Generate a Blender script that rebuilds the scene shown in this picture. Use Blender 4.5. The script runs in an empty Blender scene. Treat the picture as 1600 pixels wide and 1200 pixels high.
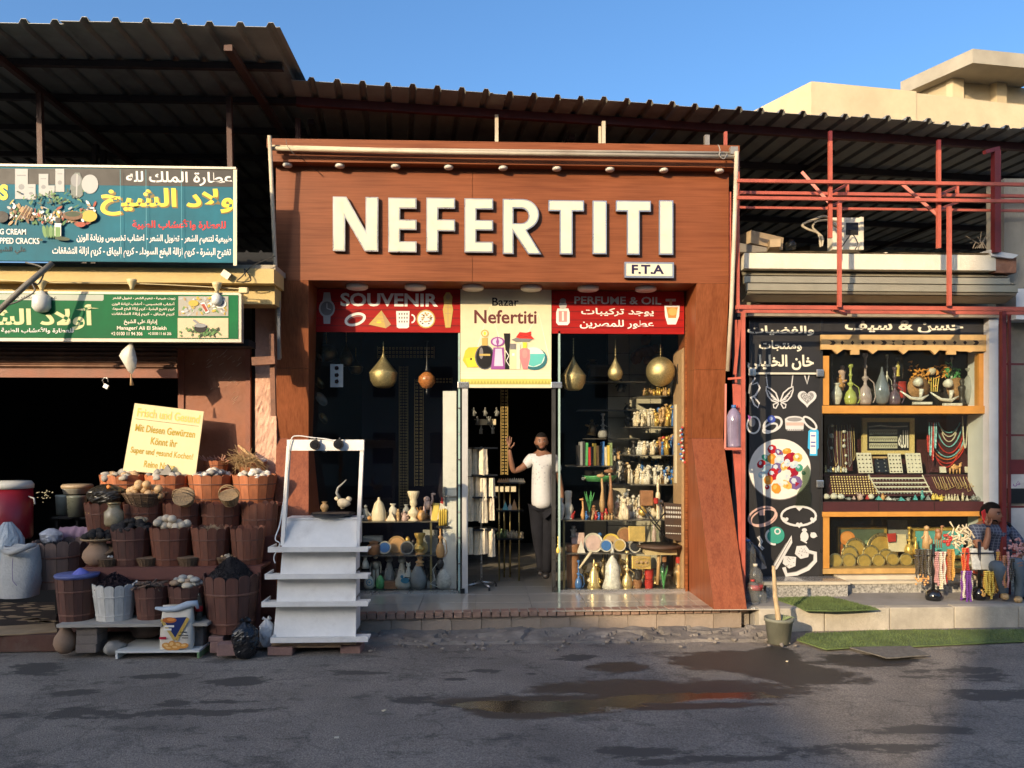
import bpy,bmesh,math,random
from mathutils import Vector,Matrix,geometry,noise as mnoise
random.seed(7)
R=math.radians
sc=bpy.context.scene
COL=sc.collection
CZ,YAW,FP,HOR=1.99,R(2.2),1200.0,690.0
cam=bpy.data.cameras.new('camera');cam.sensor_width=36;cam.lens=36*FP/1600
cam.shift_y=(HOR-600)/1600;cam.clip_end=2000;cam.clip_start=.05
camo=bpy.data.objects.new('camera',cam);COL.objects.link(camo)
camo.location=(0,-9,CZ);camo.rotation_euler=(R(90),0,-YAW);sc.camera=camo
SUN=Vector((.75,1,-.40)).normalized()
w=bpy.data.worlds.new('World');sc.world=w;w.use_nodes=True
nt=w.node_tree;bg=nt.nodes['Background']
sky=nt.nodes.new('ShaderNodeTexSky');sky.sky_type='NISHITA';sky.sun_disc=False
sky.sun_elevation=math.asin(-SUN.z);sky.sun_rotation=math.atan2(-SUN.x,-SUN.y)
sky.air_density=1.0;sky.dust_density=4.2;sky.ozone_density=4.0
hs_=nt.nodes.new('ShaderNodeHueSaturation');hs_.inputs['Saturation'].default_value=1.12
nt.links.new(sky.outputs[0],hs_.inputs['Color']);nt.links.new(hs_.outputs[0],bg.inputs[0]);bg.inputs[1].default_value=.15
ld=bpy.data.lights.new('sun','SUN');ld.energy=2.8;ld.angle=R(.55);ld.color=(1,.79,.52)
lo=bpy.data.objects.new('sun',ld);COL.objects.link(lo);lo.rotation_euler=SUN.to_track_quat('-Z','Y').to_euler()
lo.location=(-20,-30,15)
sc.view_settings.view_transform='Standard';sc.view_settings.look='None'
sc.view_settings.exposure=1.0;sc.view_settings.gamma=1;sc.view_settings.use_curve_mapping=False
sc.cycles.max_bounces=8;sc.cycles.transparent_max_bounces=16;sc.cycles.caustics_reflective=False;sc.cycles.caustics_refractive=False
FW=Vector((math.sin(YAW),math.cos(YAW),0));RT=Vector((math.cos(YAW),-math.sin(YAW),0));UP=Vector((0,0,1))
def ray(px,py):return FW+RT*((px-800)/FP)+UP*((HOR-py)/FP)
def A(px,py,Y=0.):
 r=ray(px,py);return Vector((0,-9,CZ))+r*((Y+9)/r.y)
def G(px,py,Z=0.):
 r=ray(px,py);return Vector((0,-9,CZ))+r*((Z-CZ)/r.z)
def S(n,Y=0.):return n*(Y+9)/FP
MATS={}
def hexc(c):
 if isinstance(c,str):
  v=[int(c[i:i+2],16)/255 for i in(0,2,4)]
  return tuple(x/12.92 if x<=.04045 else((x+.055)/1.055)**2.4 for x in v)+(1,)
 return tuple(c)+(1,)
def M(name,col=(.5,.5,.5),rough=.6,var=.25,scale=6.,bump=.15,metal=0.,rnd=0.,stretch=(1,1,1),dirt=0.,dcol=(.12,.09,.07),emit=0.,fine=60.,spec=.5,coat=0.):
 if name in MATS:return MATS[name]
 m=bpy.data.materials.new(name);m.use_nodes=True;MATS[name]=m
 n,l=m.node_tree.nodes,m.node_tree.links;b=n['Principled BSDF']
 c=hexc(col)
 b.inputs['Roughness'].default_value=rough;b.inputs['Metallic'].default_value=metal
 b.inputs['Specular IOR Level'].default_value=spec;b.inputs['Coat Weight'].default_value=coat
 tc=n.new('ShaderNodeTexCoord');mp=n.new('ShaderNodeMapping');mp.inputs['Scale'].default_value=stretch
 l.new(tc.outputs['Object'],mp.inputs[0])
 nz=n.new('ShaderNodeTexNoise');nz.inputs['Scale'].default_value=scale;nz.inputs['Detail'].default_value=6;nz.inputs['Roughness'].default_value=.62
 l.new(mp.outputs[0],nz.inputs['Vector'])
 cr=n.new('ShaderNodeValToRGB');e=cr.color_ramp.elements
 e[0].position=.3;e[1].position=.72
 e[0].color=tuple(x*(1-var)for x in c[:3])+(1,);e[1].color=tuple(min(1,x*(1+var))for x in c[:3])+(1,)
 l.new(nz.outputs[0],cr.inputs[0]);out=cr.outputs[0]
 if dirt:
  n2=n.new('ShaderNodeTexNoise');n2.inputs['Scale'].default_value=scale*.37;n2.inputs['Detail'].default_value=9;n2.inputs['Roughness'].default_value=.7
  l.new(mp.outputs[0],n2.inputs['Vector'])
  mr=n.new('ShaderNodeMapRange');mr.inputs[1].default_value=.5;mr.inputs[2].default_value=.72;mr.inputs[4].default_value=dirt
  l.new(n2.outputs[0],mr.inputs[0])
  mx=n.new('ShaderNodeMixRGB');mx.inputs[2].default_value=hexc(dcol);l.new(mr.outputs[0],mx.inputs[0]);l.new(out,mx.inputs[1]);out=mx.outputs[0]
 if rnd:
  oi=n.new('ShaderNodeObjectInfo');hs=n.new('ShaderNodeHueSaturation')
  mr=n.new('ShaderNodeMapRange');mr.inputs[3].default_value=1-rnd;mr.inputs[4].default_value=1+rnd
  l.new(oi.outputs['Random'],mr.inputs[0]);l.new(mr.outputs[0],hs.inputs['Value']);l.new(out,hs.inputs['Color']);out=hs.outputs[0]
 l.new(out,b.inputs['Base Color'])
 if bump:
  nb=n.new('ShaderNodeTexNoise');nb.inputs['Scale'].default_value=fine;nb.inputs['Detail'].default_value=5;l.new(mp.outputs[0],nb.inputs['Vector'])
  bp=n.new('ShaderNodeBump');bp.inputs['Strength'].default_value=bump;bp.inputs['Distance'].default_value=.01
  l.new(nb.outputs[0],bp.inputs['Height']);l.new(bp.outputs[0],b.inputs['Normal'])
 if rough>.2:
  mr=n.new('ShaderNodeMapRange');mr.inputs[3].default_value=max(.03,rough-.12);mr.inputs[4].default_value=min(1,rough+.12)
  l.new(nz.outputs[0],mr.inputs[0]);l.new(mr.outputs[0],b.inputs['Roughness'])
 if emit:
  b.inputs['Emission Color'].default_value=c;b.inputs['Emission Strength'].default_value=emit
 return m
def P(name,col,rough=.5,**k):
 k.setdefault('var',.06);k.setdefault('bump',.03);k.setdefault('spec',.25);return M(name,col,rough,**k)
def glassmat(name,col=(1,1,1),rough=.0,alpha=.1,spec=.5):
 if name in MATS:return MATS[name]
 m=bpy.data.materials.new(name);m.use_nodes=True;MATS[name]=m
 n,l=m.node_tree.nodes,m.node_tree.links;n.remove(n['Principled BSDF'])
 t=n.new('ShaderNodeBsdfTransparent');t.inputs[0].default_value=hexc(col)
 g=n.new('ShaderNodeBsdfGlossy');g.inputs['Roughness'].default_value=rough
 f=n.new('ShaderNodeFresnel');f.inputs[0].default_value=1.5
 tc=n.new('ShaderNodeTexCoord');nz=n.new('ShaderNodeTexNoise');nz.inputs['Scale'].default_value=3;l.new(tc.outputs['Object'],nz.inputs[0])
 d=n.new('ShaderNodeBsdfDiffuse');d.inputs[0].default_value=(.6,.58,.5,1)
 mr=n.new('ShaderNodeMapRange');mr.inputs[1].default_value=.4;mr.inputs[2].default_value=.8;mr.inputs[4].default_value=alpha;l.new(nz.outputs[0],mr.inputs[0])
 a=n.new('ShaderNodeMixShader');a.inputs[0].default_value=alpha*.2;l.new(t.outputs[0],a.inputs[1]);l.new(d.outputs[0],a.inputs[2])
 b=n.new('ShaderNodeMixShader');ge=n.new('ShaderNodeNewGeometry');mk=n.new('ShaderNodeMath');mk.operation='SUBTRACT';mk.inputs[0].default_value=1;l.new(ge.outputs['Backfacing'],mk.inputs[1]);mf=n.new('ShaderNodeMath');mf.operation='MULTIPLY';l.new(mk.outputs[0],mf.inputs[0]);l.new(f.outputs[0],mf.inputs[1]);l.new(mf.outputs[0],b.inputs[0]);l.new(a.outputs[0],b.inputs[1]);l.new(g.outputs[0],b.inputs[2])
 l.new(b.outputs[0],n['Material Output'].inputs[0]);return m
def laminate(name,axis,base='7f4729',lite='8c5132',dark='713d23'):
 """wood-print laminate: long grain along axis (0 = x, 2 = z) with cathedral figure"""
 m=bpy.data.materials.new(name);m.use_nodes=True;MATS[name]=m
 n,l=m.node_tree.nodes,m.node_tree.links;b=n['Principled BSDF']
 tc=n.new('ShaderNodeTexCoord');mp=n.new('ShaderNodeMapping')
 s=[10.,10.,10.];s[axis]=.55;mp.inputs['Scale'].default_value=s;l.new(tc.outputs['Object'],mp.inputs[0])
 n1=n.new('ShaderNodeTexNoise');n1.inputs['Scale'].default_value=1.6;n1.inputs['Detail'].default_value=3;n1.inputs['Distortion'].default_value=.35;l.new(mp.outputs[0],n1.inputs[0])
 mu=n.new('ShaderNodeMath');mu.operation='MULTIPLY';mu.inputs[1].default_value=14;l.new(n1.outputs[0],mu.inputs[0])
 si=n.new('ShaderNodeMath');si.operation='SINE';l.new(mu.outputs[0],si.inputs[0])
 mp2=n.new('ShaderNodeMapping');s2=[60.,60.,60.];s2[axis]=1.2;mp2.inputs['Scale'].default_value=s2;l.new(tc.outputs['Object'],mp2.inputs[0])
 n2=n.new('ShaderNodeTexNoise');n2.inputs['Scale'].default_value=1.5;n2.inputs['Detail'].default_value=4;l.new(mp2.outputs[0],n2.inputs[0])
 ad=n.new('ShaderNodeMath');ad.operation='MULTIPLY_ADD';ad.inputs[1].default_value=.12;l.new(si.outputs[0],ad.inputs[0]);l.new(n2.outputs[0],ad.inputs[2])
 cr=n.new('ShaderNodeValToRGB');e=cr.color_ramp.elements;e[0].position=.25;e[0].color=hexc(dark);e[1].position=.78;e[1].color=hexc(lite)
 x=e.new(.5);x.color=hexc(base);l.new(ad.outputs[0],cr.inputs[0])
 n3=n.new('ShaderNodeTexNoise');n3.inputs['Scale'].default_value=1.1;n3.inputs['Detail'].default_value=6;l.new(tc.outputs['Object'],n3.inputs[0]);m3=n.new('ShaderNodeMapRange');m3.inputs[1].default_value=.3;m3.inputs[2].default_value=.7;m3.inputs[3].default_value=.82;m3.inputs[4].default_value=1.14;l.new(n3.outputs[0],m3.inputs[0])
 v3=n.new('ShaderNodeVectorMath');v3.operation='SCALE';l.new(cr.outputs[0],v3.inputs[0]);l.new(m3.outputs[0],v3.inputs['Scale']);l.new(v3.outputs[0],b.inputs['Base Color'])
 b.inputs['Roughness'].default_value=.42;b.inputs['Specular IOR Level'].default_value=.22
 return m
WL={}
class MB:
 def __init__(s):s.v=[];s.f=[];s.m=[];s.mi=0;s.sm=[]
 def q(s,vs,fs,smooth=False):
  b=len(s.v);s.v+=[Vector(p)for p in vs]
  for f in fs:s.f.append([i+b for i in f]);s.m.append(s.mi);s.sm.append(smooth)
  return s
 def box(s,x0,y0,z0,x1,y1,z1):
  return s.hexa([(x0,y0,z0),(x1,y0,z0),(x1,y1,z0),(x0,y1,z0),(x0,y0,z1),(x1,y0,z1),(x1,y1,z1),(x0,y1,z1)])
 def hexa(s,v):return s.q(v,[(0,3,2,1),(4,5,6,7),(0,1,5,4),(1,2,6,5),(2,3,7,6),(3,0,4,7)])
 def rbox(s,c,size,rz=0,rx=0,ry=0,bev=0):
  m=Matrix.Translation(c)@Matrix.Rotation(rz,4,'Z')@Matrix.Rotation(rx,4,'X')@Matrix.Rotation(ry,4,'Y')
  a,b,d=(k/2 for k in size)
  if bev:
   bm=bmesh.new();bmesh.ops.create_cube(bm,size=1,matrix=Matrix.Diagonal((size[0],size[1],size[2],1)))
   bmesh.ops.bevel(bm,geom=bm.edges[:],offset=bev,segments=2,affect='EDGES',profile=.6)
   bm.verts.index_update();s.q([m@v.co for v in bm.verts],[[v.index for v in f.verts]for f in bm.faces]);bm.free();return s
  return s.hexa([m@Vector(p)for p in[(-a,-b,-d),(a,-b,-d),(a,b,-d),(-a,b,-d),(-a,-b,d),(a,-b,d),(a,b,d),(-a,b,d)]])
 def tube(s,pts,r,n=8,caps=True,smooth=True):
  pts=[Vector(p)for p in pts];rs=r if isinstance(r,(list,tuple))else[r]*len(pts);vs=[];fs=[]
  d0=(pts[1]-pts[0]).normalized();u=d0.orthogonal().normalized()
  for i,p in enumerate(pts):
   d=((pts[min(i+1,len(pts)-1)]-pts[max(i-1,0)])).normalized()
   u=(u-d*u.dot(d)).normalized();w_=d.cross(u)
   for k in range(n):
    a=2*math.pi*k/n+(math.pi/4 if n==4 else 0);vs.append(p+(u*math.cos(a)+w_*math.sin(a))*rs[i])
  for i in range(len(pts)-1):
   for k in range(n):fs.append((i*n+k,i*n+(k+1)%n,(i+1)*n+(k+1)%n,(i+1)*n+k))
  s.q(vs,fs,smooth and n>5)
  if caps:b=len(s.v)-len(vs);s.f+=[list(range(b+n-1,b-1,-1)),list(range(b+len(vs)-n,b+len(vs)))];s.m+=[s.mi]*2;s.sm+=[False]*2
  return s
 def bar(s,a,b,wd,hg=None):
  a,b=Vector(a),Vector(b);d=(b-a).normalized();hg=hg or wd
  u=d.cross(UP);u=Vector((1,0,0))if u.length<.05 else u.normalized();v=u.cross(d).normalized()
  if abs(d.z)>.99:u=Vector((1,0,0));v=Vector((0,1,0))
  u=u*wd/2;v=v*hg/2
  return s.hexa([a-u-v,a+u-v,a+u+v,a-u+v,b-u-v,b+u-v,b+u+v,b-u+v])
 def lathe(s,prof,c=(0,0,0),n=16,smooth=True,sx=1,sy=1,tilt=None):
  c=Vector(c);vs=[];fs=[];k=len(prof)
  m=tilt or Matrix.Identity(3)
  for r_,z in prof:
   for i in range(n):
    a=2*math.pi*i/n;vs.append(c+m@Vector((r_*math.cos(a)*sx,r_*math.sin(a)*sy,z)))
  for j in range(k-1):
   for i in range(n):fs.append((j*n+i,j*n+(i+1)%n,(j+1)*n+(i+1)%n,(j+1)*n+i))
  s.q(vs,fs,smooth);b=len(s.v)-len(vs)
  if prof[0][0]>.0005:s.f.append(list(range(b+n-1,b-1,-1)));s.m.append(s.mi);s.sm.append(False)
  if prof[-1][0]>.0005:s.f.append(list(range(b+(k-1)*n,b+k*n)));s.m.append(s.mi);s.sm.append(False)
  return s
 def blob(s,c,r,seed=0,j=.18,sub=1,sc_=(1,1,1),smooth=True,fr=1.4):
  bm=bmesh.new();bmesh.ops.create_icosphere(bm,subdivisions=sub+1,radius=1);bm.verts.index_update()
  o=Vector((seed*7.31,seed*3.17,seed*1.7));c=Vector(c)
  vs=[c+Vector((v.co.x*sc_[0],v.co.y*sc_[1],v.co.z*sc_[2]))*r*(1+j*mnoise.noise(v.co*fr+o))for v in bm.verts]
  s.q(vs,[[v.index for v in f.verts]for f in bm.faces],smooth);bm.free();return s
 def poly(s,pts,thick=None):
  pts=[Vector(p)for p in pts]
  tr=geometry.tessellate_polygon([pts]);n=len(pts)
  nn=sum(((pts[b]-pts[a]).cross(pts[c]-pts[a])for a,b,c in tr),Vector())
  if nn.dot(pts[0]-Vector((0,-9,CZ)))>0:tr=[(a,c,b)for a,b,c in tr]
  s.q(pts,tr)
  if thick:
   b=len(s.v)-n;bk=[p+Vector(thick)for p in pts];s.q(bk,[(a,c,d)for a,d,c in tr])
   s.f+=[(b+i,b+(i+1)%n,b+n+(i+1)%n,b+n+i)for i in range(n)];s.m+=[s.mi]*n;s.sm+=[False]*n
  return s
 def obj(s,name,mats,parent=None,label=None,cat=None,group=None,kind=None,loc=None,data_only=False):
  me=bpy.data.meshes.new(name)
  if parent is not None:L=WL[parent.name]
  elif loc is not None:L=Vector(loc)
  else:
   xs=[v.x for v in s.v];ys=[v.y for v in s.v];L=Vector(((min(xs)+max(xs))/2,(min(ys)+max(ys))/2,min(v.z for v in s.v)))
  me.from_pydata([tuple(v-L)for v in s.v],[],s.f)
  for m in(mats if isinstance(mats,(list,tuple))else[mats]):me.materials.append(m)
  me.polygons.foreach_set('material_index',s.m);me.polygons.foreach_set('use_smooth',s.sm);me.update()
  o=bpy.data.objects.new(name,me);COL.objects.link(o)
  if parent is not None:o.parent=parent
  else:o.location=L
  WL[o.name]=L;tag(o,label,cat,group,kind);return o
def tag(o,label=None,cat=None,group=None,kind=None):
 for k,v in(('label',label),('category',cat),('group',group),('kind',kind)):
  if v:o[k]=v
 return o
def thing(name,label,cat,loc=(0,0,0),group=None):
 o=bpy.data.objects.new(name,None);COL.objects.link(o);o.location=loc;o.empty_display_size=.1;WL[o.name]=Vector(loc)
 return tag(o,label,cat,group)
def dup(o,loc=None,rz=0,label=None,group=None,scale=None,parent=None):
 c=o.copy();COL.objects.link(c);c.parent=parent
 if loc is not None:c.location=loc
 if rz and parent is None:c.rotation_euler=(0,0,rz)
 if scale:c.scale=(scale,)*3 if not isinstance(scale,tuple)else scale
 if label:c['label']=label
 if group:c['group']=group
 for ch in list(o.children):dup(ch,parent=c)
 WL[c.name]=Vector(c.location);return c
def kids(mb,name,mat,parent,n):pass
def structure(o):o['kind']='structure';return o
AR={'ا':0xFE8D,'أ':0xFE83,'إ':0xFE87,'آ':0xFE81,'ة':0xFE93,'د':0xFEA9,'ذ':0xFEAB,'ر':0xFEAD,'ز':0xFEAF,'و':0xFEED,'ى':0xFEEF}
AR4={'ئ':0xFE89,'ب':0xFE8F,'ت':0xFE95,'ث':0xFE99,'ج':0xFE9D,'ح':0xFEA1,'خ':0xFEA5,'س':0xFEB1,'ش':0xFEB5,'ص':0xFEB9,'ض':0xFEBD,'ط':0xFEC1,'ظ':0xFEC5,'ع':0xFEC9,'غ':0xFECD,'ف':0xFED1,'ق':0xFED5,'ك':0xFED9,'ل':0xFEDD,'م':0xFEE1,'ن':0xFEE5,'ه':0xFEE9,'ي':0xFEF1}
LA={'ا':0xFEFB,'أ':0xFEF7}
def shape(s):
 if not any(ord(c)>0x5ff for c in s):return s
 out=[];i=0
 while i<len(s):
  c=s[i];prev=s[i-1]if i else ' '
  if prev=='ل' and False:pass
  j=prev in AR4
  if c=='ل' and i+1<len(s)and s[i+1]in LA:out.append(chr(LA[s[i+1]]+(1 if j else 0)));i+=2;continue
  n=s[i+1]if i+1<len(s)else ' '
  if c in AR:out.append(chr(AR[c]+(1 if j else 0)))
  elif c in AR4:
   k=n in AR or n in AR4;out.append(chr(AR4[c]+(3 if j and k else 2 if k else 1 if j else 0)))
  else:out.append(c)
  i+=1
 return ''.join(reversed(out))
TXC={}
def textpts(s,bold=0.):
 """verts, faces of a filled text in its own unit plane, islands a hair apart in z so overlaps never share a plane"""
 if(s,bold)in TXC:return TXC[(s,bold)]
 cu=bpy.data.curves.new('text','FONT');cu.body=shape(s);cu.offset=bold;cu.resolution_u=3
 o=bpy.data.objects.new('text',cu);COL.objects.link(o)
 dg=bpy.context.evaluated_depsgraph_get();me=bpy.data.meshes.new_from_object(o.evaluated_get(dg))
 v=[x.co.copy()for x in me.vertices];f=[list(p.vertices)for p in me.polygons]
 par=list(range(len(v)))
 def fd(a):
  while par[a]!=a:par[a]=par[par[a]];a=par[a]
  return a
 for p in f:
  for a in p[1:]:par[fd(a)]=fd(p[0])
 ids={}
 for i in range(len(v)):v[i].z=(ids.setdefault(fd(i),len(ids))%5)*1.
 bpy.data.objects.remove(o);bpy.data.curves.remove(cu);bpy.data.meshes.remove(me)
 TXC[(s,bold)]=(v,f);return v,f
def text(mb,s,x0,y0,x1,y1,Y=0.,bold=.012,lift=.001,corners=None):
 """fill the pixel box x0..y1 on plane Y (or the 3D quad corners: top-left, top-right, bottom-left) with the words"""
 v,f=textpts(s,bold)
 ax,bx=min(p.x for p in v),max(p.x for p in v);ay,by=min(p.y for p in v),max(p.y for p in v)
 TL,TR,BL=corners or(A(x0,y0,Y),A(x1,y0+(y1-y0)*0,Y),A(x0,y1,Y))
 if not corners:TR=Vector((TR.x,TR.y,TL.z));BL=Vector((TL.x,BL.y,BL.z))
 nrm=(TR-TL).cross(BL-TL).normalized()
 if nrm.dot(TL-Vector((0,-9,CZ)))>0:nrm=-nrm
 vs=[TL+(TR-TL)*((p.x-ax)/(bx-ax))+(BL-TL)*((by-p.y)/(by-ay))+nrm*(lift+p.z*.00007)for p in v]
 mb.q(vs,f);return mb
DL=.00008
class Print:
 """flat print on plane Y: coloured shapes a hair proud of each other, one mesh per colour"""
 def __init__(s,Y,corners=None):s.Y=Y;s.k=1;s.d={}
 def mb(s,mat):return s.d.setdefault(mat.name,(MB(),mat))[0]
 def P(s,px,py):p=A(px,py,s.Y);p.y-=.0008+DL*s.k;return p
 def poly(s,pts,mat):s.k+=1;s.mb(mat).poly([s.P(*p)for p in pts]);return s
 def rect(s,x0,y0,x1,y1,mat):return s.poly([(x0,y0),(x1,y0),(x1,y1),(x0,y1)],mat)
 def ell(s,x,y,rx,ry,mat,n=20,rot=0):
  c,q=math.cos(rot),math.sin(rot)
  return s.poly([(x+rx*math.cos(t)*c-ry*math.sin(t)*q,y+rx*math.cos(t)*q+ry*math.sin(t)*c)for t in[2*math.pi*i/n for i in range(n)]],mat)
 def line(s,pts,wd,mat,closed=False):
  s.k+=1;pts=[Vector(p)for p in pts]
  if closed:pts=pts+[pts[0]]
  L=[];Rr=[]
  for i,p in enumerate(pts):
   a=pts[i-1]if i else(pts[-2]if closed else p);b=pts[i+1]if i+1<len(pts)else(pts[1]if closed else p)
   d=(b-a);d=d.normalized()if d.length else Vector((1,0));nn=Vector((-d.y,d.x))*wd/2
   L.append(p+nn);Rr.append(p-nn)
  m=s.mb(mat)
  for i in range(len(pts)-1):m.q([s.P(*L[i]),s.P(*L[i+1]),s.P(*Rr[i+1]),s.P(*Rr[i])],[(0,1,2,3)])
  return s
 def ring(s,x,y,rx,ry,wd,mat,rot=0,n=24,a0=0,a1=360):
  c,q=math.cos(rot),math.sin(rot);full=a1-a0>=360
  pts=[(x+rx*math.cos(t)*c-ry*math.sin(t)*q,y+rx*math.cos(t)*q+ry*math.sin(t)*c)for t in[R(a0+(a1-a0)*i/n)for i in range(n if full else n+1)]]
  return s.line(pts,wd,mat,full)
 def text(s,t,x0,y0,x1,y1,mat,bold=.012):
  s.k+=1;text(s.mb(mat),t,x0,y0,x1,y1,s.Y,bold,lift=.0008+DL*s.k);s.k+=4;return s
 def done(s,parent,name='print'):
  for mbb,mat in s.d.values():mbb.obj(name,mat,parent,kind='stuff')
#materials of the setting
def asphalt():
 m=M('asphalt',(.205,.176,.148),.85,.3,1.3,.5,fine=110)
 n,l=m.node_tree.nodes,m.node_tree.links;b=n['Principled BSDF']
 col=b.inputs['Base Color'].links[0].from_socket
 geo=n.new('ShaderNodeNewGeometry');sep=n.new('ShaderNodeSeparateXYZ');l.new(geo.outputs['Position'],sep.inputs[0])
 def math_(op,a,b_=None,c=None):
  x=n.new('ShaderNodeMath');x.operation=op
  for i,v in enumerate((a,b_,c)):
   if v is None:continue
   if isinstance(v,(int,float)):x.inputs[i].default_value=v
   else:l.new(v,x.inputs[i])
  return x.outputs[0]
 def nz(scale,det=5,st=(1,1,1),rg=.6):
  mp=n.new('ShaderNodeMapping');mp.inputs['Scale'].default_value=st;l.new(geo.outputs['Position'],mp.inputs[0])
  t=n.new('ShaderNodeTexNoise');t.inputs['Scale'].default_value=scale;t.inputs['Detail'].default_value=det;t.inputs['Roughness'].default_value=rg;l.new(mp.outputs[0],t.inputs[0]);return t.outputs[0]
 edge=nz(1.9,12,(.75,1.5,1),.74)
 def blobs(lst):
  out=None
  for(px,py,rx,ry)in lst:
   c=G(px,py);wx=abs(G(px+rx,py).x-c.x);wy=abs(G(px,py-ry).y-G(px,py+ry).y)/2
   dx=math_('MULTIPLY',math_('SUBTRACT',sep.outputs[0],c.x),1/wx);dy=math_('MULTIPLY',math_('SUBTRACT',sep.outputs[1],c.y),1/wy)
   d=math_('SUBTRACT',1,math_('SQRT',math_('ADD',math_('MULTIPLY',dx,dx),math_('MULTIPLY',dy,dy))))
   out=d if out is None else math_('MAXIMUM',out,d)
  return out
 def mask(lst,amp,lo,hi):
  v=math_('ADD',blobs(lst),math_('MULTIPLY',math_('SUBTRACT',edge,.5),amp))
  mr=n.new('ShaderNodeMapRange');mr.inputs[1].default_value=lo;mr.inputs[2].default_value=hi;l.new(v,mr.inputs[0]);return mr.outputs[0]
 def mix(f,a,c):
  x=n.new('ShaderNodeMixRGB');l.new(f,x.inputs[0]);l.new(a,x.inputs[1])if not isinstance(a,tuple)else None
  if isinstance(c,tuple):x.inputs[2].default_value=c
  else:l.new(c,x.inputs[2])
  return x.outputs[0]
 dz=nz(.9,9,(.7,1.4,1),.7);mr=n.new('ShaderNodeMapRange');mr.inputs[1].default_value=.42;mr.inputs[2].default_value=.7;mr.inputs[4].default_value=.62;l.new(dz,mr.inputs[0])
 col=mix(mr.outputs[0],col,(.31,.265,.215,1))
 sp=nz(3.2,7,(.6,1.1,1),.72);mr=n.new('ShaderNodeMapRange');mr.inputs[1].default_value=.56;mr.inputs[2].default_value=.63;mr.inputs[4].default_value=.7;l.new(sp,mr.inputs[0])
 col=mix(mr.outputs[0],col,(.078,.068,.058,1))
 def vor():
  mp=n.new('ShaderNodeMapping');l.new(geo.outputs['Position'],mp.inputs[0]);w_=n.new('ShaderNodeTexNoise');w_.inputs['Scale'].default_value=2.5;w_.inputs['Detail'].default_value=5;l.new(mp.outputs[0],w_.inputs[0])
  ad=n.new('ShaderNodeVectorMath');ad.operation='MULTIPLY_ADD';l.new(w_.outputs[1],ad.inputs[0]);ad.inputs[1].default_value=(.9,.9,0);l.new(mp.outputs[0],ad.inputs[2])
  v=n.new('ShaderNodeTexVoronoi');v.feature='DISTANCE_TO_EDGE';v.inputs['Scale'].default_value=.75;l.new(ad.outputs[0],v.inputs[0]);mr=n.new('ShaderNodeMapRange');mr.inputs[1].default_value=.004;mr.inputs[2].default_value=.016;mr.inputs[3].default_value=1;mr.inputs[4].default_value=0;l.new(v.outputs['Distance'],mr.inputs[0]);return mr.outputs[0]
 ck_=math_('MULTIPLY',vor(),math_('MULTIPLY',dz,.55));col=mix(ck_,col,(.03,.03,.03,1))
 sn=nz(70,3,(1,1,1),.8);sm_=n.new('ShaderNodeMapRange');sm_.inputs[1].default_value=.35;sm_.inputs[2].default_value=.7;sm_.inputs[3].default_value=.55;sm_.inputs[4].default_value=1.55;l.new(sn,sm_.inputs[0])
 vm=n.new('ShaderNodeVectorMath');vm.operation='SCALE';l.new(col,vm.inputs[0]);l.new(sm_.outputs[0],vm.inputs['Scale']);col=vm.outputs[0]
 dark=mask([(300,1110,240,9),(120,1112,190,16),(330,1095,190,10),(360,1062,80,14),(560,1050,60,8),(900,1027,60,9),(650,1095,60,14),(1500,1050,130,16),(1560,1080,120,22),(1350,1165,200,13),(1150,1180,210,15),(1450,1140,160,10),(60,1040,80,14),(250,1055,60,7),(120,1078,60,9),(760,1045,35,5),(830,1050,30,5),(720,1060,40,5),(1020,1170,130,14),(700,1099,90,11)],4.2,.42,.62)
 col=mix(dark,col,(.078,.068,.058,1))
 wet=mask([(1040,1075,260,22),(1200,1040,90,34),(1150,1030,130,22),(1250,1052,120,22),(1060,1085,190,9),(880,1092,260,13),(840,1108,150,15),(1080,1100,160,7),(1210,1020,50,22),(960,1040,70,10),(1350,1030,120,14)],2.2,.12,.3)
 col=mix(wet,col,(.03,.026,.022,1))
 pud=mask([(870,1100,190,15),(1060,1088,190,10),(790,1098,120,9),(760,1096,60,6),(1000,1090,180,5),(1130,1083,90,4)],1.8,.3,.4)
 l.new(col,b.inputs['Base Color'])
 r0=b.inputs['Roughness'].links[0].from_socket
 r1=math_('ADD',math_('MULTIPLY',r0,math_('SUBTRACT',1,math_('MULTIPLY',wet,.45))),0)
 r2=math_('ADD',math_('MULTIPLY',r1,math_('SUBTRACT',1,pud)),math_('MULTIPLY',pud,.05));l.new(r2,b.inputs['Roughness'])
 l.new(math_('ADD',.5,math_('MULTIPLY',wet,.5)),b.inputs['Specular IOR Level'])
 bp=b.inputs['Normal'].links[0].from_node
 l.new(math_('MULTIPLY',.9,math_('SUBTRACT',1,math_('MULTIPLY',pud,.86))),bp.inputs['Strength'])
 bp.inputs['Distance'].default_value=.012
 return m
def mottled(name,a,b_,dcol,scale=2.,rough=.85,bump=.5,fine=40.,dirt=.6):return M(name,a,rough,b_,scale,bump,dirt=dirt,dcol=dcol,fine=fine)
LAMX=laminate('wood_laminate_across',0);LAMZ=laminate('wood_laminate_upright',2);LAMP=laminate('pinkish_laminate_upright',2,'85492f','925538','753f28')
LAMD=laminate('brown_laminate',0,'7b4426','965a34','5c3018')
concrete=mottled('pale_concrete',(.36,.32,.26),.2,(.2,.17,.14),3)
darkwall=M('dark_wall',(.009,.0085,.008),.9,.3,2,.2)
blackwall=M('black_wall',(.006,.006,.007),.9,.3,2,.1)  # near black: the darkness of the deep spice shop is put into the colour
whitep=M('white_paint',(.72,.70,.66),.5,.06,4,.1,dirt=.25,dcol=(.4,.37,.33))
redp=M('red_oxide_paint',(.45,.10,.06),.5,.18,5,.2,dirt=.35,dcol=(.2,.05,.035))
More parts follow.
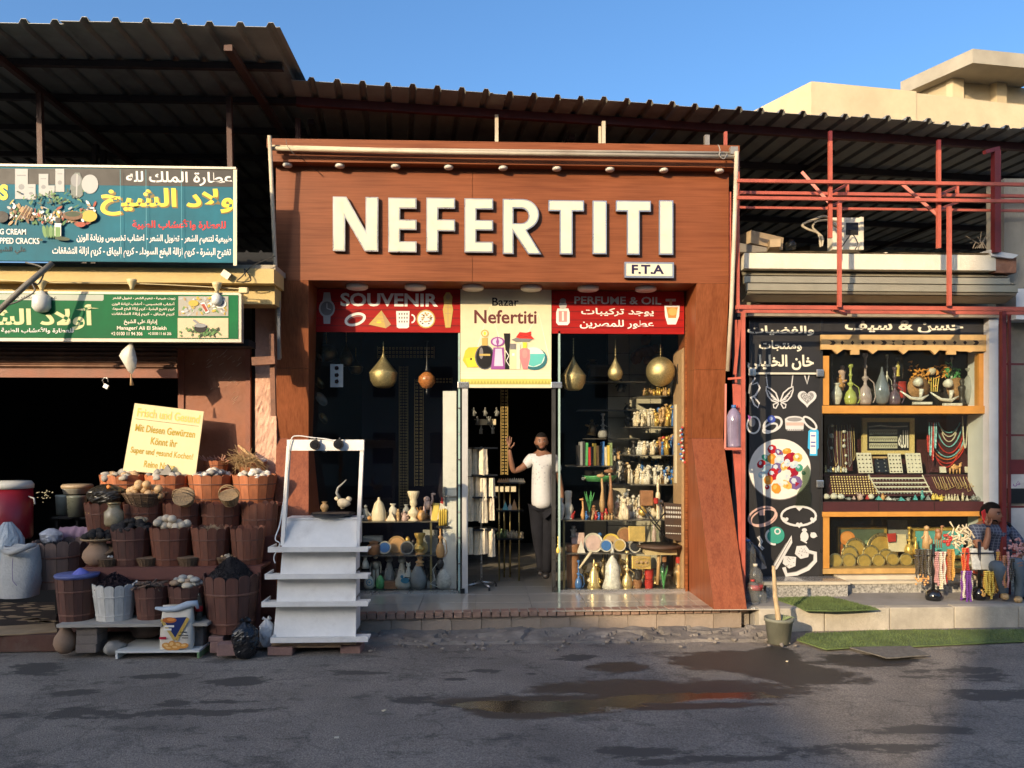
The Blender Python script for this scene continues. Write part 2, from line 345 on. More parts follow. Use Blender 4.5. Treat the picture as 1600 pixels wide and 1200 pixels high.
dkred=M('dark_red_paint',(.17,.022,.02),.5,.2,4,.2,dirt=.4,dcol=(.06,.02,.02))
steel=M('dull_steel',(.38,.34,.28),.45,.2,8,.1,metal=.6,dirt=.4,dcol=(.2,.13,.08))
rust=M('rusty_steel',(.20,.085,.045),.7,.35,9,.4,dirt=.6,dcol=(.09,.05,.035))
black=M('black_plastic',(.012,.012,.013),.35,.2,5,.05)
chrome=M('brushed_aluminium',(.62,.60,.56),.28,.08,8,.05,metal=.9)
glasswin=glassmat('window_glass',(.96,.97,.96),0,.0);clear=glassmat('clear_glass',(.92,.95,.93),.03,.03)
pole_m=M('cream_pipe_paint',(.55,.46,.33),.5,.12,6,.2,dirt=.5,dcol=(.25,.16,.1))
#ground
st=MB();N=60
for(x0,x1,y0,y1,nx,ny)in((-12,14,-10,-.2,130,50),):
 vs=[];
 for j in range(ny+1):
  for i in range(nx+1):
   x=x0+(x1-x0)*i/nx;y=y0+(y1-y0)*j/ny
   e=min(1,(x-x0)/2,(x1-x)/2,(y-y0)/1.5)
   z=(.018*mnoise.noise(Vector((x*.5,y*.6,0)))+.006*mnoise.noise(Vector((x*2.2,y*2.2,3))))*max(0,e)-.012
   vs.append((x,y,z))
 st.q(vs,[(j*(nx+1)+i,j*(nx+1)+i+1,(j+1)*(nx+1)+i+1,(j+1)*(nx+1)+i)for j in range(ny)for i in range(nx)],True)
ASPH=asphalt()
st.obj('street',ASPH,kind='structure',loc=(0,0,0))
g=MB();a,b,c,d=-12,14,-10,-.2;F=400
for(x0,x1,y0,y1)in((-F,a,-F,F),(b,F,-F,F),(a,b,-F,c),(a,b,d,F)):g.q([(x0,y0,-.012),(x1,y0,-.012),(x1,y1,-.012),(x0,y1,-.012)],[(0,1,2,3)])
g.obj('ground',M('dusty_ground',(.13,.11,.085),.95,.3,.6,.4),kind='structure',loc=(0,0,0))
bs=MB();rn=random.Random(5);NX=240;NY=14;x0,x1=G(556,1000).x,G(1235,1000).x
vs=[]
for j in range(NY+1):
 for i in range(NX+1):
  x=x0+(x1-x0)*i/NX;t=j/NY;y=-1.0-.42*(1-t)-.05*mnoise.noise(Vector((x*3,0,1)))*(1-t)
  h=.035*(.4+mnoise.noise(Vector((x*1.6,y*5,8)))+.7*mnoise.noise(Vector((x*6,y*10,2))))
  cr=abs(mnoise.noise(Vector((x*2.2,y*5,4))));
  if cr<.06:h-=.03
  h+=.03*t;vs.append((x,y,max(-.04,h*min(1,t*3+.15))+(.006 if j else-.03)))
bs.q(vs,[(j*(NX+1)+i,j*(NX+1)+i+1,(j+1)*(NX+1)+i+1,(j+1)*(NX+1)+i)for j in range(NY)for i in range(NX)],False)
bs.obj('broken_concrete_strip',mottled('broken_concrete',(.21,.18,.15),.35,(.05,.045,.04),5,bump=.9,fine=30),kind='structure')
rb=MB()
for k in range(150):
 x=rn.uniform(x0,x1);y=-1.15-rn.random()**2*.55;rb.blob((x,y,.012),rn.uniform(.008,.03),k,.5,0,(1,1,.6),False)
rb.obj('rubble',mottled('rubble_stone',(.26,.22,.18),.4,(.08,.07,.06),9),kind='stuff')
FZ=.22
TL_,TR_=-1.115,-.90
xl,xr=A(470,900,-1).x,G(1190,957,FZ).x
def ey(x):return TL_+(TR_-TL_)*(x+1.75)/4.2
tr=MB();tr.hexa([(xl,ey(xl)+.1,0),(xr,ey(xr)+.1,0),(xr,.0,0),(xl,0,0),(xl,ey(xl)+.1,FZ-.006),(xr,ey(xr)+.1,FZ-.006),(xr,0,FZ-.006),(xl,0,FZ-.006)])
tr.box(xl,0,0,xr,6,FZ-.006)
ter=structure(tr.obj('shop_terrace',mottled('terrace_mortar',(.25,.21,.17),.25,(.12,.1,.08),4),loc=(0,0,0)))
tilem=M('cream_floor_tile',(.50,.44,.35),.16,.1,1.4,.02,dirt=.3,dcol=(.3,.24,.18),coat=.3,rnd=.06)
def part_copies(mesh_mb,name,mat,parent,places,label=None):
 o=mesh_mb.obj(name,mat,parent,label)
 mesh=o.data;L=WL[parent.name]
 for i,(p,rz,scl)in enumerate(places):
  q=o if i==0 else o.copy()
  if i:COL.objects.link(q);WL[q.name]=L
  q.location=Vector(p);q.rotation_euler=(0,0,rz)if not isinstance(rz,tuple)else rz;q.scale=scl
 return o
def local(parent,f):
 mb=MB();f(mb);L=WL[parent.name]
 for v in mb.v:v+=L
 return mb
tw=.6
pl=[]
for i in range(int((xr-xl)/tw)+1):
 for j in range(8):
  x=xl+tw*(i+.5);y=-.78+.45*j
  if x>xr-.25:continue
  pl.append(((x,y,FZ-.006),0,(1,1,1)))
part_copies(local(ter,lambda m:m.rbox((0,0,.004),(tw-.006,.444,.008),bev=.0015)),'floor_tile',tilem,ter,pl)
bw=.098;nb=int((xr-xl)/bw)
ang=math.atan2(TR_-TL_,4.2)
brk=M('dusty_red_brick',(.28,.16,.11),.85,.2,9,.5,dirt=.85,dcol=(.32,.23,.17),rnd=.12)
part_copies(local(ter,lambda m:m.rbox((0,0,0),(bw-.012,.13,.06),bev=.006)),'brick',brk,ter,[((xl+bw*(i+.5),ey(xl+bw*(i+.5))+.055+random.uniform(-.004,.004),FZ-.024+random.uniform(-.003,.003)),ang+random.uniform(-.03,.03),(1,1,1))for i in range(nb)])
sw=.31;fm=mottled('sandy_kerb_stone',(.34,.26,.19),.25,(.22,.12,.08),3,bump=.5,fine=40);
part_copies(local(ter,lambda m:m.rbox((0,0,0),(sw-.003,.10,.185),bev=.006)),'kerb_stone',M('kerb_stone_face',(.33,.26,.20),.9,.25,5,.5,dirt=.6,dcol=(.25,.17,.12),rnd=.1),ter,[((xl+sw*(i+.5),ey(xl+sw*(i+.5))+.075+random.uniform(-.004,.004),.085),ang,(1,1,1))for i in range(int((xr-xl)/sw))])
rx0=xr+.02;rx1=16
rt=MB();rt.box(rx0,-.86,0,rx1,6,.222);rter=structure(rt.obj('right_terrace',mottled('grey_paving',(.27,.25,.225),.2,(.16,.14,.12),2.2,bump=.2),loc=(0,0,0)))
part_copies(local(rter,lambda m:m.rbox((0,0,.098),(.70,.14,.25),bev=.012)),'kerb_block',M('kerb_concrete',(.42,.37,.29),.85,.2,5,.5,dirt=.5,dcol=(.24,.19,.15),rnd=.1),rter,[((rx0+.36+.71*i,-.93+.010*i,random.uniform(-.004,.004)),random.uniform(-.006,.006),(1,1,1))for i in range(16)])
gran=M('speckled_granite',(.34,.32,.28),.45,.75,42,.1,dirt=.5,dcol=(.08,.075,.07));gtop=M('polished_granite_top',(.22,.21,.20),.18,.4,50,.02)
gx0,gx1,gx2=A(1198,920,-.4).x,A(1326,920,-.4).x,9.0
gs=thing('granite_step','speckled granite step with a pale nosing below the black jewellery panel','step',(gx0,-.4,.222))
m=MB();m.box(gx0,-.38,.222,gx1,0.6,.36);m.obj('riser',gran,gs)
m=MB();m.box(gx0-.03,-.40,.36,gx1+.02,-.33,.392);m.obj('nosing',M('pale_marble',(.55,.48,.36),.4,.12,6,.1),gs)
m=MB();m.box(gx0-.03,-.33,.36,gx1+.02,.6,.388);m.obj('tread',gtop,gs)
gs2=thing('granite_step','long granite step under the wooden display case, set further back','step',(gx1,-.2,.222))
m=MB();m.box(gx1+.02,-.19,.222,gx2,0.6,.33);m.obj('riser',gran,gs2)
m=MB();m.box(gx1+.02,-.21,.33,gx2,.02,.36);m.obj('nosing',MATS['pale_marble'],gs2)
m=MB();m.box(gx1+.022,-.08,.36,gx2,.02,.405);m.obj('sill',MATS['pale_marble'],gs2)
turf=M('green_turf',(.14,.19,.055),.95,.35,3,.9,dirt=.9,dcol=(.06,.10,.035),fine=220)
def mat_on(pts,z,name,label,mat,cat='mat',th=.012,seg=8):
 m=MB();P_=[G(x,y,z)for x,y in pts];n=len(P_);c=sum(P_,Vector())/n;Q=[]
 for i in range(n):
  for k in range(seg):
   t=k/seg;p=P_[i].lerp(P_[(i+1)%n],t);p=p+(p-c).normalized()*.02*mnoise.noise(p*5);Q.append(p)
 m.poly([p+Vector((0,0,th))for p in Q]);b0=len(m.v)-len(Q);m.q([p for p in Q],[]);nn=len(Q)
 for i in range(nn):m.f.append((b0+i,b0+(i+1)%nn,b0+nn+(i+1)%nn,b0+nn+i));m.m.append(0);m.sm.append(False)
 o=m.obj(name,mat,None,label,cat)
 if name=='turf_mat':
  xs_=[p.x for p in P_];ys_=[p.y for p in P_];g_=MB();poly2=[(p.x,p.y)for p in Q];k=0
  def inside(x,y):
   c_=False
   for i in range(len(poly2)):
    (xa,ya),(xb,yb)=poly2[i],poly2[i-1]
    if(ya>y)!=(yb>y)and x<(xb-xa)*(y-ya)/(yb-ya)+xa:c_=not c_
   return c_
  while k<5500:
   k+=1;x=random.uniform(min(xs_),max(xs_));y=random.uniform(min(ys_),max(ys_))
   if x>6.5 or not inside(x,y):continue
   a=random.random()*6.28;h=random.uniform(.008,.024);g_.q([(x,y,z+th),(x+.006*math.cos(a),y+.006*math.sin(a),z+th),(x+random.gauss(0,.008),y+random.gauss(0,.008),z+th+h)],[(0,1,2)])
  g_.obj('turf_pile',mat,o,kind='stuff')
 return o
mat_on([(1212,936),(1292,933),(1330,942),(1372,953),(1300,956),(1258,955)],.224,'turf_mat','small piece of green artificial turf lying on the grey terrace',turf)
mat_on([(1246,1001),(1262,991),(1380,986),(1604,985),(1604,1003),(1450,1010),(1330,1013),(1290,1016)],.006,'turf_mat','long strip of green artificial turf lying on the street along the kerb',turf)
mat_on([(1325,1012),(1422,1011),(1452,1025),(1385,1029)],.008,'drain_cover','flat dark grey metal plate on the street beside the green turf',M('dark_plate',(.15,.135,.115),.9,.3,30,.8,dirt=.6,dcol=(.08,.07,.06)),'drain cover',.01)
lf=MB();lf.box(-12,-1.55,0,A(120,900,-1.4).x,6,.155);lfo=structure(lf.obj('left_floor',mottled('brown_boards',(.10,.045,.03),.3,(.2,.17,.14),3),loc=(0,0,0)))
tri=MB();tri.box(A(110,900,-.9).x,-.55,0,xl,6,.2);structure(tri.obj('middle_floor',concrete,loc=(0,0,0)))
rugm=M('brown_rug',(.035,.022,.016),.95,.3,4,.3,fine=200);rugl=M('tan_rug',(.34,.24,.14),.95,.25,6,.3,fine=200)
ru=mat_on([(-60,925),(92,922),(86,975),(40,985),(-80,987)],.157,'rug','dark brown patterned rug with tan leaves on the raised floor at far left',rugm,'rug')
m=MB();rn=random.Random(3)
for k in range(34):
 px=rn.uniform(-10,84);py=rn.uniform(932,972);c=G(px,py,.157+.0125);a=rn.uniform(-.5,.5);L=rn.uniform(.05,.13)
 u=Vector((math.cos(a),math.sin(a),0));v=Vector((-u.y,u.x,0))
 m.poly([c-u*L,c-u*L*.3+v*.05,c+u*L*.4+v*.035,c+u*L,c+u*L*.3-v*.03,c-u*L*.4-v*.04])
for v in m.v:v.z=.157+.0135
for i in range(len(m.f)):pass
m.obj('leaf_pattern',rugl,ru)
mat_on([(-60,984),(86,975),(88,988),(30,992),(-60,996)],.159,'rug','pale tan rug strip along the edge of the raised floor at far left',rugl,'rug')
mat_on([(-60,1011),(20,1008),(90,1003),(92,1014),(-60,1019)],.004,'doormat','flattened pale straw mat on the street below the raised floor',M('straw',(.36,.31,.22),.95,.4,9,.9,dirt=.5),'mat')
#shop shells (roofed rooms behind the fronts)
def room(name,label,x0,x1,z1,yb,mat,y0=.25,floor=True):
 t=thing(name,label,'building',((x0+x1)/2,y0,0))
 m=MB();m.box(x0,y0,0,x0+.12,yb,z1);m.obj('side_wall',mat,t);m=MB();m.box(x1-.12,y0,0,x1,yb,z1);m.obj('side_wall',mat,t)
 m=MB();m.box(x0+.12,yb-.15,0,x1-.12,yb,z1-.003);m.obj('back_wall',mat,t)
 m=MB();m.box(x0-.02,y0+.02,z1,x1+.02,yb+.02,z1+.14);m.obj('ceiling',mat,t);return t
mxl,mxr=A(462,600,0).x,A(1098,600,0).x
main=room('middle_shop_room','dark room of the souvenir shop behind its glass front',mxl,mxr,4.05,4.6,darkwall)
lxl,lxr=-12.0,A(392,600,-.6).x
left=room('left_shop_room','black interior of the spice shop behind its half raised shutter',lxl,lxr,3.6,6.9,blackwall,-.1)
m=MB();m.box(lxl+.13,-.1,.16,lxr-.13,6.7,.172);m.obj('floor_covering',blackwall,left)  # black sheet added over the floor, the deep interior's shade is its colour
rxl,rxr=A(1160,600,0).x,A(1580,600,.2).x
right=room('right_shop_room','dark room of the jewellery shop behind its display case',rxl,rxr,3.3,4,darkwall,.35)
#corrugated canopies
def corrug(name,label,P0,ux,uy,length,depth,pitch,h,mat,group=None,sheet=4):
 """ribbed sheets: P0 front left corner, ux along the eave, uy back; each sheet spans some ribs"""
 t=thing(name,label,'roof',P0,group);n=int(length/pitch)
 fl=[(0,0),(.62,0),(.70,1),(.86,1),(.94,0)]
 for s0 in range(0,n,sheet):
  m=MB();pts=[]
  for k in range(s0,min(n,s0+sheet)):
   for a,b in fl:pts.append(((k+a)*pitch,b*h))
  pts.append((min(n,s0+sheet)*pitch+.02,.001));dz=random.uniform(-.008,.008);dy=random.uniform(-.02,.02)
  vs=[]
  for yy in(dy,depth):
   for a,b in pts:vs.append(Vector(P0)+ux*a+uy*yy+UP*(b+dz+.004*(s0//sheet%2)))
  q=len(pts);fs=[(i,i+1,q+i+1,q+i)for i in range(q-1)]
  m.q(vs,fs);m.q([v+UP*.004 for v in vs],[tuple(reversed(f))for f in fs])
  m.q([vs[i]+UP*z for i in range(q)for z in(0,.004)],[(2*i,2*i+2,2*i+3,2*i+1)for i in range(q-1)])
  m.obj('roof_sheet',mat,t)
 return t
rsheet=M('galvanised_sheet',(.30,.30,.27),.55,.2,3,.15,metal=.3,dirt=.5,dcol=(.08,.06,.045))
beamm=M('dark_steel_beam',(.045,.03,.027),.6,.3,6,.3)
P0=A(421,42,-1.7);lz=P0.z;x1_=P0.x;ux=Vector((1,0,0));uy=Vector((0,1,0))
lroof=corrug('left_canopy','high dark corrugated metal canopy over the spice shop at left',(x1_-9.9,-1.7,lz),ux,uy,9.975,8.7,.285,.042,rsheet)
rust2=M('red_brown_strut',(.085,.035,.025),.6,.25,6,.3)
for yy in(-1.0,-.2,.65,1.55,2.5,3.5,4.5,5.5):m=MB();m.box(x1_-9.9,yy-.03,lz-.075,x1_-.05,yy+.03,lz-.012);m.obj('purlin',beamm,lroof)
for xx in(x1_-.45,):m=MB();m.bar((xx,-1.5,lz-.10),(xx,4.4,lz-.10),.08,.06);m.obj('rafter',rust2,lroof)
m=MB();m.bar((A(62,120,-.5).x,-1.6,lz-.10),(A(62,120,-.5).x,4.4,lz-.10),.06,.06);m.obj('rafter',rust2,lroof)
for(px,pt,pb,YY)in((62,125,262,-.5),(358,112,270,-.45)):
 a=A(px,pt,YY);b=A(px+3,pb,YY);m=MB();m.bar((a.x,YY,lz-.11),(a.x+.02,YY,b.z-.1),.055,.055);m.obj('post',rust2,lroof)
for(px,pt,pb,YY)in((150,200,258,1.0),(163,210,262,1.2)):
 a=A(px,pt,YY);m=MB();m.bar((a.x,YY,lz-.11),(a.x-.2,YY,3.5),.06,.06);m.obj('post',beamm,lroof)
ra=R(6.2);ux2=Vector((math.cos(ra),math.sin(ra),0));uy2=Vector((-math.sin(ra),math.cos(ra),0))
rd=8.1;rr=ray(455,119);Pr=Vector((0,-9,CZ))+rr*rd;rz=Pr.z
Pr0=Pr+ux2*0.0
rroof=corrug('right_canopy','long dark corrugated metal canopy over the souvenir and jewellery shops',Pr0-UP*.04,ux2,uy2,14.3,6.6,.266,.042,rsheet)
for i,yy in enumerate((.42,1.55,2.7,3.9,5.1)):
 m=MB();a=Pr0+uy2*yy-UP*.085;m.bar(a,a+ux2*13.4,.06,.09);m.obj('purlin',beamm if i else M('maroon_beam',(.10,.022,.02),.55,.25,5,.2),rroof)
for xx in(.12,3.2,6.6,10.2):
 m=MB();a=Pr0+ux2*xx-UP*.16;m.bar(a+uy2*.75,a+uy2*6.8,.07,.06);m.obj('rafter',beamm,rroof)
for(px,pt,pb,YY,wd,mt)in((776,180,226,-.25,.05,pole_m),(943,190,236,-.2,.05,pole_m),(937,198,236,-.15,.035,pole_m),(1104,212,240,-.2,.07,steel),(1134,206,242,-.3,.035,redp),(466,128,222,-.1,.07,rust2)):
 a=A(px,pt,YY);b=A(px,pb,YY);m=MB();m.bar((b.x,YY,b.z-.3),(a.x,YY,a.z if px!=466 else rz-.15),wd*.8,wd*.8);m.obj('post',mt,rroof)
#pale building behind at the top right
bldm=M('yellow_limewash',(.56,.44,.27),.85,.12,1.5,.3,dirt=.35,dcol=(.66,.56,.38),fine=20);bldg=M('grey_beige_render',(.34,.30,.23),.85,.15,1.4,.3,dirt=.3,dcol=(.2,.17,.13))
bb=thing('background_building','cream flat-roofed building with parapet rising behind the canopy at right','building',(12,8,0))
top=8.97;c0=G(1268,127,top);ce=G(1640,166,top);cs=G(1150,187,top);cm=G(1432,142.5,top)
def wallseg(a,b,z0,z1,th,mat,name,out=0.):
 d=(b-a).normalized();n_=Vector((-d.y,d.x,0))*(1 if Vector((-d.y,d.x,0)).y>0 or abs(d.y)>.9 else-1);a=a-n_*out;b=b-n_*out
 m=MB();q=[(p.x,p.y,z)for z in(z0,z1)for p in(a,b,b+n_*th,a+n_*th)];m.hexa(q);return m.obj(name,mat,bb)
m=MB();q=[c0,ce,ce+Vector((.5,9,0)),cs];m.hexa([(p.x,p.y+.06,z)for z in(0,top-.9)for p in q]);m.obj('wall',bldm,bb)
wallseg(cs,c0,top-1.6,top,.15,bldm,'parapet');wallseg(c0+(cm-c0)*.004,cm,top-1.6,top,.16,bldm,'parapet');wallseg(cm+(ce-cm)*.004,ce,top-1.6,top-.02,.16,bldm,'parapet',-.03)
sz=11.7;s1=G(1520,76,sz);sl_=G(1407,128,sz);sr=G(1660,90,sz);th=22*19/1200;bk=(sl_-s1)
m=MB();q=[s1,sr,sr+bk,sl_];m.hexa([(p.x,p.y,z)for z in(sz-th,sz)for p in q]);m.obj('roof_slab',bldg,bb)
och=M('ochre_render',(.42,.33,.2),.85,.15,1.6,.3);dr=(sr-s1).normalized();db=bk.normalized()
w0=s1+dr*.35+db*1.0;w1=w0+dr*4;w2=w0+db*2.6
m=MB();q=[w0,w1,w1+db*2.6,w2];m.hexa([(p.x,p.y,z)for z in(top-1,sz-th-.003)for p in q]);m.obj('roof_room_wall',och,bb)
for off,wd_,mt in((-.02,.33,bldm),(1.28,.3,och)):
 p0=w0+dr*off-db*.18;m=MB();q=[p0,p0+dr*wd_,p0+dr*wd_+db*.17,p0+db*.17];m.hexa([(p.x,p.y,z)for z in(top-1,sz-th-.004)for p in q]);m.obj('pillar',mt,bb)
m=MB();m.box(-9,7.3,0,13,7.5,7.5);m.obj('yard_wall',darkwall,None,'dark masonry wall closing the space behind the shops under the canopy','wall')  # added near-black wall, shuts out the sky and keeps the canopy space dark
#houses across the street, behind the camera (they cast the evening shade)
hm=M('street_house_render',(.58,.50,.38),.9,.15,1,.2);hw=M('house_window',(.03,.03,.035),.2,.1,3,0)
def house(x0,x1,h,label,y=-26):
 t=thing('street_house',label,'building',((x0+x1)/2,y-4,0))
 m=MB();m.box(x0,y-8,-.02,x1-.02,y,h);m.obj('wall',hm,t)
 n=max(1,int((x1-x0)/2.4))
 for f in range(int(h/3)):
  for i in range(n):
   cx=x0+(x1-x0)*(i+.5)/n;m=MB();m.box(cx-.5,y-.01,1+3*f,cx+.5,y+.03,2.4+3*f);m.obj('window',hw,t)
house(-40,-21.2,11.45,'long two storey beige house across the street, behind the camera')
house(-21.2,-19.7,11.3,'narrow beige house with a stair tower across the street')
house(-19.7,-18.7,10.65,'narrow stepped house across the street between taller ones')
house(-18.7,-16.8,9.88,'lower house with a flat roof across the street')
house(-16.8,-15.2,9.35,'lowest flat roofed house of the row across the street')
house(-15.2,-13.5,7.2,'single low garage between two houses across the street')
house(-13.5,2,17,'tall five storey block across the street, behind the camera')
house(2,24,9,'beige two storey house across the street at the right')
#MIDDLE SHOP FRONT
YF=-.48
def X(px,Y):return A(px,HOR,Y).x
def Z(px,py,Y):return A(px,py,Y).z
fa=thing('wooden_shop_front','orange-brown wood laminate shop front with flared columns and a deep sign fascia','shop front',(X(780,YF),YF,FZ))
fz0,fz1=Z(780,440,YF),Z(780,268,YF)
fx0,fx1=X(431,YF),X(1139,YF)
xs=[fx0,X(738,YF),X(1040,YF)+9,fx1];xs=[fx0,X(738,YF),fx1]
for i in range(len(xs)-1):
 m=MB();m.box(xs[i]+.002,YF,fz0,xs[i+1]-.002,YF+.06,fz1+.12);m.obj('fascia_panel',LAMX,fa)
cz0,cz1=Z(780,257,-.62),Z(780,238,-.62)
m=MB();m.box(fx0-.04,-.62,cz0,fx1+.05,-.10,cz1);m.obj('cornice',LAMX,fa)
m=MB();m.box(fx0-.05,-.66,cz1,fx1+.06,-.10,cz1+.10);m.obj('cornice_board',LAMX,fa)
m=MB();m.box(fx0-.0,-.24,cz1+.10,fx1+.0,-.1,cz1+.16);m.obj('cornice_top',LAMX,fa)
m=MB();m.box(fx0+.01,YF+.06,fz0,fx1-.01,.02,fz0+.05);m.obj('soffit',LAMX,fa)
m=MB();m.box(fx0,-.06,fz0+.052,fx1,.0,cz1+.1);m.obj('backing_panel',LAMD,fa)
wz=Z(1105,685,-.21)
def column(inner_top,outer_top,inner_w,outer_w,inner_b,outer_b,right):
 xi0,xo0=X(inner_top,YF),X(outer_top,YF);xi1,xo1=X(inner_w,-.21),X(outer_w,-.21)
 zb=FZ+.002;xi2,xo2=X(inner_b,-1.0),X(outer_b,-1.0)
 zm=Z(inner_top,560,YF)
 def seg(a,b,za,zb_,ya,yb,mat,name='column_panel'):
  m=MB();lo,hi=sorted((a[0],a[1]));lo2,hi2=sorted((b[0],b[1]))
  m.hexa([(lo2,yb,zb_),(hi2,yb,zb_),(hi2,-.0,zb_),(lo2,-.0,zb_),(lo,ya,za),(hi,ya,za),(hi,-.0,za),(lo,-.0,za)]);m.obj(name,mat,fa)
 t=.55
 xm_i,xm_o=xi0+(xi1-xi0)*t,xo0+(xo1-xo0)*t;ym=YF+(-.21-YF)*t;zt=fz0-.002;zmid=zt+(wz-zt)*t
 seg((xi0,xo0),(xm_i,xm_o),zt,zmid+.003,YF+.001,ym,LAMZ);seg((xm_i,xm_o),(xi1,xo1),zmid,wz+.003,ym,-.21,LAMZ)
 seg((xi1,xo1),(xi2,xo2),wz,zb,-.21,-1.0,LAMP,'flared_foot')
column(1089,1139,1081,1130,1116,1167,True)
column(482,431,482,432,482,425,False)
lampw=M('lamp_white',(.75,.70,.62),.35,.05,4,.02)
dl=MB();dl.lathe([(.0,-.035),(.045,-.033),(.055,-.02),(.055,0),(.0,.0)],(fx0,-.62,cz0),14);
L0=WL[fa.name]
for i,px in enumerate((449,531,618,701,786,870,953,1037,1124)):
 x=X(px,-.56)
 if i==0:
  m=MB();m.lathe([(.0,-.035),(.042,-.033),(.052,-.02),(.052,-.0),(.0,-.0)],(x,-.555,cz0-.001),14);o0=m.obj('downlight',lampw,fa);xx0=x
 else:q=o0.copy();COL.objects.link(q);q.location=(x-xx0,0,0);WL[q.name]=L0
for i,px in enumerate((558,649,739,830,919,1009)):
 x=X(px,-.22)
 if i==0:
  m=MB();m.lathe([(.0,-.045),(.105,-.043),(.122,-.03),(.122,-.0),(.0,-.0)],(x,-.22,fz0-.001),24);o1=m.obj('round_lamp',lampw,fa);xx1=x
 else:q=o1.copy();COL.objects.link(q);q.location=(x-xx1,0,0);WL[q.name]=L0
def letter_loops(ch):
 t=.235
 if ch=='I':return[(0,0),(1,0),(1,1),(0,1)],None
 if ch=='E':return[(0,0),(1,0),(1,.2),(.42,.2),(.42,.41),(1,.41),(1,.6),(.42,.6),(.42,.8),(1,.8),(1,1),(0,1)],None
 if ch=='F':return[(0,0),(.42,0),(.42,.385),(1,.385),(1,.6),(.42,.6),(.42,.8),(1,.8),(1,1),(0,1)],None
 if ch=='T':return[(.32,0),(.68,0),(.68,.8),(1,.8),(1,1),(0,1),(0,.8),(.32,.8)],None
 if ch=='N':return[(0,0),(.27,0),(.27,.62),(.70,0),(1,0),(1,1),(.72,1),(.72,.38),(.30,1),(0,1)],None
 arc=lambda cx,cy,rx,ry,a,b,n:[(cx+rx*math.cos(R(a+(b-a)*i/n)),cy+ry*math.sin(R(a+(b-a)*i/n)))for i in range(n+1)]
 out=[(0,0),(.28,0),(.28,.40),(.66,0),(1,0),(.62,.43)]+arc(.52,.72,.42,.28,-60,90,10)+[(0,1)]
 hole=[(.28,.56)]+arc(.48,.695,.19,.135,-90,90,8)+[(.28,.83)]
 return out,hole
def shape_mesh(loops,x0,x1,z0,z1,y0,y1,inset=0.):
 cu=bpy.data.curves.new('c','CURVE');cu.dimensions='2D';cu.fill_mode='BOTH';cu.extrude=abs(y1-y0)/2;cu.offset=0
 for lp in loops:
  if not lp:continue
  sp=cu.splines.new('POLY');sp.points.add(len(lp)-1);sp.use_cyclic_u=True
  for i,(a,b)in enumerate(lp):sp.points[i].co=(a*(x1-x0),b*(z1-z0),0,1)
 cu.offset=-inset
 o=bpy.data.objects.new('c',cu);COL.objects.link(o);me=bpy.data.meshes.new_from_object(o.evaluated_get(bpy.context.evaluated_depsgraph_get()))
 m=MB();ym=(y0+y1)/2;m.q([(x0+v.co.x,ym-v.co.z,z0+v.co.y)for v in me.vertices],[list(p.vertices)for p in me.polygons])
 bpy.data.objects.remove(o);bpy.data.curves.remove(cu);bpy.data.meshes.remove(me);return m
YL=YF-.055
signl=thing('sign_lettering','large cream block letters with metal rims reading NEFERTITI on the wood fascia','sign',(X(780,YF),YF-.002,3.9))
cream=P('cream_acrylic',(.72,.66,.48),.3,emit=0);rim=M('letter_rim',(.50,.49,.48),.3,.08,6,.03,metal=.8)
for ch,a,b,t,bt in(('N',520,591,307.5,392.5),('E',606.5,650.8,309,394),('F',666,711,309,393.5),('E',725.5,770.5,310,394.5),('R',785.5,846,311,397),('T',857,912.5,313,397.5),('I',926,948,313.5,397),('T',962.5,1017,313.5,398),('I',1030,1052,313,398)):
 out,hole=letter_loops(ch);xa,xb=X(a,YL),X(b,YL);z1_,z0_=Z((a+b)/2,t,YL),Z((a+b)/2,bt,YL)
 lt=shape_mesh([out,hole],xa,xb,z0_,z1_,YL,YF-.012).obj('letter',rim,signl)
 f=shape_mesh([out,hole],xa,xb,z0_,z1_,YL-.004,YL+.004,.014);f.obj('letter_face',cream,lt)
ft=thing('box_sign','small white box sign reading F.T.A below the big letters','sign',(X(1013,YF),YF-.002,3.85))
m=MB();xa,xb=X(976,YL),X(1053,YL);za,zb=Z(1013,434,YL),Z(1013,409.5,YL);m.box(xa,YL,za,xb,YF-.003,zb);m.obj('box',rim,ft)
m=MB();m.box(xa+.02,YL-.004,za+.02,xb-.02,YL-.0005,zb-.02);m.obj('face',cream,ft)
m=MB();text(m,'F.T.A',987,413.5,1037.5,428,YL-.005,.03);m.obj('lettering',P('navy_ink',(.02,.012,.05)),ft)
pp=thing('pipe_frame','cream painted pipes along the top and down both sides of the wood shop front','pipe',(X(780,-.7),-.7,5))
def pipe(pts,r,mat=pole_m,name='pipe',par=pp):m=MB();m.tube(pts,r,8);return m.obj(name,mat,par)
zp=Z(780,238,-.72)
pipe([(X(422,-.70),-.70,zp+.035),(X(600,-.7),-.70,zp+.02),(X(1143,-.70),-.70,zp+.035)],.018)
pipe([(X(424,-.74),-.74,zp+.0),(X(700,-.74),-.735,zp-.015),(X(1150,-.74),-.74,zp-.018)],.022)
pipe([(X(421,-.80),-.80,zp+.11),(X(426,-.72),-.72,zp-.6),(X(432,-.60),-.60,3.6),(X(437,-.50),-.5,Z(437,560,-.5))],.022)
pipe([(X(1151,-.76),-.76,zp+.03),(X(1147,-.64),-.64,zp-.9),(X(1143,-.56),-.56,3.5),(X(1137,-.48),-.48,Z(1137,580,-.48))],.024)
m=MB();m.rbox((X(1146,-.72),-.72,zp+.05),(.08,.06,.08));m.obj('clamp',steel,pp)
wire=M('black_wire',(.015,.014,.014),.5,.1,5,0)
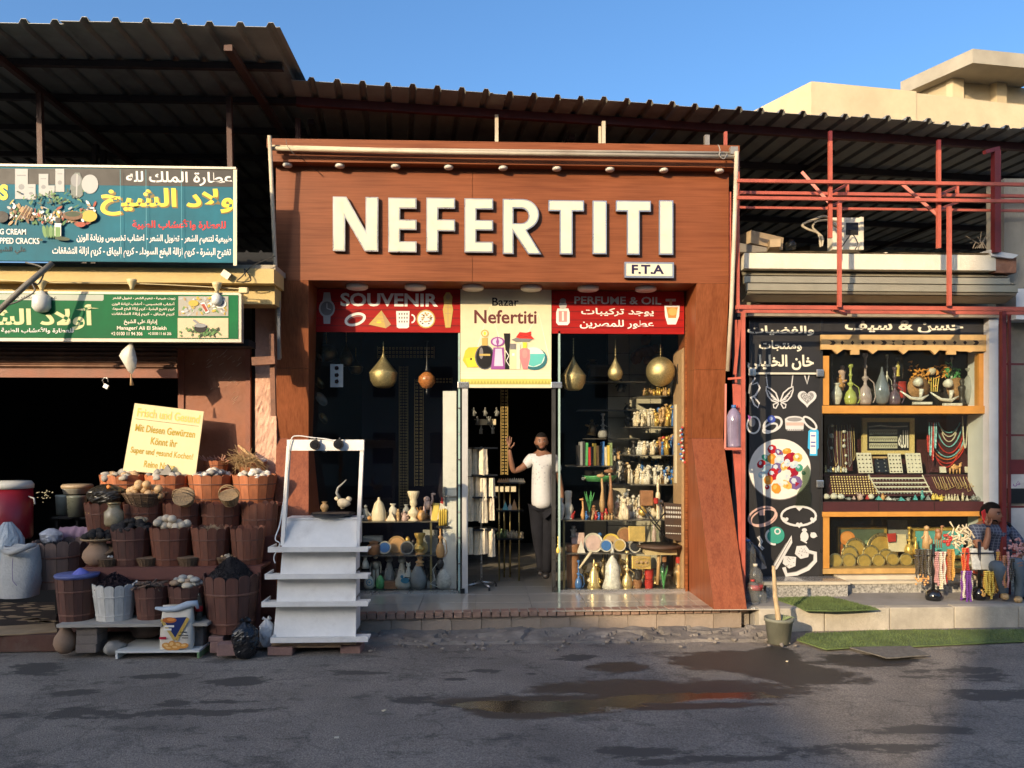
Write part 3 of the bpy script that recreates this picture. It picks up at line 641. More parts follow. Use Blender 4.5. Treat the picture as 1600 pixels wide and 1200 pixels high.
def cable(name,label,pts,r=.006,mat=wire,par=None):
 P_=[Vector(p)for p in pts];Q=[]
 for i in range(len(P_)-1):
  a=P_[max(0,i-1)];b=P_[i];c=P_[i+1];d=P_[min(len(P_)-1,i+2)]
  for k in range(6):
   t=k/6;Q.append(.5*((2*b)+(c-a)*t+(2*a-5*b+4*c-d)*t*t+(3*b-a-3*c+d)*t**3))
 Q.append(P_[-1]);m=MB();m.tube(Q,r,5);return m.obj(name,mat,par,label,'cable' if not par else None)
cable('loose_wire','thin grey wire tied round the top pipe at its right end',[A(1122,226,-.78),A(1125,234,-.78),A(1124,243,-.78),A(1131,248,-.78),A(1136,240,-.78)],.006,steel)
cable('loose_wire','thin dark wire hanging from the top pipe at its left end',[A(447,218,-.78),A(449,228,-.78),A(462,243,-.78),A(475,251,-.70),A(505,275,-.5)],.003)
YB=-.03
def board(name,label,x0,y0,x1,y1,Y,mat,cat='sign',th=.02):
 t=thing(name,label,cat,(X((x0+x1)/2,Y),Y+.01,Z((x0+x1)/2,y1,Y)))
 m=MB();m.box(X(x0,Y),Y,Z((x0+x1)/2,y1,Y),X(x1,Y),Y+th,Z((x0+x1)/2,y0,Y));m.obj('board',mat,t);return t
redb=M('red_plank_print',(.34,.012,.010),.55,.25,3,.05,stretch=(.6,1,7),spec=.15)
wink=P('white_ink',(.78,.74,.68));dred=P('dark_red_ink',(.16,.006,.006));gink=P('gold_ink',(.52,.36,.10));kink=P('black_ink',(.012,.01,.01));silver=P('silver_ink',(.45,.43,.40));tan=P('tan_ink',(.42,.27,.13))
maroon=P('maroon_ink',(.13,.03,.03));greyink=P('grey_ink',(.2,.18,.17));pinkink=P('pink_ink',(.70,.28,.25));orangeink=P('orange_ink',(.70,.25,.06));skyi=P('sky_ink',(.12,.38,.55));greeni=P('green_ink',(.10,.30,.08));bluei=P('blue_ink',(.05,.08,.35));yel=P('yellow_ink',(.82,.62,.05))
r1=board('red_banner','dark red banner reading SOUVENIR with ring, pyramid, mug and plate pictures',484,452,719,519,YB,redb)
p=Print(YB)
for y in(471,484,497,509):p.line([(485,y),(718,y)],1.3,dred)
p.text('SOUVENIR',532,457.5,684.5,478.5,wink,.03)
p.ring(555,499,15,8,4.2,wink,rot=-.3);p.ring(555,500,12,5,1,greyink,rot=-.3)
p.poly([(596,485),(611,507),(603,513),(576,507)],gink);p.poly([(596,485),(611,507),(603,513)],tan);p.ell(592,503,4,2,yel)
for y in(492,497,502):p.line([(596-(y-485)*.75,y),(599+(y-485)*.4,y+1)],.7,tan)
p.poly([(619,486),(640,486),(639,511),(636,513),(623,513),(620,511)],wink);p.ring(643,498,5,6,2.3,wink,a0=-90,a1=90);
for k in range(12):p.rect(623+k%4*4,489+k//4*6,625+k%4*4,492+k//4*6,greyink)
p.ell(665.5,498.5,14.5,14.5,gink);p.ell(665.5,498.5,12.5,12.5,wink)
rn=random.Random(2)
for k in range(30):a=rn.random()*6.3;r_=rn.random()**.5*10;p.ell(665.5+r_*math.cos(a),498.5+r_*math.sin(a),1.6,1.1,rn.choice([tan,maroon,gink,kink]),6)
p.poly([(697,457),(703,457),(707,464),(706,475),(708,484),(704,512),(696,512),(692,484),(694,475),(693,464)],gink);p.ell(700,464,3.2,4.5,tan);p.line([(700,472),(700,508)],1.2,tan);p.line([(694,480),(706,480)],1,tan);p.line([(695,490),(705,490)],1,tan)
p.poly([(506,457),(516,457),(518,472),(516,506),(506,506),(504,472)],silver);p.ell(511,482,12.5,14,silver);p.ell(511,482,10,11,greyink);p.line([(511,482),(511,474)],1,wink);p.line([(511,482),(517,484)],1,wink)
p.done(r1)
r2=board('red_banner','dark red banner reading PERFUME & OIL with Arabic lines and perfume bottle pictures',862,455,1069,521.5,YB,redb)
p=Print(YB)
for y in(474,487,500,512):p.line([(863,y),(1068,y)],1.3,dred)
p.text('PERFUME & OIL',897.5,463,1033,475,silver,.02)
p.text('يوجد تركيبات',908,481,1021.5,494,wink,.02);p.text('عطور للمصرين',906,499.5,1021.5,513.5,wink,.02)
p.poly([(871,482),(888,482),(890,488),(890,504),(887,508),(872,508),(869,504),(869,488)],wink);p.poly([(873,486),(886,486),(886,503),(873,503)],pinkink);p.ell(879.5,477,6,6,silver);p.ell(879.5,470,5,4,greyink);p.rect(878,487,881,501,wink)
p.poly([(1038,477),(1062,477),(1061,494),(1056,507),(1043,507),(1039,494)],wink);p.poly([(1041,480),(1059,480),(1056,497),(1044,497)],orangeink);p.ell(1051,487,7,6,P('amber_ink',(.8,.42,.12)));p.rect(1040,467,1056,471,silver);p.rect(1046,468,1050,477,tan)
p.done(r2)
creamb=P('cream_banner',(.70,.62,.40),.35,coat=.3)
cb=board('cream_banner','cream banner reading Bazar Nefertiti above a row of perfume bottle pictures',719.5,450,861.5,606,YB-.012,creamb)
p=Print(YB-.012)
for pts in(((741,560),(765,480),(790,560)),((800,560),(842,490),(858,560))):p.line([pts[0],pts[1],pts[2]],1.2,P('pale_cream_ink',(.85,.80,.62)))
p.text('Bazar',769,465,810.5,478,kink,.015);p.text('Nefertiti',741,484,838.5,505.5,maroon,.02)
for k in range(12):p.rect(720,578+k*1.2,861,579.2+k*1.2,P('pale_olive_ink',(.70,.68,.48))if k%2 else creamb)
p.rect(719.5,592,861.5,600.5,P('olive_gold_ink',(.60,.52,.12)))
for k in range(28):p.poly([(720+k*5,600),(722.5+k*5,594),(725+k*5,600)],P('deep_gold_ink',(.42,.36,.08)))
p.poly([(723,563),(727,548),(732,543),(748,542),(752,560),(750,574),(730,574)],P('amber_gold_ink',(.80,.50,.05)));p.poly([(727,560),(745,558),(748,572),(732,574)],yel);p.ell(736,561,1.5,2,kink)
p.ell(757.5,558,15.5,19.5,P('smoke_ink',(.10,.10,.11)));p.ell(757.5,558,13.5,18,kink);p.ell(752,552,3,9,greyink);p.rect(749,553,766,556,gink);p.rect(753,528,762,540,gink);p.ell(757.5,521,6,6,gink);p.ell(757.5,521,4,4,creamb);p.ell(757.5,521,2,3,yel)
purp=P('purple_ink',(.30,.08,.28));lil=P('lilac_ink',(.68,.52,.62))
p.poly([(771,543),(787,543),(789,577),(767,577)],purp);p.poly([(774,545),(784,545),(786,572),(772,572)],lil);p.ell(777.5,534,11,7.5,purp);p.ell(777.5,534,8,5.5,lil);p.poly([(777.5,525),(780,534),(777.5,544),(775,534)],purp)
p.poly([(787,521),(797,521),(796,548),(797,577),(789,577),(790,548)],kink);p.line([(790,548),(795,556),(791,564),(796,572)],1.2,wink)
p.rect(796,546,807,577,P('pale_green_ink',(.55,.60,.35)));p.rect(797,537,806,546,greyink);p.rect(800,552,804,556,wink);p.rect(807,537,813,577,P('mist_ink',(.62,.63,.48)))
p.ell(835,561,20,17.5,P('teal_dark_ink',(.04,.16,.17)));p.ell(833,558,18,15.5,P('mint_ink',(.60,.74,.62)));p.poly([(816,553),(852,553),(846,568),(833,573),(820,568)],P('teal_ink',(.12,.48,.42)))
p.poly([(812,547),(816,544),(824,544),(828,547),(828,560),(824,577),(817,577),(812,560)],P('rose_ink',(.75,.22,.22)));p.ell(820,553,4,7,pinkink);p.rect(817,535,823,544,yel)
p.poly([(799,531),(808,527),(834,529),(826,534),(806,534)],greyink);p.poly([(806,527),(812,519),(822,520),(830,518),(829,524),(835,530),(822,529),(812,529)],P('scarlet_ink',(.62,.03,.02)));p.line([(812,524),(822,526),(830,523)],.8,maroon)
p.done(cb)
zt=Z(600,519,0);
def window(label,x0,x1,ztop,zbot,Y=0.):
 t=thing('shop_window',label,'window',((X(x0,Y)+X(x1,Y))/2,Y,zbot));a,b=X(x0,Y),X(x1,Y)
 m=MB();m.box(a+.004,Y-.005,zbot+.004,b-.004,Y+.005,ztop-.004);m.obj('pane',glasswin,t)
 m=MB();m.box(a,Y-.02,zbot-.035,b,Y+.04,zbot+.003);m.obj('sill_rail',chrome,t)
 m=MB();m.box(a,Y-.015,ztop-.003,b,Y+.02,ztop+.03);m.obj('head_rail',black,t);return t,a,b
wl,a,b=window('tall glass shop window left of the door',487,718,zt,FZ+.028)
m=MB();m.box(a-.03,-.02,FZ,a+.001,.12,fz0-.003);m.obj('jamb',darkwall,wl)
wr,a,b=window('tall glass shop window right of the door',873,1070,zt,FZ+.028)
m=MB();m.box(b+.001,-.02,FZ,b+.03,.3,fz0-.003);m.obj('jamb',LAMD,wr)
door=thing('shop_door','glass door leaf with pale film standing open inwards, steel bar handle','door',(X(725,0),0,FZ))
gedge=M('green_glass_edge',(.35,.48,.42),.15,.1,5,0)
m=MB();m.box(X(716,0),-.02,FZ,X(719,0),.02,zt+.05);m.obj('glass_edge',gedge,door)
m=MB();m.box(X(722,0),-.03,FZ,X(731,0),.03,Z(726,604,0));m.obj('door_jamb',M('pale_door_metal',(.62,.60,.56),.35,.08,5,.05,metal=.35),door)
m=MB();m.box(X(862,0),-.02,FZ,X(868,0),.04,Z(865,598,0));m.obj('door_jamb',M('dark_door_metal',(.10,.095,.085),.3,.2,5,.05,metal=.6),door)
m=MB();m.box(X(872,0),-.03,FZ,X(875,0),.03,zt+.02);m.obj('glass_edge',gedge,door)
for px in(718,863):m=MB();m.rbox((X(px+6,0),-.035,Z(px,602,0)),(.13,.03,.07),bev=.006);m.obj('patch_fitting',chrome,door)
m=MB();m.box(X(731,0),-.01,Z(790,606,0)+.01,X(862,0),.02,Z(790,604,0)+.03);m.obj('head_bar',chrome,door)
m=MB();m.rbox((X(723,0),-.04,FZ+.03),(.05,.03,.06));m.obj('patch_fitting',black,door)
for yy in(560,638,678,718,758,800,840,880):m=MB();m.tube([(X(717.5,0),-.028,Z(718,yy,0)),(X(717.5,0),-.021,Z(718,yy,0))],.011,10);m.obj('glass_clip',chrome,door)
hx=X(713,.10);ex,ey_=X(692,.12),.12;zt2=Z(692,611,.12)
film=M('pale_door_film',(.62,.60,.54),.3,.1,3,.03)
m=MB();m.hexa([(ex,ey_,FZ+.02),(hx,.10,FZ+.02),(hx,.14,FZ+.02),(ex,ey_+.04,FZ+.02),(ex,ey_,zt2),(hx,.10,zt2),(hx,.14,zt2),(ex,ey_+.04,zt2)]);m.obj('door_leaf',film,door)
hz=Z(697,775,.1)
m=MB();m.rbox((X(694,.1),.10,hz),(.02,.04,.22));m.tube([(X(694,.1),.08,hz),(X(697,.05),.05,hz+.0),(X(714,.05),.045,hz-.01)],.011,8);m.obj('door_handle',steel,door)
tilew=M('olive_wall_tile',(.46,.42,.31),.35,.2,2,.05,dirt=.4,dcol=(.12,.11,.08),rnd=.12)
iw=thing('tiled_partition','olive beige tiled wall at the back of the right window','wall',(X(975,1.6),1.6,FZ))
x0,x1=X(950,1.6),X(1100,1.6)
m=MB();m.box(x0,1.63,FZ,x1,1.75,3.9);m.obj('wall_core',darkwall,iw)
part_copies(local(iw,lambda m:m.rbox((0,0,0),(.292,.02,.292),bev=.003)),'wall_tile',tilew,iw,[((x0+.15+.3*i-WL[iw.name].x,.02,.15+.3*j),0,(1,1,1))for i in range(int((x1-x0)/.3))for j in range(12)])
cheek=thing('display_side_board','narrow chipboard side of the right window beside the brown column','board',(X(1068,.1),.1,FZ))
m=MB();zc=Z(1068,548,.1)
m.hexa([(X(1063,.1),.04,FZ),(X(1070,.1),.04,FZ),(X(1072,.1),.5,FZ),(X(1065,.1),.5,FZ),(X(1063,.1),.04,zc),(X(1070,.1),.04,zc+.06),(X(1072,.1),.5,zc+.06),(X(1065,.1),.5,zc)]);m.obj('board',M('chipboard',(.42,.26,.13),.7,.2,25,.2),cheek)
m=MB();m.box(X(1055,.3),.3,Z(1060,755,.3),X(1063,.3),.36,Z(1060,632,.3));m.obj('post',M('cream_post',(.6,.52,.36),.5,.1,5,.1),cheek)
fret=M('gold_fretwork',(.72,.50,.18),.45,.2,9,.05)
ft2=thing('fretwork_screen','dark purple screen edged with gold star fretwork strips inside the shop','screen',(X(640,1.5),1.5,FZ))
m=MB();m.box(X(565,1.6),1.6,FZ,X(715,1.6),1.64,3.4);m.obj('backing',M('black_purple_cloth',(.012,.008,.016),.9,.3,3,.1),ft2)
def strip(x0,y0,x1,y1,Y,cell=4.6):
 m=MB();w=x1-x0;h=y1-y0;nx=max(2,round(w/cell/1.0));ny=max(2,round(h/cell));cw,chh=w/nx,h/ny
 for i in range(nx):
  for j in range(ny):
   cx,cy=x0+cw*(i+.5),y0+chh*(j+.5);pts=[A(cx+cw*.42*math.cos(t)*(1 if k%2 else.62),cy+chh*.42*math.sin(t)*(1 if k%2 else.62),Y)for k,t in enumerate([math.pi*k/4 for k in range(8)])]
   c=A(cx,cy,Y)
   inn=[c+(p_-c)*.62 for p_ in pts]
   for k in range(8):m.q([pts[k],pts[(k+1)%8],inn[(k+1)%8],inn[k]],[(0,1,2,3)])
 for(a_,b_,c_,d_)in((x0-.6,y0,x0,y1),(x1,y0,x1+.6,y1)):m.q([A(a_,b_,Y),A(c_,b_,Y),A(c_,d_,Y),A(a_,d_,Y)],[(0,1,2,3)])
 m.obj('fret_strip',fret,ft2)
strip(624,572,637,805,1.55,4.4);strip(648,592,661,760,1.5,5.5);strip(590,541,678,560,1.5,5.5);strip(661,590,706,599,1.5,5)
fs2=thing('fretwork_strip','single gold fretwork strip hanging in the dark behind the doorway','screen',(X(788,1.9),1.9,FZ));ft2_=ft2;ft2=fs2;strip(783,608,793,742,1.9,5.2);ft2=ft2_
#RIGHT SHOP FRONT
WZ=.405
jet=M('black_panel_print',(.032,.030,.029),.35,.15,2,.02)
jp=thing('jewellery_sign','tall black shop panel printed with silver jewellery and a white plate of gemstones','sign',(X(1225,0),0,.39))
pz0,pz1=.392,Z(1225,494,0)
m=MB();m.box(X(1166,0),0,pz0,X(1281.5,0),.04,pz1);m.obj('panel',jet,jp)
m=MB();m.box(X(1281.5,0),-.01,pz0,X(1285,0),.05,pz1);m.obj('edge_trim',M('dark_alu',(.09,.085,.08),.3,.1,5,0,metal=.7),jp)
p=Print(0)
ck=P('cream_ink',(.80,.74,.58));sil=P('bright_silver_ink',(.62,.60,.57));mid=P('mid_grey_ink',(.26,.25,.24));rose=P('rosegold_ink',(.62,.40,.33))
p.text('والفضيات',1168,508.5,1272,524,ck,.03);p.text('ومنتجات',1186,532,1252.5,549,ck,.025);p.text('خان الخليلى',1168,554,1271.5,578,ck,.03)
p.line([(1197,585),(1199.5,605)],1.6,sil);p.line([(1239,585),(1236.5,605)],1.6,sil)
for s in(1,-1):
 q=lambda x:1218+s*(x-1218)
 p.line([(q(1219),627),(q(1224),614),(q(1232),607),(q(1239),604),(q(1239),610),(q(1236),619),(q(1230),626),(q(1221),629)],2.2,sil,True)
 for k in range(4):p.line([(q(1220),627),(q(1229+k*2.6),623-k*4.4)],1.3,sil)
 p.line([(q(1221),629),(q(1228),632),(q(1227),637),(q(1224),638),(q(1220),631)],2,sil,True)
p.line([(1257,586),(1261,600),(1264,586)],2,sil)
ht=lambda k,cx,cy:[(cx+k*16*math.sin(t)**3,cy-k*(13*math.cos(t)-5*math.cos(2*t)-2*math.cos(3*t)-math.cos(4*t)))for t in[2*math.pi*i/32 for i in range(32)]]
p.poly(ht(.92,1261,622),sil);p.poly(ht(.66,1261,621),mid)
for k in range(40):
 a=random.random()*6.28;r_=random.random()**.5*8;p.ell(1261+r_*math.cos(a),620+r_*math.sin(a)*.8,.8,.6,sil,5)
p.line([(1180,590),(1172,602),(1183,598),(1187,606),(1180,618),(1172,622)],3,sil);p.line([(1178,620),(1186,630),(1184,637),(1178,632),(1174,622)],2.4,sil,True);p.line([(1172,600),(1170,615)],3,mid)
p.ring(1177,664,10,13,2.6,sil);p.ell(1175,660,5,7,mid);p.poly([(1168,648),(1174,652),(1170,658)],purp)
p.ring(1207,663,15,10,3.6,sil,rot=-.5);p.ring(1203,669,12,6,3,sil,rot=-.45);p.ell(1205,655,6.5,6,bluei);p.ell(1204,654,3,3,P('pale_blue_ink',(.35,.42,.62)))
p.poly([(1226,654),(1256,654),(1255,670),(1250,673),(1232,673),(1227,670)],sil);p.ell(1241,655,14,5,sil);p.ell(1241,655.5,11.5,3.2,mid);p.rect(1228,660,1255,665,rose);
for k in range(9):p.ell(1230+k*3,672,1.2,1.8,mid,6)
p.ring(1265,661,13,5.5,3,sil,rot=.75)
p.ell(1218,733.5,49,48,greyink,40);p.ell(1218,733,48,47,P('plate_ink',(.74,.69,.60)),40);p.ell(1219,735,40,38,P('plate_ink_inner',(.78,.73,.63)),36)
gcol=[P('ruby_ink',(.42,.015,.02)),P('topaz_ink',(.70,.26,.03)),P('aqua_ink',(.35,.50,.55)),P('amethyst_ink',(.16,.10,.24)),P('emerald_ink',(.05,.28,.18)),P('pearl_ink',(.70,.66,.58)),P('garnet_ink',(.30,.01,.03)),P('ice_ink',(.52,.58,.62)),P('honey_ink',(.72,.42,.10))]
gems=[(1206,702,6,6,0),(1217,707,6,4,3),(1229,705,4,6,1),(1197,716,4,7,4),(1206,717,6,7,1),(1218,720,7,8,7),(1234,715,6,9,6),(1246,715,6,6,8),(1189,725,6,5,0),(1201,733,9,7,2),(1213,732,7,8,3),(1225,729,6,5,8),(1238,736,8,8,6),(1248,731,5,5,4),(1255,739,3,2.5,4),(1189,742,4,4,2),(1207,741,8,7,0),(1200,750,6,6,1),(1218,747,5,6,5),(1227,742,6,8,5),(1242,754,9,9,3),(1228,757,5,8,8),(1216,755,7,6,5),(1198,761,3,3,0),(1212,763,7,6,1),(1229,723,5,4,7),(1240,726,6,4,7)]
for i,(x,y,a,b_,c)in enumerate(gems):
 a*=1.25;b_*=1.25;p.ell(x,y,a,b_,gcol[c],8,rot=i*.7);p.ell(x-a*.2,y-b_*.25,a*.45,b_*.4,gcol[(7,8,5,7,2,5,0,5,5)[c]],6,rot=i);p.poly([(x,y-b_*.1),(x+a*.6,y+b_*.1),(x,y+b_*.6)],gcol[(6,1,7,6,4,7,6,2,1)[c]])
p.ring(1190,806,22,13,3,rose,rot=-.35);p.ring(1193,809,21,12,2.4,rose,rot=-.35);p.rect(1186,797,1194,805,rose)
p.ring(1247,806,27,15,3.4,sil)
for x,y in((1248,793.5),(1248,820),(1226,812),(1270,812)):p.poly(ht(.32,x,y),sil)
p.ell(1211,836,14,13.5,P('jade_ink',(.05,.30,.22)));p.ring(1207,839,12,10,3,sil,rot=.9,a0=20,a1=190);p.ell(1214,830,5,5,sil);p.ell(1214,830,3,3,P('jade_ink',(.05,.30,.22)))
p.ell(1256,838,6.5,8,sil);p.ell(1256,828,4,3,sil);p.ell(1270,836,5,4.5,sil);p.line([(1250,843),(1260,848)],2,sil);p.line([(1266,832),(1276,838)],1.5,sil)
p.line([(1184,838),(1189,846),(1186,852),(1192,858)],5,sil);p.line([(1184,838),(1189,846),(1186,852),(1192,858)],1,mid)
p.poly([(1236,836),(1237,848),(1214,888),(1205,896),(1206,886)],sil);p.line([(1235,842),(1208,890)],1.2,mid);p.line([(1228,848),(1207,882)],1,mid)
p.poly([(1244,853),(1258,852),(1264,860),(1262,870),(1250,873),(1241,865)],sil);p.poly([(1243,870),(1224,868),(1222,880),(1232,888),(1242,884)],sil)
p.line([(1262,862),(1273,864),(1273,876),(1262,888),(1244,896),(1228,898),(1224,886)],6,sil);p.line([(1262,864),(1270,866),(1270,875),(1260,885),(1243,893),(1230,895)],1,mid)
for k in range(14):p.ell(random.uniform(1226,1240),random.uniform(871,884),1,.8,mid,5);p.ell(random.uniform(1246,1260),random.uniform(856,869),1,.8,mid,5)
p.done(jp)
m=MB();m.box(X(1169,-.02),-.03,Z(1200,585,-.02),X(1283,-.02),-.012,Z(1200,582,-.02));m.obj('top_bar',M('pale_bar',(.65,.60,.48),.4,.05,5,0),jp)
for(px,py,mt)in((1175,582,chrome),(1281,583,chrome),(1281,756,chrome)):m=MB();m.rbox((X(px,-.03),-.035,Z(px,py,-.03)),(.09,.02,.09),bev=.012);m.obj('glass_clamp',mt,jp)
m=MB();Yt=-.04;m.poly([A(x,y,Yt)for x,y in((1253,736),(1262,726),(1266,734),(1265,766),(1268,772),(1266,790),(1243,790),(1246,770),(1254,756))],(0,.006,0));m.obj('loose_glass_piece',glassmat('tinted_glass',(.62,.68,.60),.02,.1),jp)
stk=thing('blue_sticker','light blue and white sticker at the right edge of the black panel','sticker',(X(1271,-.008),-.008,1.5))
p=Print(-.004);p.poly([(1263,674),(1266,671),(1277,671),(1279,674),(1279,700),(1277,703),(1277,712),(1265,712),(1265,703),(1262,700)],P('cyan_ink',(.06,.42,.68)));p.rect(1266,675,1275,709,wink)
for y in(680,690,696):p.rect(1267,y,1274,y+2,bluei)
p.done(stk)
ms=thing('name_board','black board with cream Arabic lettering above the wooden display case','sign',(X(1410,-.0),0,3.2))
m=MB();m.box(X(1285.5,0),-.0,Z(1410,523.5,0),X(1545,0),.04,Z(1410,494,0));m.obj('board',jet,ms)
p=Print(0);p.text('حسن & سيف',1320,500,1505,520,ck,.03);p.done(ms)
oak=M('honey_oak',(.55,.25,.05),.35,.15,5,.05,stretch=(1,1,1),coat=.3);oak2=M('pale_carved_wood',(.58,.36,.14),.5,.18,7,.15)
dc=thing('display_case','honey coloured wooden display case built into the jewellery shop front','display case',(X(1415,0),0,WZ))
YC=.0
def bx(mat,x0,y0,x1,y1,Ya,Yb,name,par):m=MB();xm=(x0+x1)/2;m.box(X(x0,Ya),Ya,Z(xm,y1,Ya),X(x1,Ya),Yb,Z(xm,y0,Ya));return m.obj(name,mat,par)
bx(oak,1286,556,1295.5,633,.0,.09,'upright',dc);bx(oak,1530,552,1541,636,.0,.09,'upright',dc)
bx(oak,1285,634,1545,646,-.02,.6,'shelf_rail',dc)
bx(M('burgundy_felt',(.055,.012,.014),.9,.2,8,.2),1286,784,1545,799,-.0,.5,'plinth_board',dc)
for px in(1373,1460):bx(M('felt_joint',(.02,.005,.005),.9),px-.5,784,px+.7,799,-.004,.0,'joint',dc)
bx(oak,1285,799.5,1545,807,-.02,.1,'rail',dc);bx(oak,1286,807,1296,888,.0,.09,'upright',dc);bx(oak,1536,807,1545,888,.0,.09,'upright',dc);bx(M('worn_oak',(.50,.30,.10),.5,.25,8,.2),1286,888,1545,896,-.02,.6,'base_rail',dc)
val=MB();V0=[(1283,523),(1541,523),(1541,549)];pts=[]
z=lambda x,y:A(x,y,-.05)
prof=[(1541,549),(1520,549),(1516,551),(1512,549),(1500,549),(1494,548),(1494,554),(1480,554),(1480,548),(1468,547),(1461,554),(1454,547),(1420,547),(1412,553.5),(1404,547),(1372,547),(1364,553),(1356,547),(1343,546),(1343,554),(1330,554),(1330,547),(1318,546),(1308,553),(1300,546),(1283,546)]
val.poly([z(*q)for q in[(1283,523),(1541,523)]+prof],(0,.03,0));val.obj('carved_valance',oak2,dc)
m=MB();k=0
for i in range(15):
 x=1300+i*16;kind=i%3
 pts_=[(x-4,532),(x,535.5),(x-4,539),(x+3,539),(x+6,535.5),(x+3,532)]if i in(0,14,5,9)else[(x-3,535.5),(x,532),(x+3,535.5),(x,539)]
 if i in(6,7,8):pts_=[(x-3,532),(x+3,532),(x,535.5),(x+3,539),(x-3,539),(x,535.5)]
 m.poly([A(a_,b_,-.0515)for a_,b_ in pts_])
m.obj('carved_cutouts',P('cutout_shadow_wood',(.06,.035,.02)),dc,kind='stuff')  # flat dark shapes, the shade inside the cutouts is put into their colour
gl=MB();gl.box(X(1296,.04),.03,Z(1410,633,.03),X(1530,.04),.036,Z(1410,548,.03));gl.obj('glass_pane',clear,dc)
gl=MB();gl.box(X(1286,.04),.01,Z(1410,784,.01),X(1544,.04),.016,Z(1410,647,.01));gl.obj('glass_pane',clear,dc)
gl=MB();gl.box(X(1296,.04),.03,Z(1410,888,.03),X(1536,.04),.036,Z(1410,807,.03));gl.obj('glass_pane',clear,dc)
burg=M('burgundy_velvet',(.06,.011,.014),.95,.3,9,.2)
bx(burg,1288,640,1540,800,.75,.78,'back_cloth',dc);bx(M('dark_back_board',(.03,.025,.02),.7),1288,500,1545,900,.8,.84,'back_board',dc)
m=MB();m.box(X(1288,.1),.05,Z(1400,784,.05)-.01,X(1540,.1),.75,Z(1400,784,.05)+.0);m.obj('display_floor',burg,dc)
m=MB();m.box(X(1289,.1),.35,Z(1400,741,.5)-.02,X(1538,.1),.75,Z(1400,741,.5));m.obj('display_ledge',burg,dc)
yA,yB=.14,.34;zA,zB=Z(1400,775,yA),Z(1400,741,.35)-.03
m=MB();m.q([(X(1289,.2),yA,zA),(X(1537,.2),yA,zA),(X(1533,.3),yB,zB),(X(1292,.3),yB,zB)],[(0,1,2,3)]);m.obj('display_slope',burg,dc)
rs=thing('plaster_pillar','slim bluish white plaster pillar right of the display case','pillar',(X(1555,0),0,.36))
bx(whitep,1545.5,494,1560,895,-.10,.3,'pillar_shaft',rs)
al=M('beige_shutter_metal',(.36,.32,.23),.42,.12,3,.1,metal=.3,dirt=.35,dcol=(.3,.25,.17))
sb=thing('roller_shutter','beige ribbed metal roller shutter box above the jewellery shop','shutter',(X(1370,-.3),-.3,3.3))
xL,xR=X(1163,-.25),X(1583,-.25)
zs=[Z(1370,y,-.28)for y in(422,432,445,458,463.5,472,480,489,496)]
prof=[(-.16,zs[0]),(-.25,zs[1]),(-.255,zs[2]),(-.33,zs[2]-.005),(-.33,zs[3]),(-.37,zs[3]-.006),(-.355,zs[4]),(-.20,zs[5])]
for i in range(len(prof)-1):
 (ya,za),(yb,zb)=prof[i],prof[i+1];xr_=xR-.02*abs(i-3)
 m=MB();m.hexa([(xL,yb,zb+.012),(xr_,yb,zb+.012),(xr_,yb+.05,zb+.012),(xL,yb+.05,zb+.012),(xL,ya,za),(xr_,ya,za),(xr_,ya+.05,za),(xL,ya+.05,za)]);m.obj('shutter_slat',al,sb)
m=MB();m.box(xL,-.02,Z(1370,494,-.1),xR-.15,.2,zs[0]);m.obj('housing',al,sb)
m=MB();m.box(X(1168,-.14),-.15,Z(1350,495,-.14),X(1562,-.14),-.05,Z(1350,487,-.14));m.obj('bottom_slat',M('shutter_slat_brown',(.30,.24,.17),.5,.2,7,.1,dirt=.4),sb)
m=MB();m.box(X(1168,-.12),-.13,Z(1350,486.3,-.12),X(1562,-.12),-.04,Z(1350,479,-.12));m.obj('bottom_slat',al,sb)
m=MB();m.box(xL,-.3,zs[5]-.12,xR,-.1,zs[5]-.16);m.v=[];m.f=[];m.m=[];m.sm=[]
m.box(xL+.01,-.04,Z(1350,478.5,-.1),xR-.05,.15,zs[5]+.0);m.obj('dark_gap',darkwall,sb)
sl=thing('concrete_ledge','white painted concrete ledge with a rubble strewn top above the shutter box','ledge',(X(1370,-.25),-.25,3.8))
za,zb=Z(1370,421,-.30),Z(1370,397,-.30)
m=MB();m.box(X(1163,-.3),-.30,za,X(1556,-.3),-.02,zb);m.obj('fascia_band',M('cream_painted_concrete',(.72,.66,.52),.8,.08,4,.4,dirt=.3,dcol=(.45,.36,.25)),sl)
m=MB();m.box(X(1556,-.3)+.004,-.28,za-.02,X(1590,-.3),-.02,zb-.02);m.obj('broken_end',M('bare_brick_end',(.30,.14,.08),.9,.3,9,.6,dirt=.4,dcol=(.45,.38,.3)),sl)
m=MB();NX=120;vs=[]
for j in range(13):
 for i in range(NX+1):
  x=X(1152,-.3)+(X(1592,-.3)-X(1152,-.3))*i/NX;y=-.31+1.3*j/12
  vs.append((x,y,zb+.006+.02*abs(mnoise.noise(Vector((x*4,y*5,0))))+.035*max(0,mnoise.noise(Vector((x*1.3,y*2,7))))))
m.q(vs,[(j*(NX+1)+i,j*(NX+1)+i+1,(j+1)*(NX+1)+i+1,(j+1)*(NX+1)+i)for j in range(12)for i in range(NX)]);m.obj('rubble_top',mottled('rubble_concrete',(.40,.33,.24),.3,(.2,.16,.11),7,bump=.9,fine=30),sl)
m=MB()
for k in range(120):x=random.uniform(X(1152,0),X(1590,0));m.blob((x,random.uniform(-.27,.5),zb+.02),random.uniform(.008,.028),k,.5,0,(1,1,.6),False)
o=m.obj('rubble_piece',MATS['rubble_concrete'],sl);o['kind']='stuff'
mb_=thing('meter_box','battered cream electric meter box with a dark opening and loose wires on the ledge','meter box',(X(1325,.0),0,zb))
wh=M('yellowed_white',(.70,.64,.50),.55,.12,5,.2,dirt=.4,dcol=(.4,.3,.2))
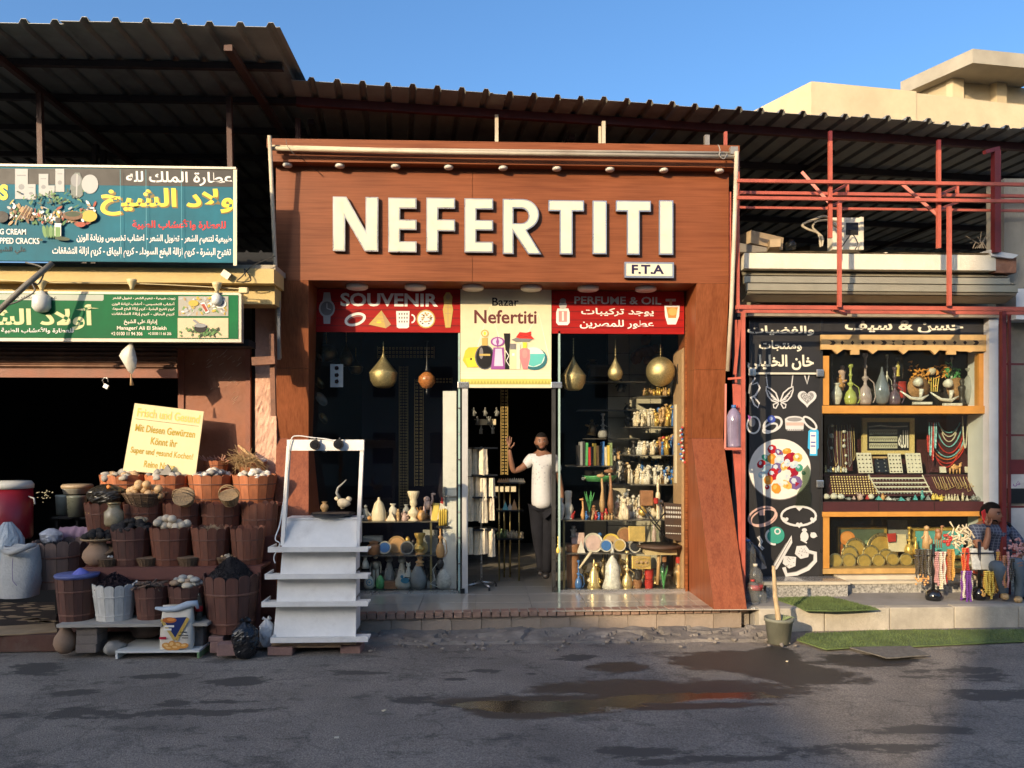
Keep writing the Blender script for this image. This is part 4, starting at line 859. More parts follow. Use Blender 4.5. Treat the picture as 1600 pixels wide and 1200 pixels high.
bx(wh,1301,340,1348,390,.0,.14,'cabinet',mb_);bx(wh,1303,338,1350,341,-.012,-.002,'lid_lip',mb_)if False else None
bx(black,1322,348,1341,367,-.004,-.001,'opening',mb_);bx(wh,1344,339,1349.5,390,-.012,.02,'door_edge',mb_);m=MB()
for k in range(9):m.tube([A(1324+k*1.8,366,-.01),A(1325+k*1.7,358+k%3,-.02),A(1327+k*1.4,361,-.01)],.004,4)
m.obj('wires',wire,mb_)
cable('loose_cable','cream flexible conduit looping out of the meter box over the ledge',[A(1317,357,-.05),A(1304,352,-.08),A(1290,338,-.1),A(1272,343,-.1),A(1254,351,-.1),A(1262,358,-.1),A(1276,363,-.1),A(1285,372,-.1),A(1284,385,-.1)],.016,M('dirty_conduit',(.45,.38,.26),.6,.2,20,.1,dirt=.4))
cable('loose_cable','second cream cable bent beside the meter box on the ledge',[A(1312,347,-.05),A(1295,344,-.1),A(1276,346,-.12),A(1270,355,-.1),A(1279,366,-.1),A(1282,386,-.1)],.012,MATS['dirty_conduit'])
cable('loose_cable','thin dark wire hanging out of the meter box opening',[A(1314,388,-.06),A(1325,372,-.06),A(1332,366,-.06),A(1340,380,-.06),A(1336,390,-.06)],.006)
m=MB();m.lathe([(.055,0),(.06,.03),(.058,.07),(.03,.09),(.028,.11),(.0,.112)],A(1236,389,-.1),14);m.obj('glass_jar',clear,None,'clear glass jar lying among rubble on the ledge','jar')
crd=M('worn_cardboard',(.40,.29,.17),.8,.15,6,.1)
m=MB();m.rbox(A(1186,380,.1)-Vector((0,0,.0)),(.46,.3,.15),rz=.3,ry=.1);m.obj('cardboard_scrap',crd,None,'crumpled brown cardboard box on the left end of the ledge','box')
m=MB();m.rbox(A(1209,383,-.1),(.12,.2,.09),rz=-.2);m.obj('cardboard_scrap',crd,None,'small brown carton next to the glass jar on the ledge','box')
m=MB();m.rbox(A(1170,393,-.15),(.35,.2,.10),ry=.15);m.obj('wood_scrap',M('grey_wood',(.20,.17,.13),.8,.25,8,.2),None,'grey broken plank lying at the left end of the ledge','plank')
m=MB()
for k in range(7):q=A(1520+k*3.5,388,-.1);m.tube([q,q+Vector((random.uniform(-.06,.06),0,random.uniform(.05,.16))),q+Vector((random.uniform(-.12,.12),0,random.uniform(.06,.2)))],[.006,.005,.002],5)
m.obj('dry_twigs',M('dry_twig',(.30,.24,.17),.9,.2,9,.2),None,'small tangle of dry twigs on the right end of the ledge','twigs')
m=MB();m.poly([A(1546,390,-.33),A(1592,398,-.33),A(1583,404,-.33),A(1550,400,-.33)],(0,.5,.02));m.obj('plaster_chunk',whitep,None,'broken white plaster chunk on the right corner of the ledge','rubble')
rf=thing('red_tube_frame','red painted steel tube framework standing in front of the jewellery shop','frame',(X(1300,-.7),-.7,.22))
def rt_(a,b,r=.024,mat=redp,name='tube'):
 m=MB();m.bar(a,b,r*1.45);m.obj(name,mat,rf)
YR=-.75
def H(y0,xa,xb,Y,r=.024,mat=redp):z=Z(1300,y0,Y);rt_((X(xa,Y),Y,z),(X(xb,Y),Y,z),r,mat)
H(284.5,1152,1640,YR);H(303,1152,1640,-.25);H(311,1152,1640,YR);H(326,1152,1640,-.25,.018)
H(481,1150,1640,YR,.030);H(487.5,1150,1640,-.45,.024)
def V(px,y0,y1,Y,r=.026,mat=redp):x=X(px,Y);rt_((x,Y,Z(px,y1,Y)),(x,Y,Z(px,y0,Y)),r,mat)
V(1297,221,372,YR+.055);V(1466.5,235,388,YR+.055);V(1311.5,318,480,YR-.06);V(1483,323,478,YR-.06)
V(1324,288,312,-.24+.05,.02);V(1495.5,291,316,-.24+.05,.02)
for px in(1297,1466.5):
 zt_=Pr.z-.15;m=MB();m.bar((X(px,YR+.055),YR+.055,Z(px,235 if px>1400 else 221,YR)),(X(px,YR+.055),YR+.055,Z(px,216 if px>1400 else 202,YR)),.035);m.obj('tube',dkred,rf)  # darker tube tops: the shadow of the eave is put into the colour
for(xa,ya,xb,yb)in((1253,269,1300,322),(1406,285,1464,336)):rt_(A(xa,ya,YR+.25),A(xb,yb,YR+.1),.022)
for(xa,ya,xb,yb)in((1297,302,1322,289),(1292,325,1325,310),(1464,306,1493,293),(1464,328,1496,316)):rt_(A(xa,ya,YR+.05),A(xb,yb,-.3),.018)
for px in(1300,1470):rt_((X(px,YR),YR,Z(px,484,YR)),(X(px+22,-.45),-.45,Z(px,484,YR)),.018)
V(1161,487,930,YR,.026);V(1133,207,236,-.5,.02);V(1153,236,480,YR+.2,.02);V(1141,300,560,-.45,.012)
V(1150,500,700,-.5,.014)
zz=Z(1150,592,-.6);rt_((X(1138,-.6),-.6,zz),(X(1160,YR),YR,zz),.016);zz=Z(1150,701,-.6);
rt_((X(1133,-.7),-.7,zz),(X(1161,YR),YR,zz),.018);rt_(A(1156,500,-.6),A(1148,585,-.6),.02)
m=MB();m.poly([A(1145,600,-.55),A(1158,600,-.55),A(1160,930,-.75),A(1158,930,-.75)],(0,.02,0));m.obj('plate',redp,rf)
rt_(A(1134,600,-.55),A(1133,701,-.7),.014);rt_(A(1147,701,-.6),A(1160,860,-.7),.02)
m=MB();m.box(X(1140,.1),.0,.2,X(1166,.1),.08,4.0);m.obj('dark_infill',M('grey_black_render',(.05,.045,.045),.9),rf)
V(1567,487,960,-.55,.034,dkred);V(1577,490,960,-.35,.018,dkred)
V(1556,236,395,-.35,.05,dkred);rt_(A(1538,238,-.4),A(1560,232,-.35),.03,dkred)
for y in(569,680,792):z_=Z(1575,y,-.3);rt_((X(1568,-.3),-.3,z_),(X(1640,-.3),-.3,z_),.016,dkred)
fr=thing('end_wall','patchy grey concrete wall with a burgundy band at the far right edge','wall',(X(1600,.1),.1,.2))
gw=M('patchy_concrete',(.27,.23,.17),.9,.25,4,.5,dirt=.5,dcol=(.13,.11,.09),fine=40)
m=MB();m.box(X(1576,.1),.1,.2,X(1720,.1),.5,Z(1590,498,.1));m.obj('wall',gw,fr)
bx(dkred,1577,718,1720,741,.08,.099,'burgundy_band',fr);bx(M('white_plaque',(.6,.56,.5),.5),1575,741,1720,763,.078,.098,'white_panel',fr);bx(black,1575,763,1720,786,.078,.099,'dark_panel',fr);bx(M('white_panel2',(.55,.52,.48),.6,.15,4,.2,dirt=.3),1577,792,1720,895,.08,.099,'lower_panel',fr)
p=Print(.076);p.text('ش',1583,752,1594,760,purp,.02);p.done(fr)
m=MB();m.box(X(1567,-.1),-.12,Z(1590,450,-.1),X(1720,-.1),.2,Z(1590,280,-.1));m.obj('concrete_column',M('stained_column',(.36,.31,.23),.9,.2,3,.5,stretch=(1,1,.4),dirt=.5,dcol=(.2,.16,.12)),fr)
m=MB();m.box(X(1583,-.1),-.15,Z(1590,500,-.1),X(1720,-.1),.2,Z(1590,452,-.1));m.obj('white_block',whitep,fr)
#LEFT SHOP FRONT
ls=thing('spice_shop_front','yellow painted concrete beam, stucco pillar and brown panel of the spice shop','shop front',(X(200,-.9),-.9,.155))
ym=M('yellow_paint',(.55,.40,.16),.75,.1,3,.3,dirt=.55,dcol=(.42,.33,.2));YS=-.95
yx=X(428,YS)
m=MB();m.box(-12,YS,Z(200,441,YS),yx,YS+.4,Z(200,418,YS));m.obj('beam',ym,ls)
m=MB();m.box(-12,YS+.14,Z(200,470,YS),yx-.03,YS+.4,Z(200,441.5,YS));m.obj('lower_beam',ym,ls)
m=MB();m.box(-12,YS+.06,Z(200,418,YS)+.001,yx,YS+1.2,Z(200,413,YS)+.02);m.obj('slab_top',mottled('grey_slab_edge',(.34,.29,.22),.25,(.55,.45,.3),4,bump=.9),ls)
stuc=M('pink_stucco',(.62,.36,.25),.95,.25,5,1.,fine=34,dirt=.3,dcol=(.6,.38,.25));YQ=-.25
m=MB();xa,xb=X(399,YQ),X(432,YQ);nz_=60;nx_=9;vs=[]
za,zb=.1,Z(415,470,YQ)
for j in range(nz_+1):
 for i in range(nx_+1):
  x=xa+(xb-xa)*i/nx_;zz=za+(zb-za)*j/nz_;vs.append((x,YQ-.02*abs(mnoise.noise(Vector((x*14,zz*14,0))))-.012*mnoise.noise(Vector((x*40,zz*40,5))),zz))
m.q(vs,[(j*(nx_+1)+i,j*(nx_+1)+i+1,(j+1)*(nx_+1)+i+1,(j+1)*(nx_+1)+i)for j in range(nz_)for i in range(nx_)]);m.box(xa,YQ+.01,za,xb,YQ+.5,zb-.002);m.obj('stucco_pillar',stuc,ls)
brp=M('brown_scratched_panel',(.25,.08,.032),.55,.22,3,.3,dirt=.35,dcol=(.48,.26,.15),fine=24);bru=M('brown_frame',(.24,.075,.035),.55,.2,5,.2,dirt=.3,dcol=(.1,.04,.02))
m=MB();YP=-.2;m.box(X(283,YP),YP+.02,.15,X(388,YP),YP+.07,Z(330,540,YP));m.obj('panel',brp,ls)
for(a_,b_)in((278,287),(383.5,391)):m=MB();m.box(X(a_,YP),YP,.15,X(b_,YP),YP+.12,Z(330,541,YP));m.obj('panel_frame',bru,ls)
m=MB();m.box(X(287,YP)+.002,YP+.004,Z(330,545,YP),X(383.5,YP)-.002,YP+.04,Z(330,541,YP));m.obj('panel_frame',bru,ls)
m=MB();m.box(X(391,YP)+.004,YP+.05,.15,X(399,YP),YP+.3,Z(395,470,YP));m.obj('gap_board',darkwall,ls)
rnb=random.Random(9);m=MB()
for k in range(46):
 cx,cy=rnb.choice([(340,560),(372,575),(320,570),(370,600),(368,625),(345,600)]);cx+=rnb.gauss(0,9);cy+=rnb.gauss(0,7);L=rnb.uniform(3,11);a_=rnb.uniform(-.9,-.5)
 if 290<cx<374:m.tube([A(cx,cy,YP+.018),A(cx+L*math.cos(a_),cy+L*math.sin(a_),YP+.018)],.0022,4)
m.obj('scratches',P('scratch_pale',(.60,.40,.28)),ls)
shm=M('brown_roller_shutter',(.11,.05,.028),.45,.3,6,.2,metal=.4,dirt=.5,dcol=(.28,.16,.09));sh=thing('roller_shutter','brown roller shutter rolled half way up over the dark spice shop entrance','shutter',(X(100,-.6),-.6,3.))
for i in range(5):
 y0,y1=541+i*7.0,547.4+i*7.0;m=MB();Y0=-.58
 z1_,z0_=Z(140,y0,Y0),Z(140,y1,Y0);m.q([(x,Y0-.022*math.sin(math.pi*t/4),z1_+(z0_-z1_)*t/4)for t in range(5)for x in(-12,X(277,Y0))],[(2*t,2*t+2,2*t+3,2*t+1)for t in range(4)],True)
 m.box(-12,Y0+.001,z0_-.004,X(277,Y0),Y0+.02,z1_);m.obj('shutter_slat',shm,sh)
m=MB();m.box(-12,-.60,Z(140,590,-.6),X(277,-.6),-.56,Z(140,576.5,-.6));m.obj('bottom_bar',bru,sh)
m=MB();m.box(-12,-.75,Z(140,540.6,-.7),X(391,-.7),-.50,Z(140,530,-.7));m.obj('housing_edge',darkwall,sh)
pk=thing('padlock','open grey padlock hanging under the brown shutter','padlock',A(165,600,-.62));m=MB();m.rbox(A(166,604,-.62),(.055,.02,.05),ry=.5,bev=.006);m.obj('body',chrome,pk)
m=MB();m.tube([A(163,601,-.62),A(160,594,-.62),A(163,590,-.62),A(168,591,-.62),A(169,597,-.62)],.006,6);m.obj('shackle',chrome,pk)
bfr=M('banner_frame',(.42,.38,.30),.5,.2,5,.1,metal=.3);YBn=-1.12
bl=M('blue_banner_print',(.022,.14,.19),.6,.25,1.4,.03,dirt=.25,dcol=(.02,.22,.27),spec=.15)
bn=thing('blue_banner','large turquoise blue banner with yellow Arabic name and herb pictures','sign',(X(150,YBn),YBn,3.7))
tl=Z(200,263,YBn);bt_=Z(200,409,YBn);xR_=X(369,YBn)
m=MB();m.box(-9,YBn,bt_,xR_,YBn+.03,tl);m.obj('board',bl,bn)
bx(P('cream_edge',(.75,.66,.45)),364.5,265,370,415,YBn-.006,YBn-.001,'edge_strip',bn)
m=MB();m.box(-9,YBn-.012,tl+.002,xR_,YBn+.05,tl+.025);m.obj('top_rail',bfr,bn)
p=Print(YBn)
bstrip=P('charcoal_ink',(.045,.04,.035));p.poly([(-60,263),(364,264),(364,292),(-60,287)],bstrip)
p.text('عطارة الملك لله',197,267,363,289,wink,.02)
brown=P('outline_brown_ink',(.20,.13,.03));p.text('ولاد الشيخ',159,295,367,338,brown,.05);p.text('ولاد الشيخ',157,292.5,365.5,336.5,yel,.03)
p.text('للعطارة والأعشاب الطبية',207,342,353,359,P('red_ink',(.62,.02,.02)),.03)
p.text('طبيعية لتنعيم الشعر - تطويل الشعر - اعشاب تخسيس وزيادة الوزن',120,365,362,381,wink,.025)
p.text('تفتيح البشرة - كريم ازالة البقع السوداء - كريم البهاق - كريم ازالة التشققات',82,385,361,402,wink,.025)
p.text('S',-1,288,13,313,yel,.05);p.text('G CREAM',0,357.5,41,366.5,wink,.02);p.text('PPED CRACKS',0,371.5,62,381,wink,.02);p.text('علي الشيخ',-8,385,41,397,kink,.01)
pw=P('pale_pack_ink',(.42,.42,.40));pw2=P('pack_grey_ink',(.25,.25,.25))
for(x0,y0,x1,y1)in((24,264,44,311),(42,288,56,312),(61,272,76,306),(75,290,86,309),(87,264,101,300)):
 p.rect(x0,y0,x1,y1,pw);p.ell((x0+x1)/2,y0+(y1-y0)*.6,(x1-x0)*.25,(y1-y0)*.1,pw2,8);p.rect(x0+3,y0+(y1-y0)*.2,x1-3,y0+(y1-y0)*.24,pw2)
p.poly([(113,275),(118,270),(125,270),(129,280),(130,305),(124,310),(114,310),(109,300)],P('glass_ink',(.16,.18,.16)));p.ell(119,282,8,10,pw2);p.line([(121,272),(120,306)],2,pw);p.ell(141,288,13,15,pw)
rnn=random.Random(4)
herb=[P('herb_green_ink',(.06,.16,.04)),tan,P('bark_ink',(.16,.07,.03)),wink,pw,P('spice_red_ink',(.35,.05,.02)),P('spice_yellow_ink',(.5,.36,.05)),P('leaf_ink',(.14,.26,.08)),P('dark_herb_ink',(.03,.05,.02))]
for k in range(230):
 x=rnn.uniform(15,150);y=335+rnn.gauss(0,8)-(x-80)**2*.0012+4;c=herb[min(8,int(abs(rnn.gauss(2.6,2.4))))]
 if y>350:continue
 a_=rnn.random()*3;p.ell(x,y,rnn.uniform(1.5,6),rnn.uniform(.8,2.4),c,7,rot=a_)
for k in range(60):p.ell(rnn.gauss(85,22),rnn.gauss(312,5),rnn.uniform(1.5,5),rnn.uniform(.7,1.5),herb[rnn.choice((0,7,8))],6,rot=rnn.random()*3)
p.ell(5,340,11,9,kink);p.ell(128,352,8,4,herb[5]);p.ell(142,339,12,9,herb[6]);p.ell(116,338,16,7,herb[2]);p.ell(116,336,12,4,herb[8])
for k in range(6):p.line([(28+k*4,346-k),(44+k*2,322+k)],1.6,herb[2]if k%2 else tan)
for k in range(5):p.ell(72+k*5,363,3,10,herb[0]if k%2 else herb[7],10,rot=-.2+.1*k)
p.rect(88,350,98,370,wink);p.rect(89,342,97,349,kink);p.rect(89,356,97,375,herb[7]);p.ell(100,374,12,3,herb[8],rot=.1);p.ell(66,376,4,2,herb[8])
for x,y in((230,264),(285,264),(190,275)):p.line([(x,266),(x+1,405)],.6,P('crease_ink',(.10,.34,.40)))
p.done(bn)
YG=-1.02;grn=M('green_sign_print',(.006,.12,.04),.6,.25,1.6,.02,dirt=.4,dcol=(.02,.20,.05),spec=.15)
gn=thing('green_sign','green framed shop sign with pale Arabic name, phone number and herb photographs','sign',(X(150,YG),YG,3.))
m=MB();x1_=X(377,YG);z0_,z1_=Z(200,534,YG),Z(200,456,YG)
m.box(-9,YG,z0_,x1_,YG+.08,z1_);m.obj('box',bfr,gn)
m=MB();m.box(-9,YG-.006,z0_+.035,x1_-.03,YG-.0005,z1_-.025);m.obj('face',grn,gn)
p=Print(YG-.0065)
crg=P('pale_green_cream_ink',(.55,.56,.28));p.poly([(-60,459),(162,460.5),(162,468),(160,470),(-60,468)],P('sign_grey_ink',(.40,.42,.34)))
p.text('عطارة الملك لله',18,461,89,468,kink,.01)
p.text('أولاد الشيخ',-62,474,155,520,crg,.035);p.text('للعطارة والأعشاب الطبية',2,511,115,521,wink,.02)
p.text('زيوت طبيعية - تنعيم الشعر - تطويل الشعر',176,463.5,274,469,ck,.015);p.text('أعشاب للتخسيس - أعشاب لزيادة الوزن',175,471.5,273,477.5,ck,.015);p.text('كريم تفتيح البشرة - كريم إزالة البقع السوداء',175,480,273,486,ck,.015);p.text('كريم البهاق - كريم إزالة التشققات',175,488,273,494,ck,.015)
p.text('إدارة/ على الشيخ',194,499,247,508,ck,.02);p.text('Manager/ Ali El Shiekh',183,509.5,260.5,517,ck,.015);p.text('+2 0100 11 94 306',174,518.5,223,524,ck,.015);p.text('+2 0100 11 66 206',232,519,268,523.5,ck,.01)
p.rect(279,463,357,494,P('photo_grey_ink',(.36,.34,.28)));p.rect(278,497,357,528,P('photo_tan_ink',(.58,.47,.29)))
for k in range(90):p.ell(rnn.uniform(281,355),rnn.uniform(465,492),rnn.uniform(1,4.5),rnn.uniform(.8,2.2),rnn.choice([wink,tan,herb[6],herb[7],pw2,pw]),7,rot=rnn.random()*3)
p.ell(303,474,8,5,herb[6]);p.ell(345,475,9,7,wink);p.ell(345,473,7,4,pw2);p.poly([(314,474),(320,472),(328,488),(322,490)],wink);p.poly([(315,476),(320,475),(326,486),(322,488)],herb[5])
for k in range(60):p.ell(rnn.gauss(318,16),rnn.gauss(519,3.5),rnn.uniform(1.5,4.5),rnn.uniform(.8,2),rnn.choice([herb[0],herb[7],herb[8],herb[7]]),6,rot=rnn.random()*3)
p.ell(314,513,9.5,7.5,kink);p.ell(314,509,9.5,3,pw2);p.line([(303,500),(315,510)],3,pw2)
for k in range(9):p.poly([(rnn.uniform(150,275),rnn.uniform(462,528))]*1+[(rnn.uniform(160,200),rnn.uniform(462,528)),(rnn.uniform(200,270),rnn.uniform(462,528))],P('mid_green_ink',(.03,.22,.08)))if False else None
p.done(gn)
bul=M('frosted_bulb',(.62,.62,.58),.35,.05,5,0);cer=M('cream_socket',(.62,.50,.26),.45,.1,5,.05)
for(px,py,lab,on)in((65,443,'bare led bulb in a cream socket nearest the grey pole',True),(206,441,'empty cream lamp socket under the yellow beam between the two bulbs',False),(339,446,'small bulb in a cream socket at the right end of the green sign',True)):
 c=A(px,py,-1.05);t=thing('light_bulb',lab,'lamp',c,'lamp sockets under the yellow beam');m=MB();m.lathe([(.0,.03),(.05,.028),(.045,.0),(.02,-.05),(.018,-.075),(.0,-.076)],c,14);m.obj('socket',cer,t)
 if on:k=1.if px<100 else.6;m=MB();c2=c+Vector((0,0,-.072));m.lathe([(.015*k,0),(.05*k,-.04*k),(.085*k,-.06*k),(.088*k,-.17*k),(.06*k,-.21*k),(.0,-.225*k)],c2,16);m.obj('bulb',bul,t)
m=MB();m.tube([A(82,411,-1.3),A(40,446,-1.42),A(-14,497,-1.55)],.027,8);m.obj('grey_pole',M('dusty_grey_pipe',(.16,.145,.12),.6,.25,8,.3),None,'dusty grey pipe slanting down across the green sign at far left','pole')
cable('loose_cable','grey cable wound along the slanting pole',[A(40,410,-1.3),A(68,420,-1.3),A(60,444,-1.35),A(48,440,-1.4),A(54,455,-1.4),A(30,470,-1.46),A(10,478,-1.5),A(-5,492,-1.55)],.008,MATS['dusty_grey_pipe'])
cable('loose_cable','loop of black wires over the yellow beam end',[A(430,400,-1),A(395,415,-1),A(378,432,-1),A(370,440,-1),A(392,438,-1),A(382,420,-1),A(384,432,-1)],.006)
cable('loose_cable','cream cable running under the yellow beam',[A(-20,435,-1.0),A(60,441,-1.03),A(206,443,-1.03),A(300,447,-1.0),A(385,452,-1.0)],.005,cer)
m=MB();m.rbox(A(353,429,-1.0),(.09,.02,.07),ry=.6);m.obj('loose_tag',steel,None,'small grey metal tag tilted on the yellow beam','tag')
m=MB();m.rbox(A(381,454,-1.03),(.09,.06,.06),bev=.01);m.obj('junction_box',cer,None,'small cream junction box at the end of the yellow beam','box')
wb=thing('hanging_bag','empty off-white plastic bag hanging by a thread under the green sign','bag',A(205,590,-.98))
pts=[(206,531),(211,548),(214,562),(213,574),(206,585),(200,580),(193,568),(186,556),(190,548),(199,540)]
m=MB();C_=A(203,560,-1.02);Pp=[A(x,y,-.94+.02*math.sin(i*2))for i,(x,y)in enumerate(pts)]
m.q([C_+Vector((0,-.03,0))]+Pp,[(0,i+1,(i+1)%10+1)for i in range(10)],True);m.q([C_+Vector((0,.05,0))]+Pp,[(0,(i+1)%10+1,i+1)for i in range(10)],True);m.obj('bag',M('thin_white_plastic',(.62,.58,.48),.5,.1,9,.2,bump=.4)if False else M('thin_white_plastic',(.62,.58,.48),.5,.1,9,.4),wb)
m=MB();m.tube([A(205,585,-.95),A(205,593,-.95),A(206,602,-.95)],[.006,.01,.02],7);m.obj('tassel',tan,wb)
m=MB();m.bar(A(395,565,-.75),A(431,563,-.75),.085);m.obj('square_tube',rust,None,'rusty square tube sticking out beside the stucco pillar','bracket')
m=MB();m.bar(A(425,522,-.70),A(428,650,-.70),.05);m.obj('square_tube',rust,None,'rusty upright square tube beside the wood column','bracket')
m=MB();m.bar(A(436,470,-.6),A(436,562,-.6),.03);m.obj('steel_strip',steel,None,'thin steel strip running down the edge of the wood column','bracket')
#SPICE STALL
def T3(v):return Vector(v)
stv={}
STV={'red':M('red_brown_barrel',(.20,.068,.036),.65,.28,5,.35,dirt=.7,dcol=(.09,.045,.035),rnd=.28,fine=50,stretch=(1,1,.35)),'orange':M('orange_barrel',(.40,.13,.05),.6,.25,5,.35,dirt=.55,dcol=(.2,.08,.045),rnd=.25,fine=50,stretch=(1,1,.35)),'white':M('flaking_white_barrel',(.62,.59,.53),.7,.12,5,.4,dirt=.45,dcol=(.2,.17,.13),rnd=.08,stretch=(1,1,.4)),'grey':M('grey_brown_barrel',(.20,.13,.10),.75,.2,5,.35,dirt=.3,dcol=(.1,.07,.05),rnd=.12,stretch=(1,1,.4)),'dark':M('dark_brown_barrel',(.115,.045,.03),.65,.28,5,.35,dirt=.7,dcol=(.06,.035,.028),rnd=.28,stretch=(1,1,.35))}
NS=14
def stave_mb():
 m=MB();k=math.tan(math.pi/NS)*.95;rows=[]
 for z,r in((0,.80),(.2,.845),(.45,.90),(.7,.955),(.93,1.0)):rows.append((z,r,k*r))
 top=[(-1,.93),(-.85,.975),(-.5,.998),(0,1.005),(.5,.998),(.85,.975),(1,.93)]
 vs=[];
 for off in(0,.055):
  for z,r,h in rows[:-1]:vs+=[(-h*(1-off),-(r-off),z),(h*(1-off),-(r-off),z)]
  r=1.0;h=k
  for a,z in top:vs.append((a*h*(1-off),-(r-off)-(z-.93)*.2,z))
 n=len(vs)//2;fs=[]
 def face(b,rev):
  F_=[(b,b+1,b+3,b+2),(b+2,b+3,b+5,b+4),(b+4,b+5,b+7,b+6),(b+6,b+7,b+8+6,b+8)]+[(b+8+i,b+8+i+1,b+8+6-0)if False else(b+8,b+8+i+2,b+8+i+1)for i in range(5)]
  return[tuple(reversed(f))for f in F_]if rev else F_
 fs=face(0,False)+face(n,True)
 bd=[0,2,4,6,8,9,10,11,12,13,14,7,5,3,1]
 for i in range(len(bd)):a,b=bd[i],bd[(i+1)%len(bd)];fs.append((a,n+a,n+b,b))
 return m.q(vs,fs)
smesh=None
hoopm=M('rusty_hoop',(.16,.07,.045),.65,.3,9,.2)
BAR={}
def barrel_proto(col):
 t=thing('barrel','x','barrel',(0,0,0),'scalloped wooden spice barrels');first=None
 for i in range(NS):
  if first is None:first=stave_mb().obj('stave',STV[col],t);q=first
  else:q=first.copy();COL.objects.link(q)
  q.parent=t;q.rotation_euler=(random.uniform(-.012,.012),0,2*math.pi*(i+.5)/NS);WL[q.name]=Vector();s=random.uniform(.985,1.01);q.scale=(1,1,s)
 for z,r in((.17,.845),(.68,.962)):
  m=MB();m.lathe([(r-.03,z-.018),(r+.016,z-.018),(r+.016,z+.018),(r-.03,z+.018)],(0,0,0),28);m.obj('hoop',hoopm if col!='white' else STV['white'],t)
 m=MB();m.lathe([(.0,.02),(.80,.02)],(0,0,0),20);m.lathe([(.74,.02),(.80,.45),(.86,.8),(.0,.82)],(0,0,0),20);m.obj('filling',M('dark_filling',(.035,.022,.015),.95,.4,30,.8),t)
 return t
used=set()
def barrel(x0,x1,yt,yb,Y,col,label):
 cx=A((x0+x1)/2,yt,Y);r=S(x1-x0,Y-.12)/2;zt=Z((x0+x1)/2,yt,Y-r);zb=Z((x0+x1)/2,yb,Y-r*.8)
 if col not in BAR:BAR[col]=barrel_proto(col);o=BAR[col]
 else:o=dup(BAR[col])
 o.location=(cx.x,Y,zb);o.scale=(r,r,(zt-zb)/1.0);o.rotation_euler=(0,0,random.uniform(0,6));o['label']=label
 return Vector((cx.x,Y,zb+(zt-zb)*.86)),r
lumpi=[0]
def lump(name,c,r,mat,label,cat,group,j=.2,sc_=(1,1,.85),sub=1):
 lumpi[0]+=1;m=MB();m.blob(c,r,lumpi[0],j,sub,sc_);o=m.obj(name,mat,None,label,cat,group)
 return o
def heap(c,r,n,size,name,mats,label,cat,group,j=.2,dome=.5,flat=.8):
 k=0;tries=0
 while k<n and tries<900:
  tries+=1;a=random.random()*6.283;q=random.random()**.55*(r-size*.6);h=dome*r*(1-(q/r)**2)
  lump(name,c+Vector((q*math.cos(a),q*math.sin(a),h*random.uniform(.55,1)+size*.2)),size*random.uniform(.75,1.25),random.choice(mats),label,cat,group,j,(1,random.uniform(.75,1),flat));k+=1
def dome(c,r,h,mat,par=None,name='heap',label=None,cat=None,group=None,grain=.012,n=900,gm=None,kind='stuff'):
 m=MB();N1=26;vs=[];
 for j in range(10):
  t=j/9
  for i in range(N1):
   a=2*math.pi*i/N1;q=r*(1-t);p=Vector((q*math.cos(a),q*math.sin(a),h*(1-(1-t)**1.35)+.0));p+=Vector((0,0,1))*mnoise.noise(p*9)*r*.08;vs.append(c+p)
 m.q(vs,[(j*N1+i,j*N1+(i+1)%N1,(j+1)*N1+(i+1)%N1,(j+1)*N1+i)for j in range(9)for i in range(N1)],True)
 for k in range(n):
  a=random.random()*6.283;t=1-random.random()**.5;q=r*(1-t)
  if math.sin(a)>.4:a=-a
  p=c+Vector((q*math.cos(a),q*math.sin(a),h*(1-(1-t)**1.35)+.003));s=grain*random.uniform(.5,1.3);u=Vector((random.uniform(-1,1),random.uniform(-1,1),random.uniform(-.4,.8))).normalized()*s;v=u.orthogonal().normalized()*s*.5
  m.q([p-u,p+v,p+u+Vector((0,0,s*.4)),p-v+Vector((0,0,s*.5))],[(0,1,2),(0,2,3),(1,3,2)])
 return m.obj(name,mat,par,label,cat,group,kind if not label else None)
stn=thing('stepped_stand','dark red-brown stepped wooden stand carrying the rows of spice barrels','stand',(X(270,-1.1),-1.1,.155))
stm=M('stand_boards',(.14,.048,.035),.7,.25,4,.3,dirt=.4,dcol=(.07,.035,.03),stretch=(.4,1,1))
steps=[(128,408,886,-1.47,-1.12),(134,432,839,-1.12,-.80),(156,432,788,-.80,-.45),(300,432,745,-.45,-.28)]
for(a_,b_,y,Ya,Yb)in steps:
 z_=Z((a_+b_)/2,y,Ya);m=MB();m.box(X(a_,Ya),Ya,z_-.03,X(b_,Ya)+.0,Yb-.002,z_);m.obj('shelf_board',stm,stn)
 m=MB();m.box(X(a_,Ya)+.01,Ya+.012,.16,X(b_,Ya)-.01,Ya+.03,z_-.032);m.obj('riser',stm,stn)
m=MB();m.box(X(128,-1.47),-1.487,Z(260,905,-1.47),X(408,-1.47),-1.472,Z(260,887,-1.47));m.obj('front_lath',stm,stn)
m=MB();m.hexa([(X(128,-1.47),-1.45,.157),(X(128,-1.47)+.02,-1.45,.157),(X(156,-.5)+.02,-.45,.157),(X(156,-.5),-.45,.157),(X(128,-1.47),-1.45,.70),(X(128,-1.47)+.02,-1.45,.70),(X(156,-.5)+.02,-.45,1.25),(X(156,-.5),-.45,1.25)]);m.obj('side_board',stm,stn)
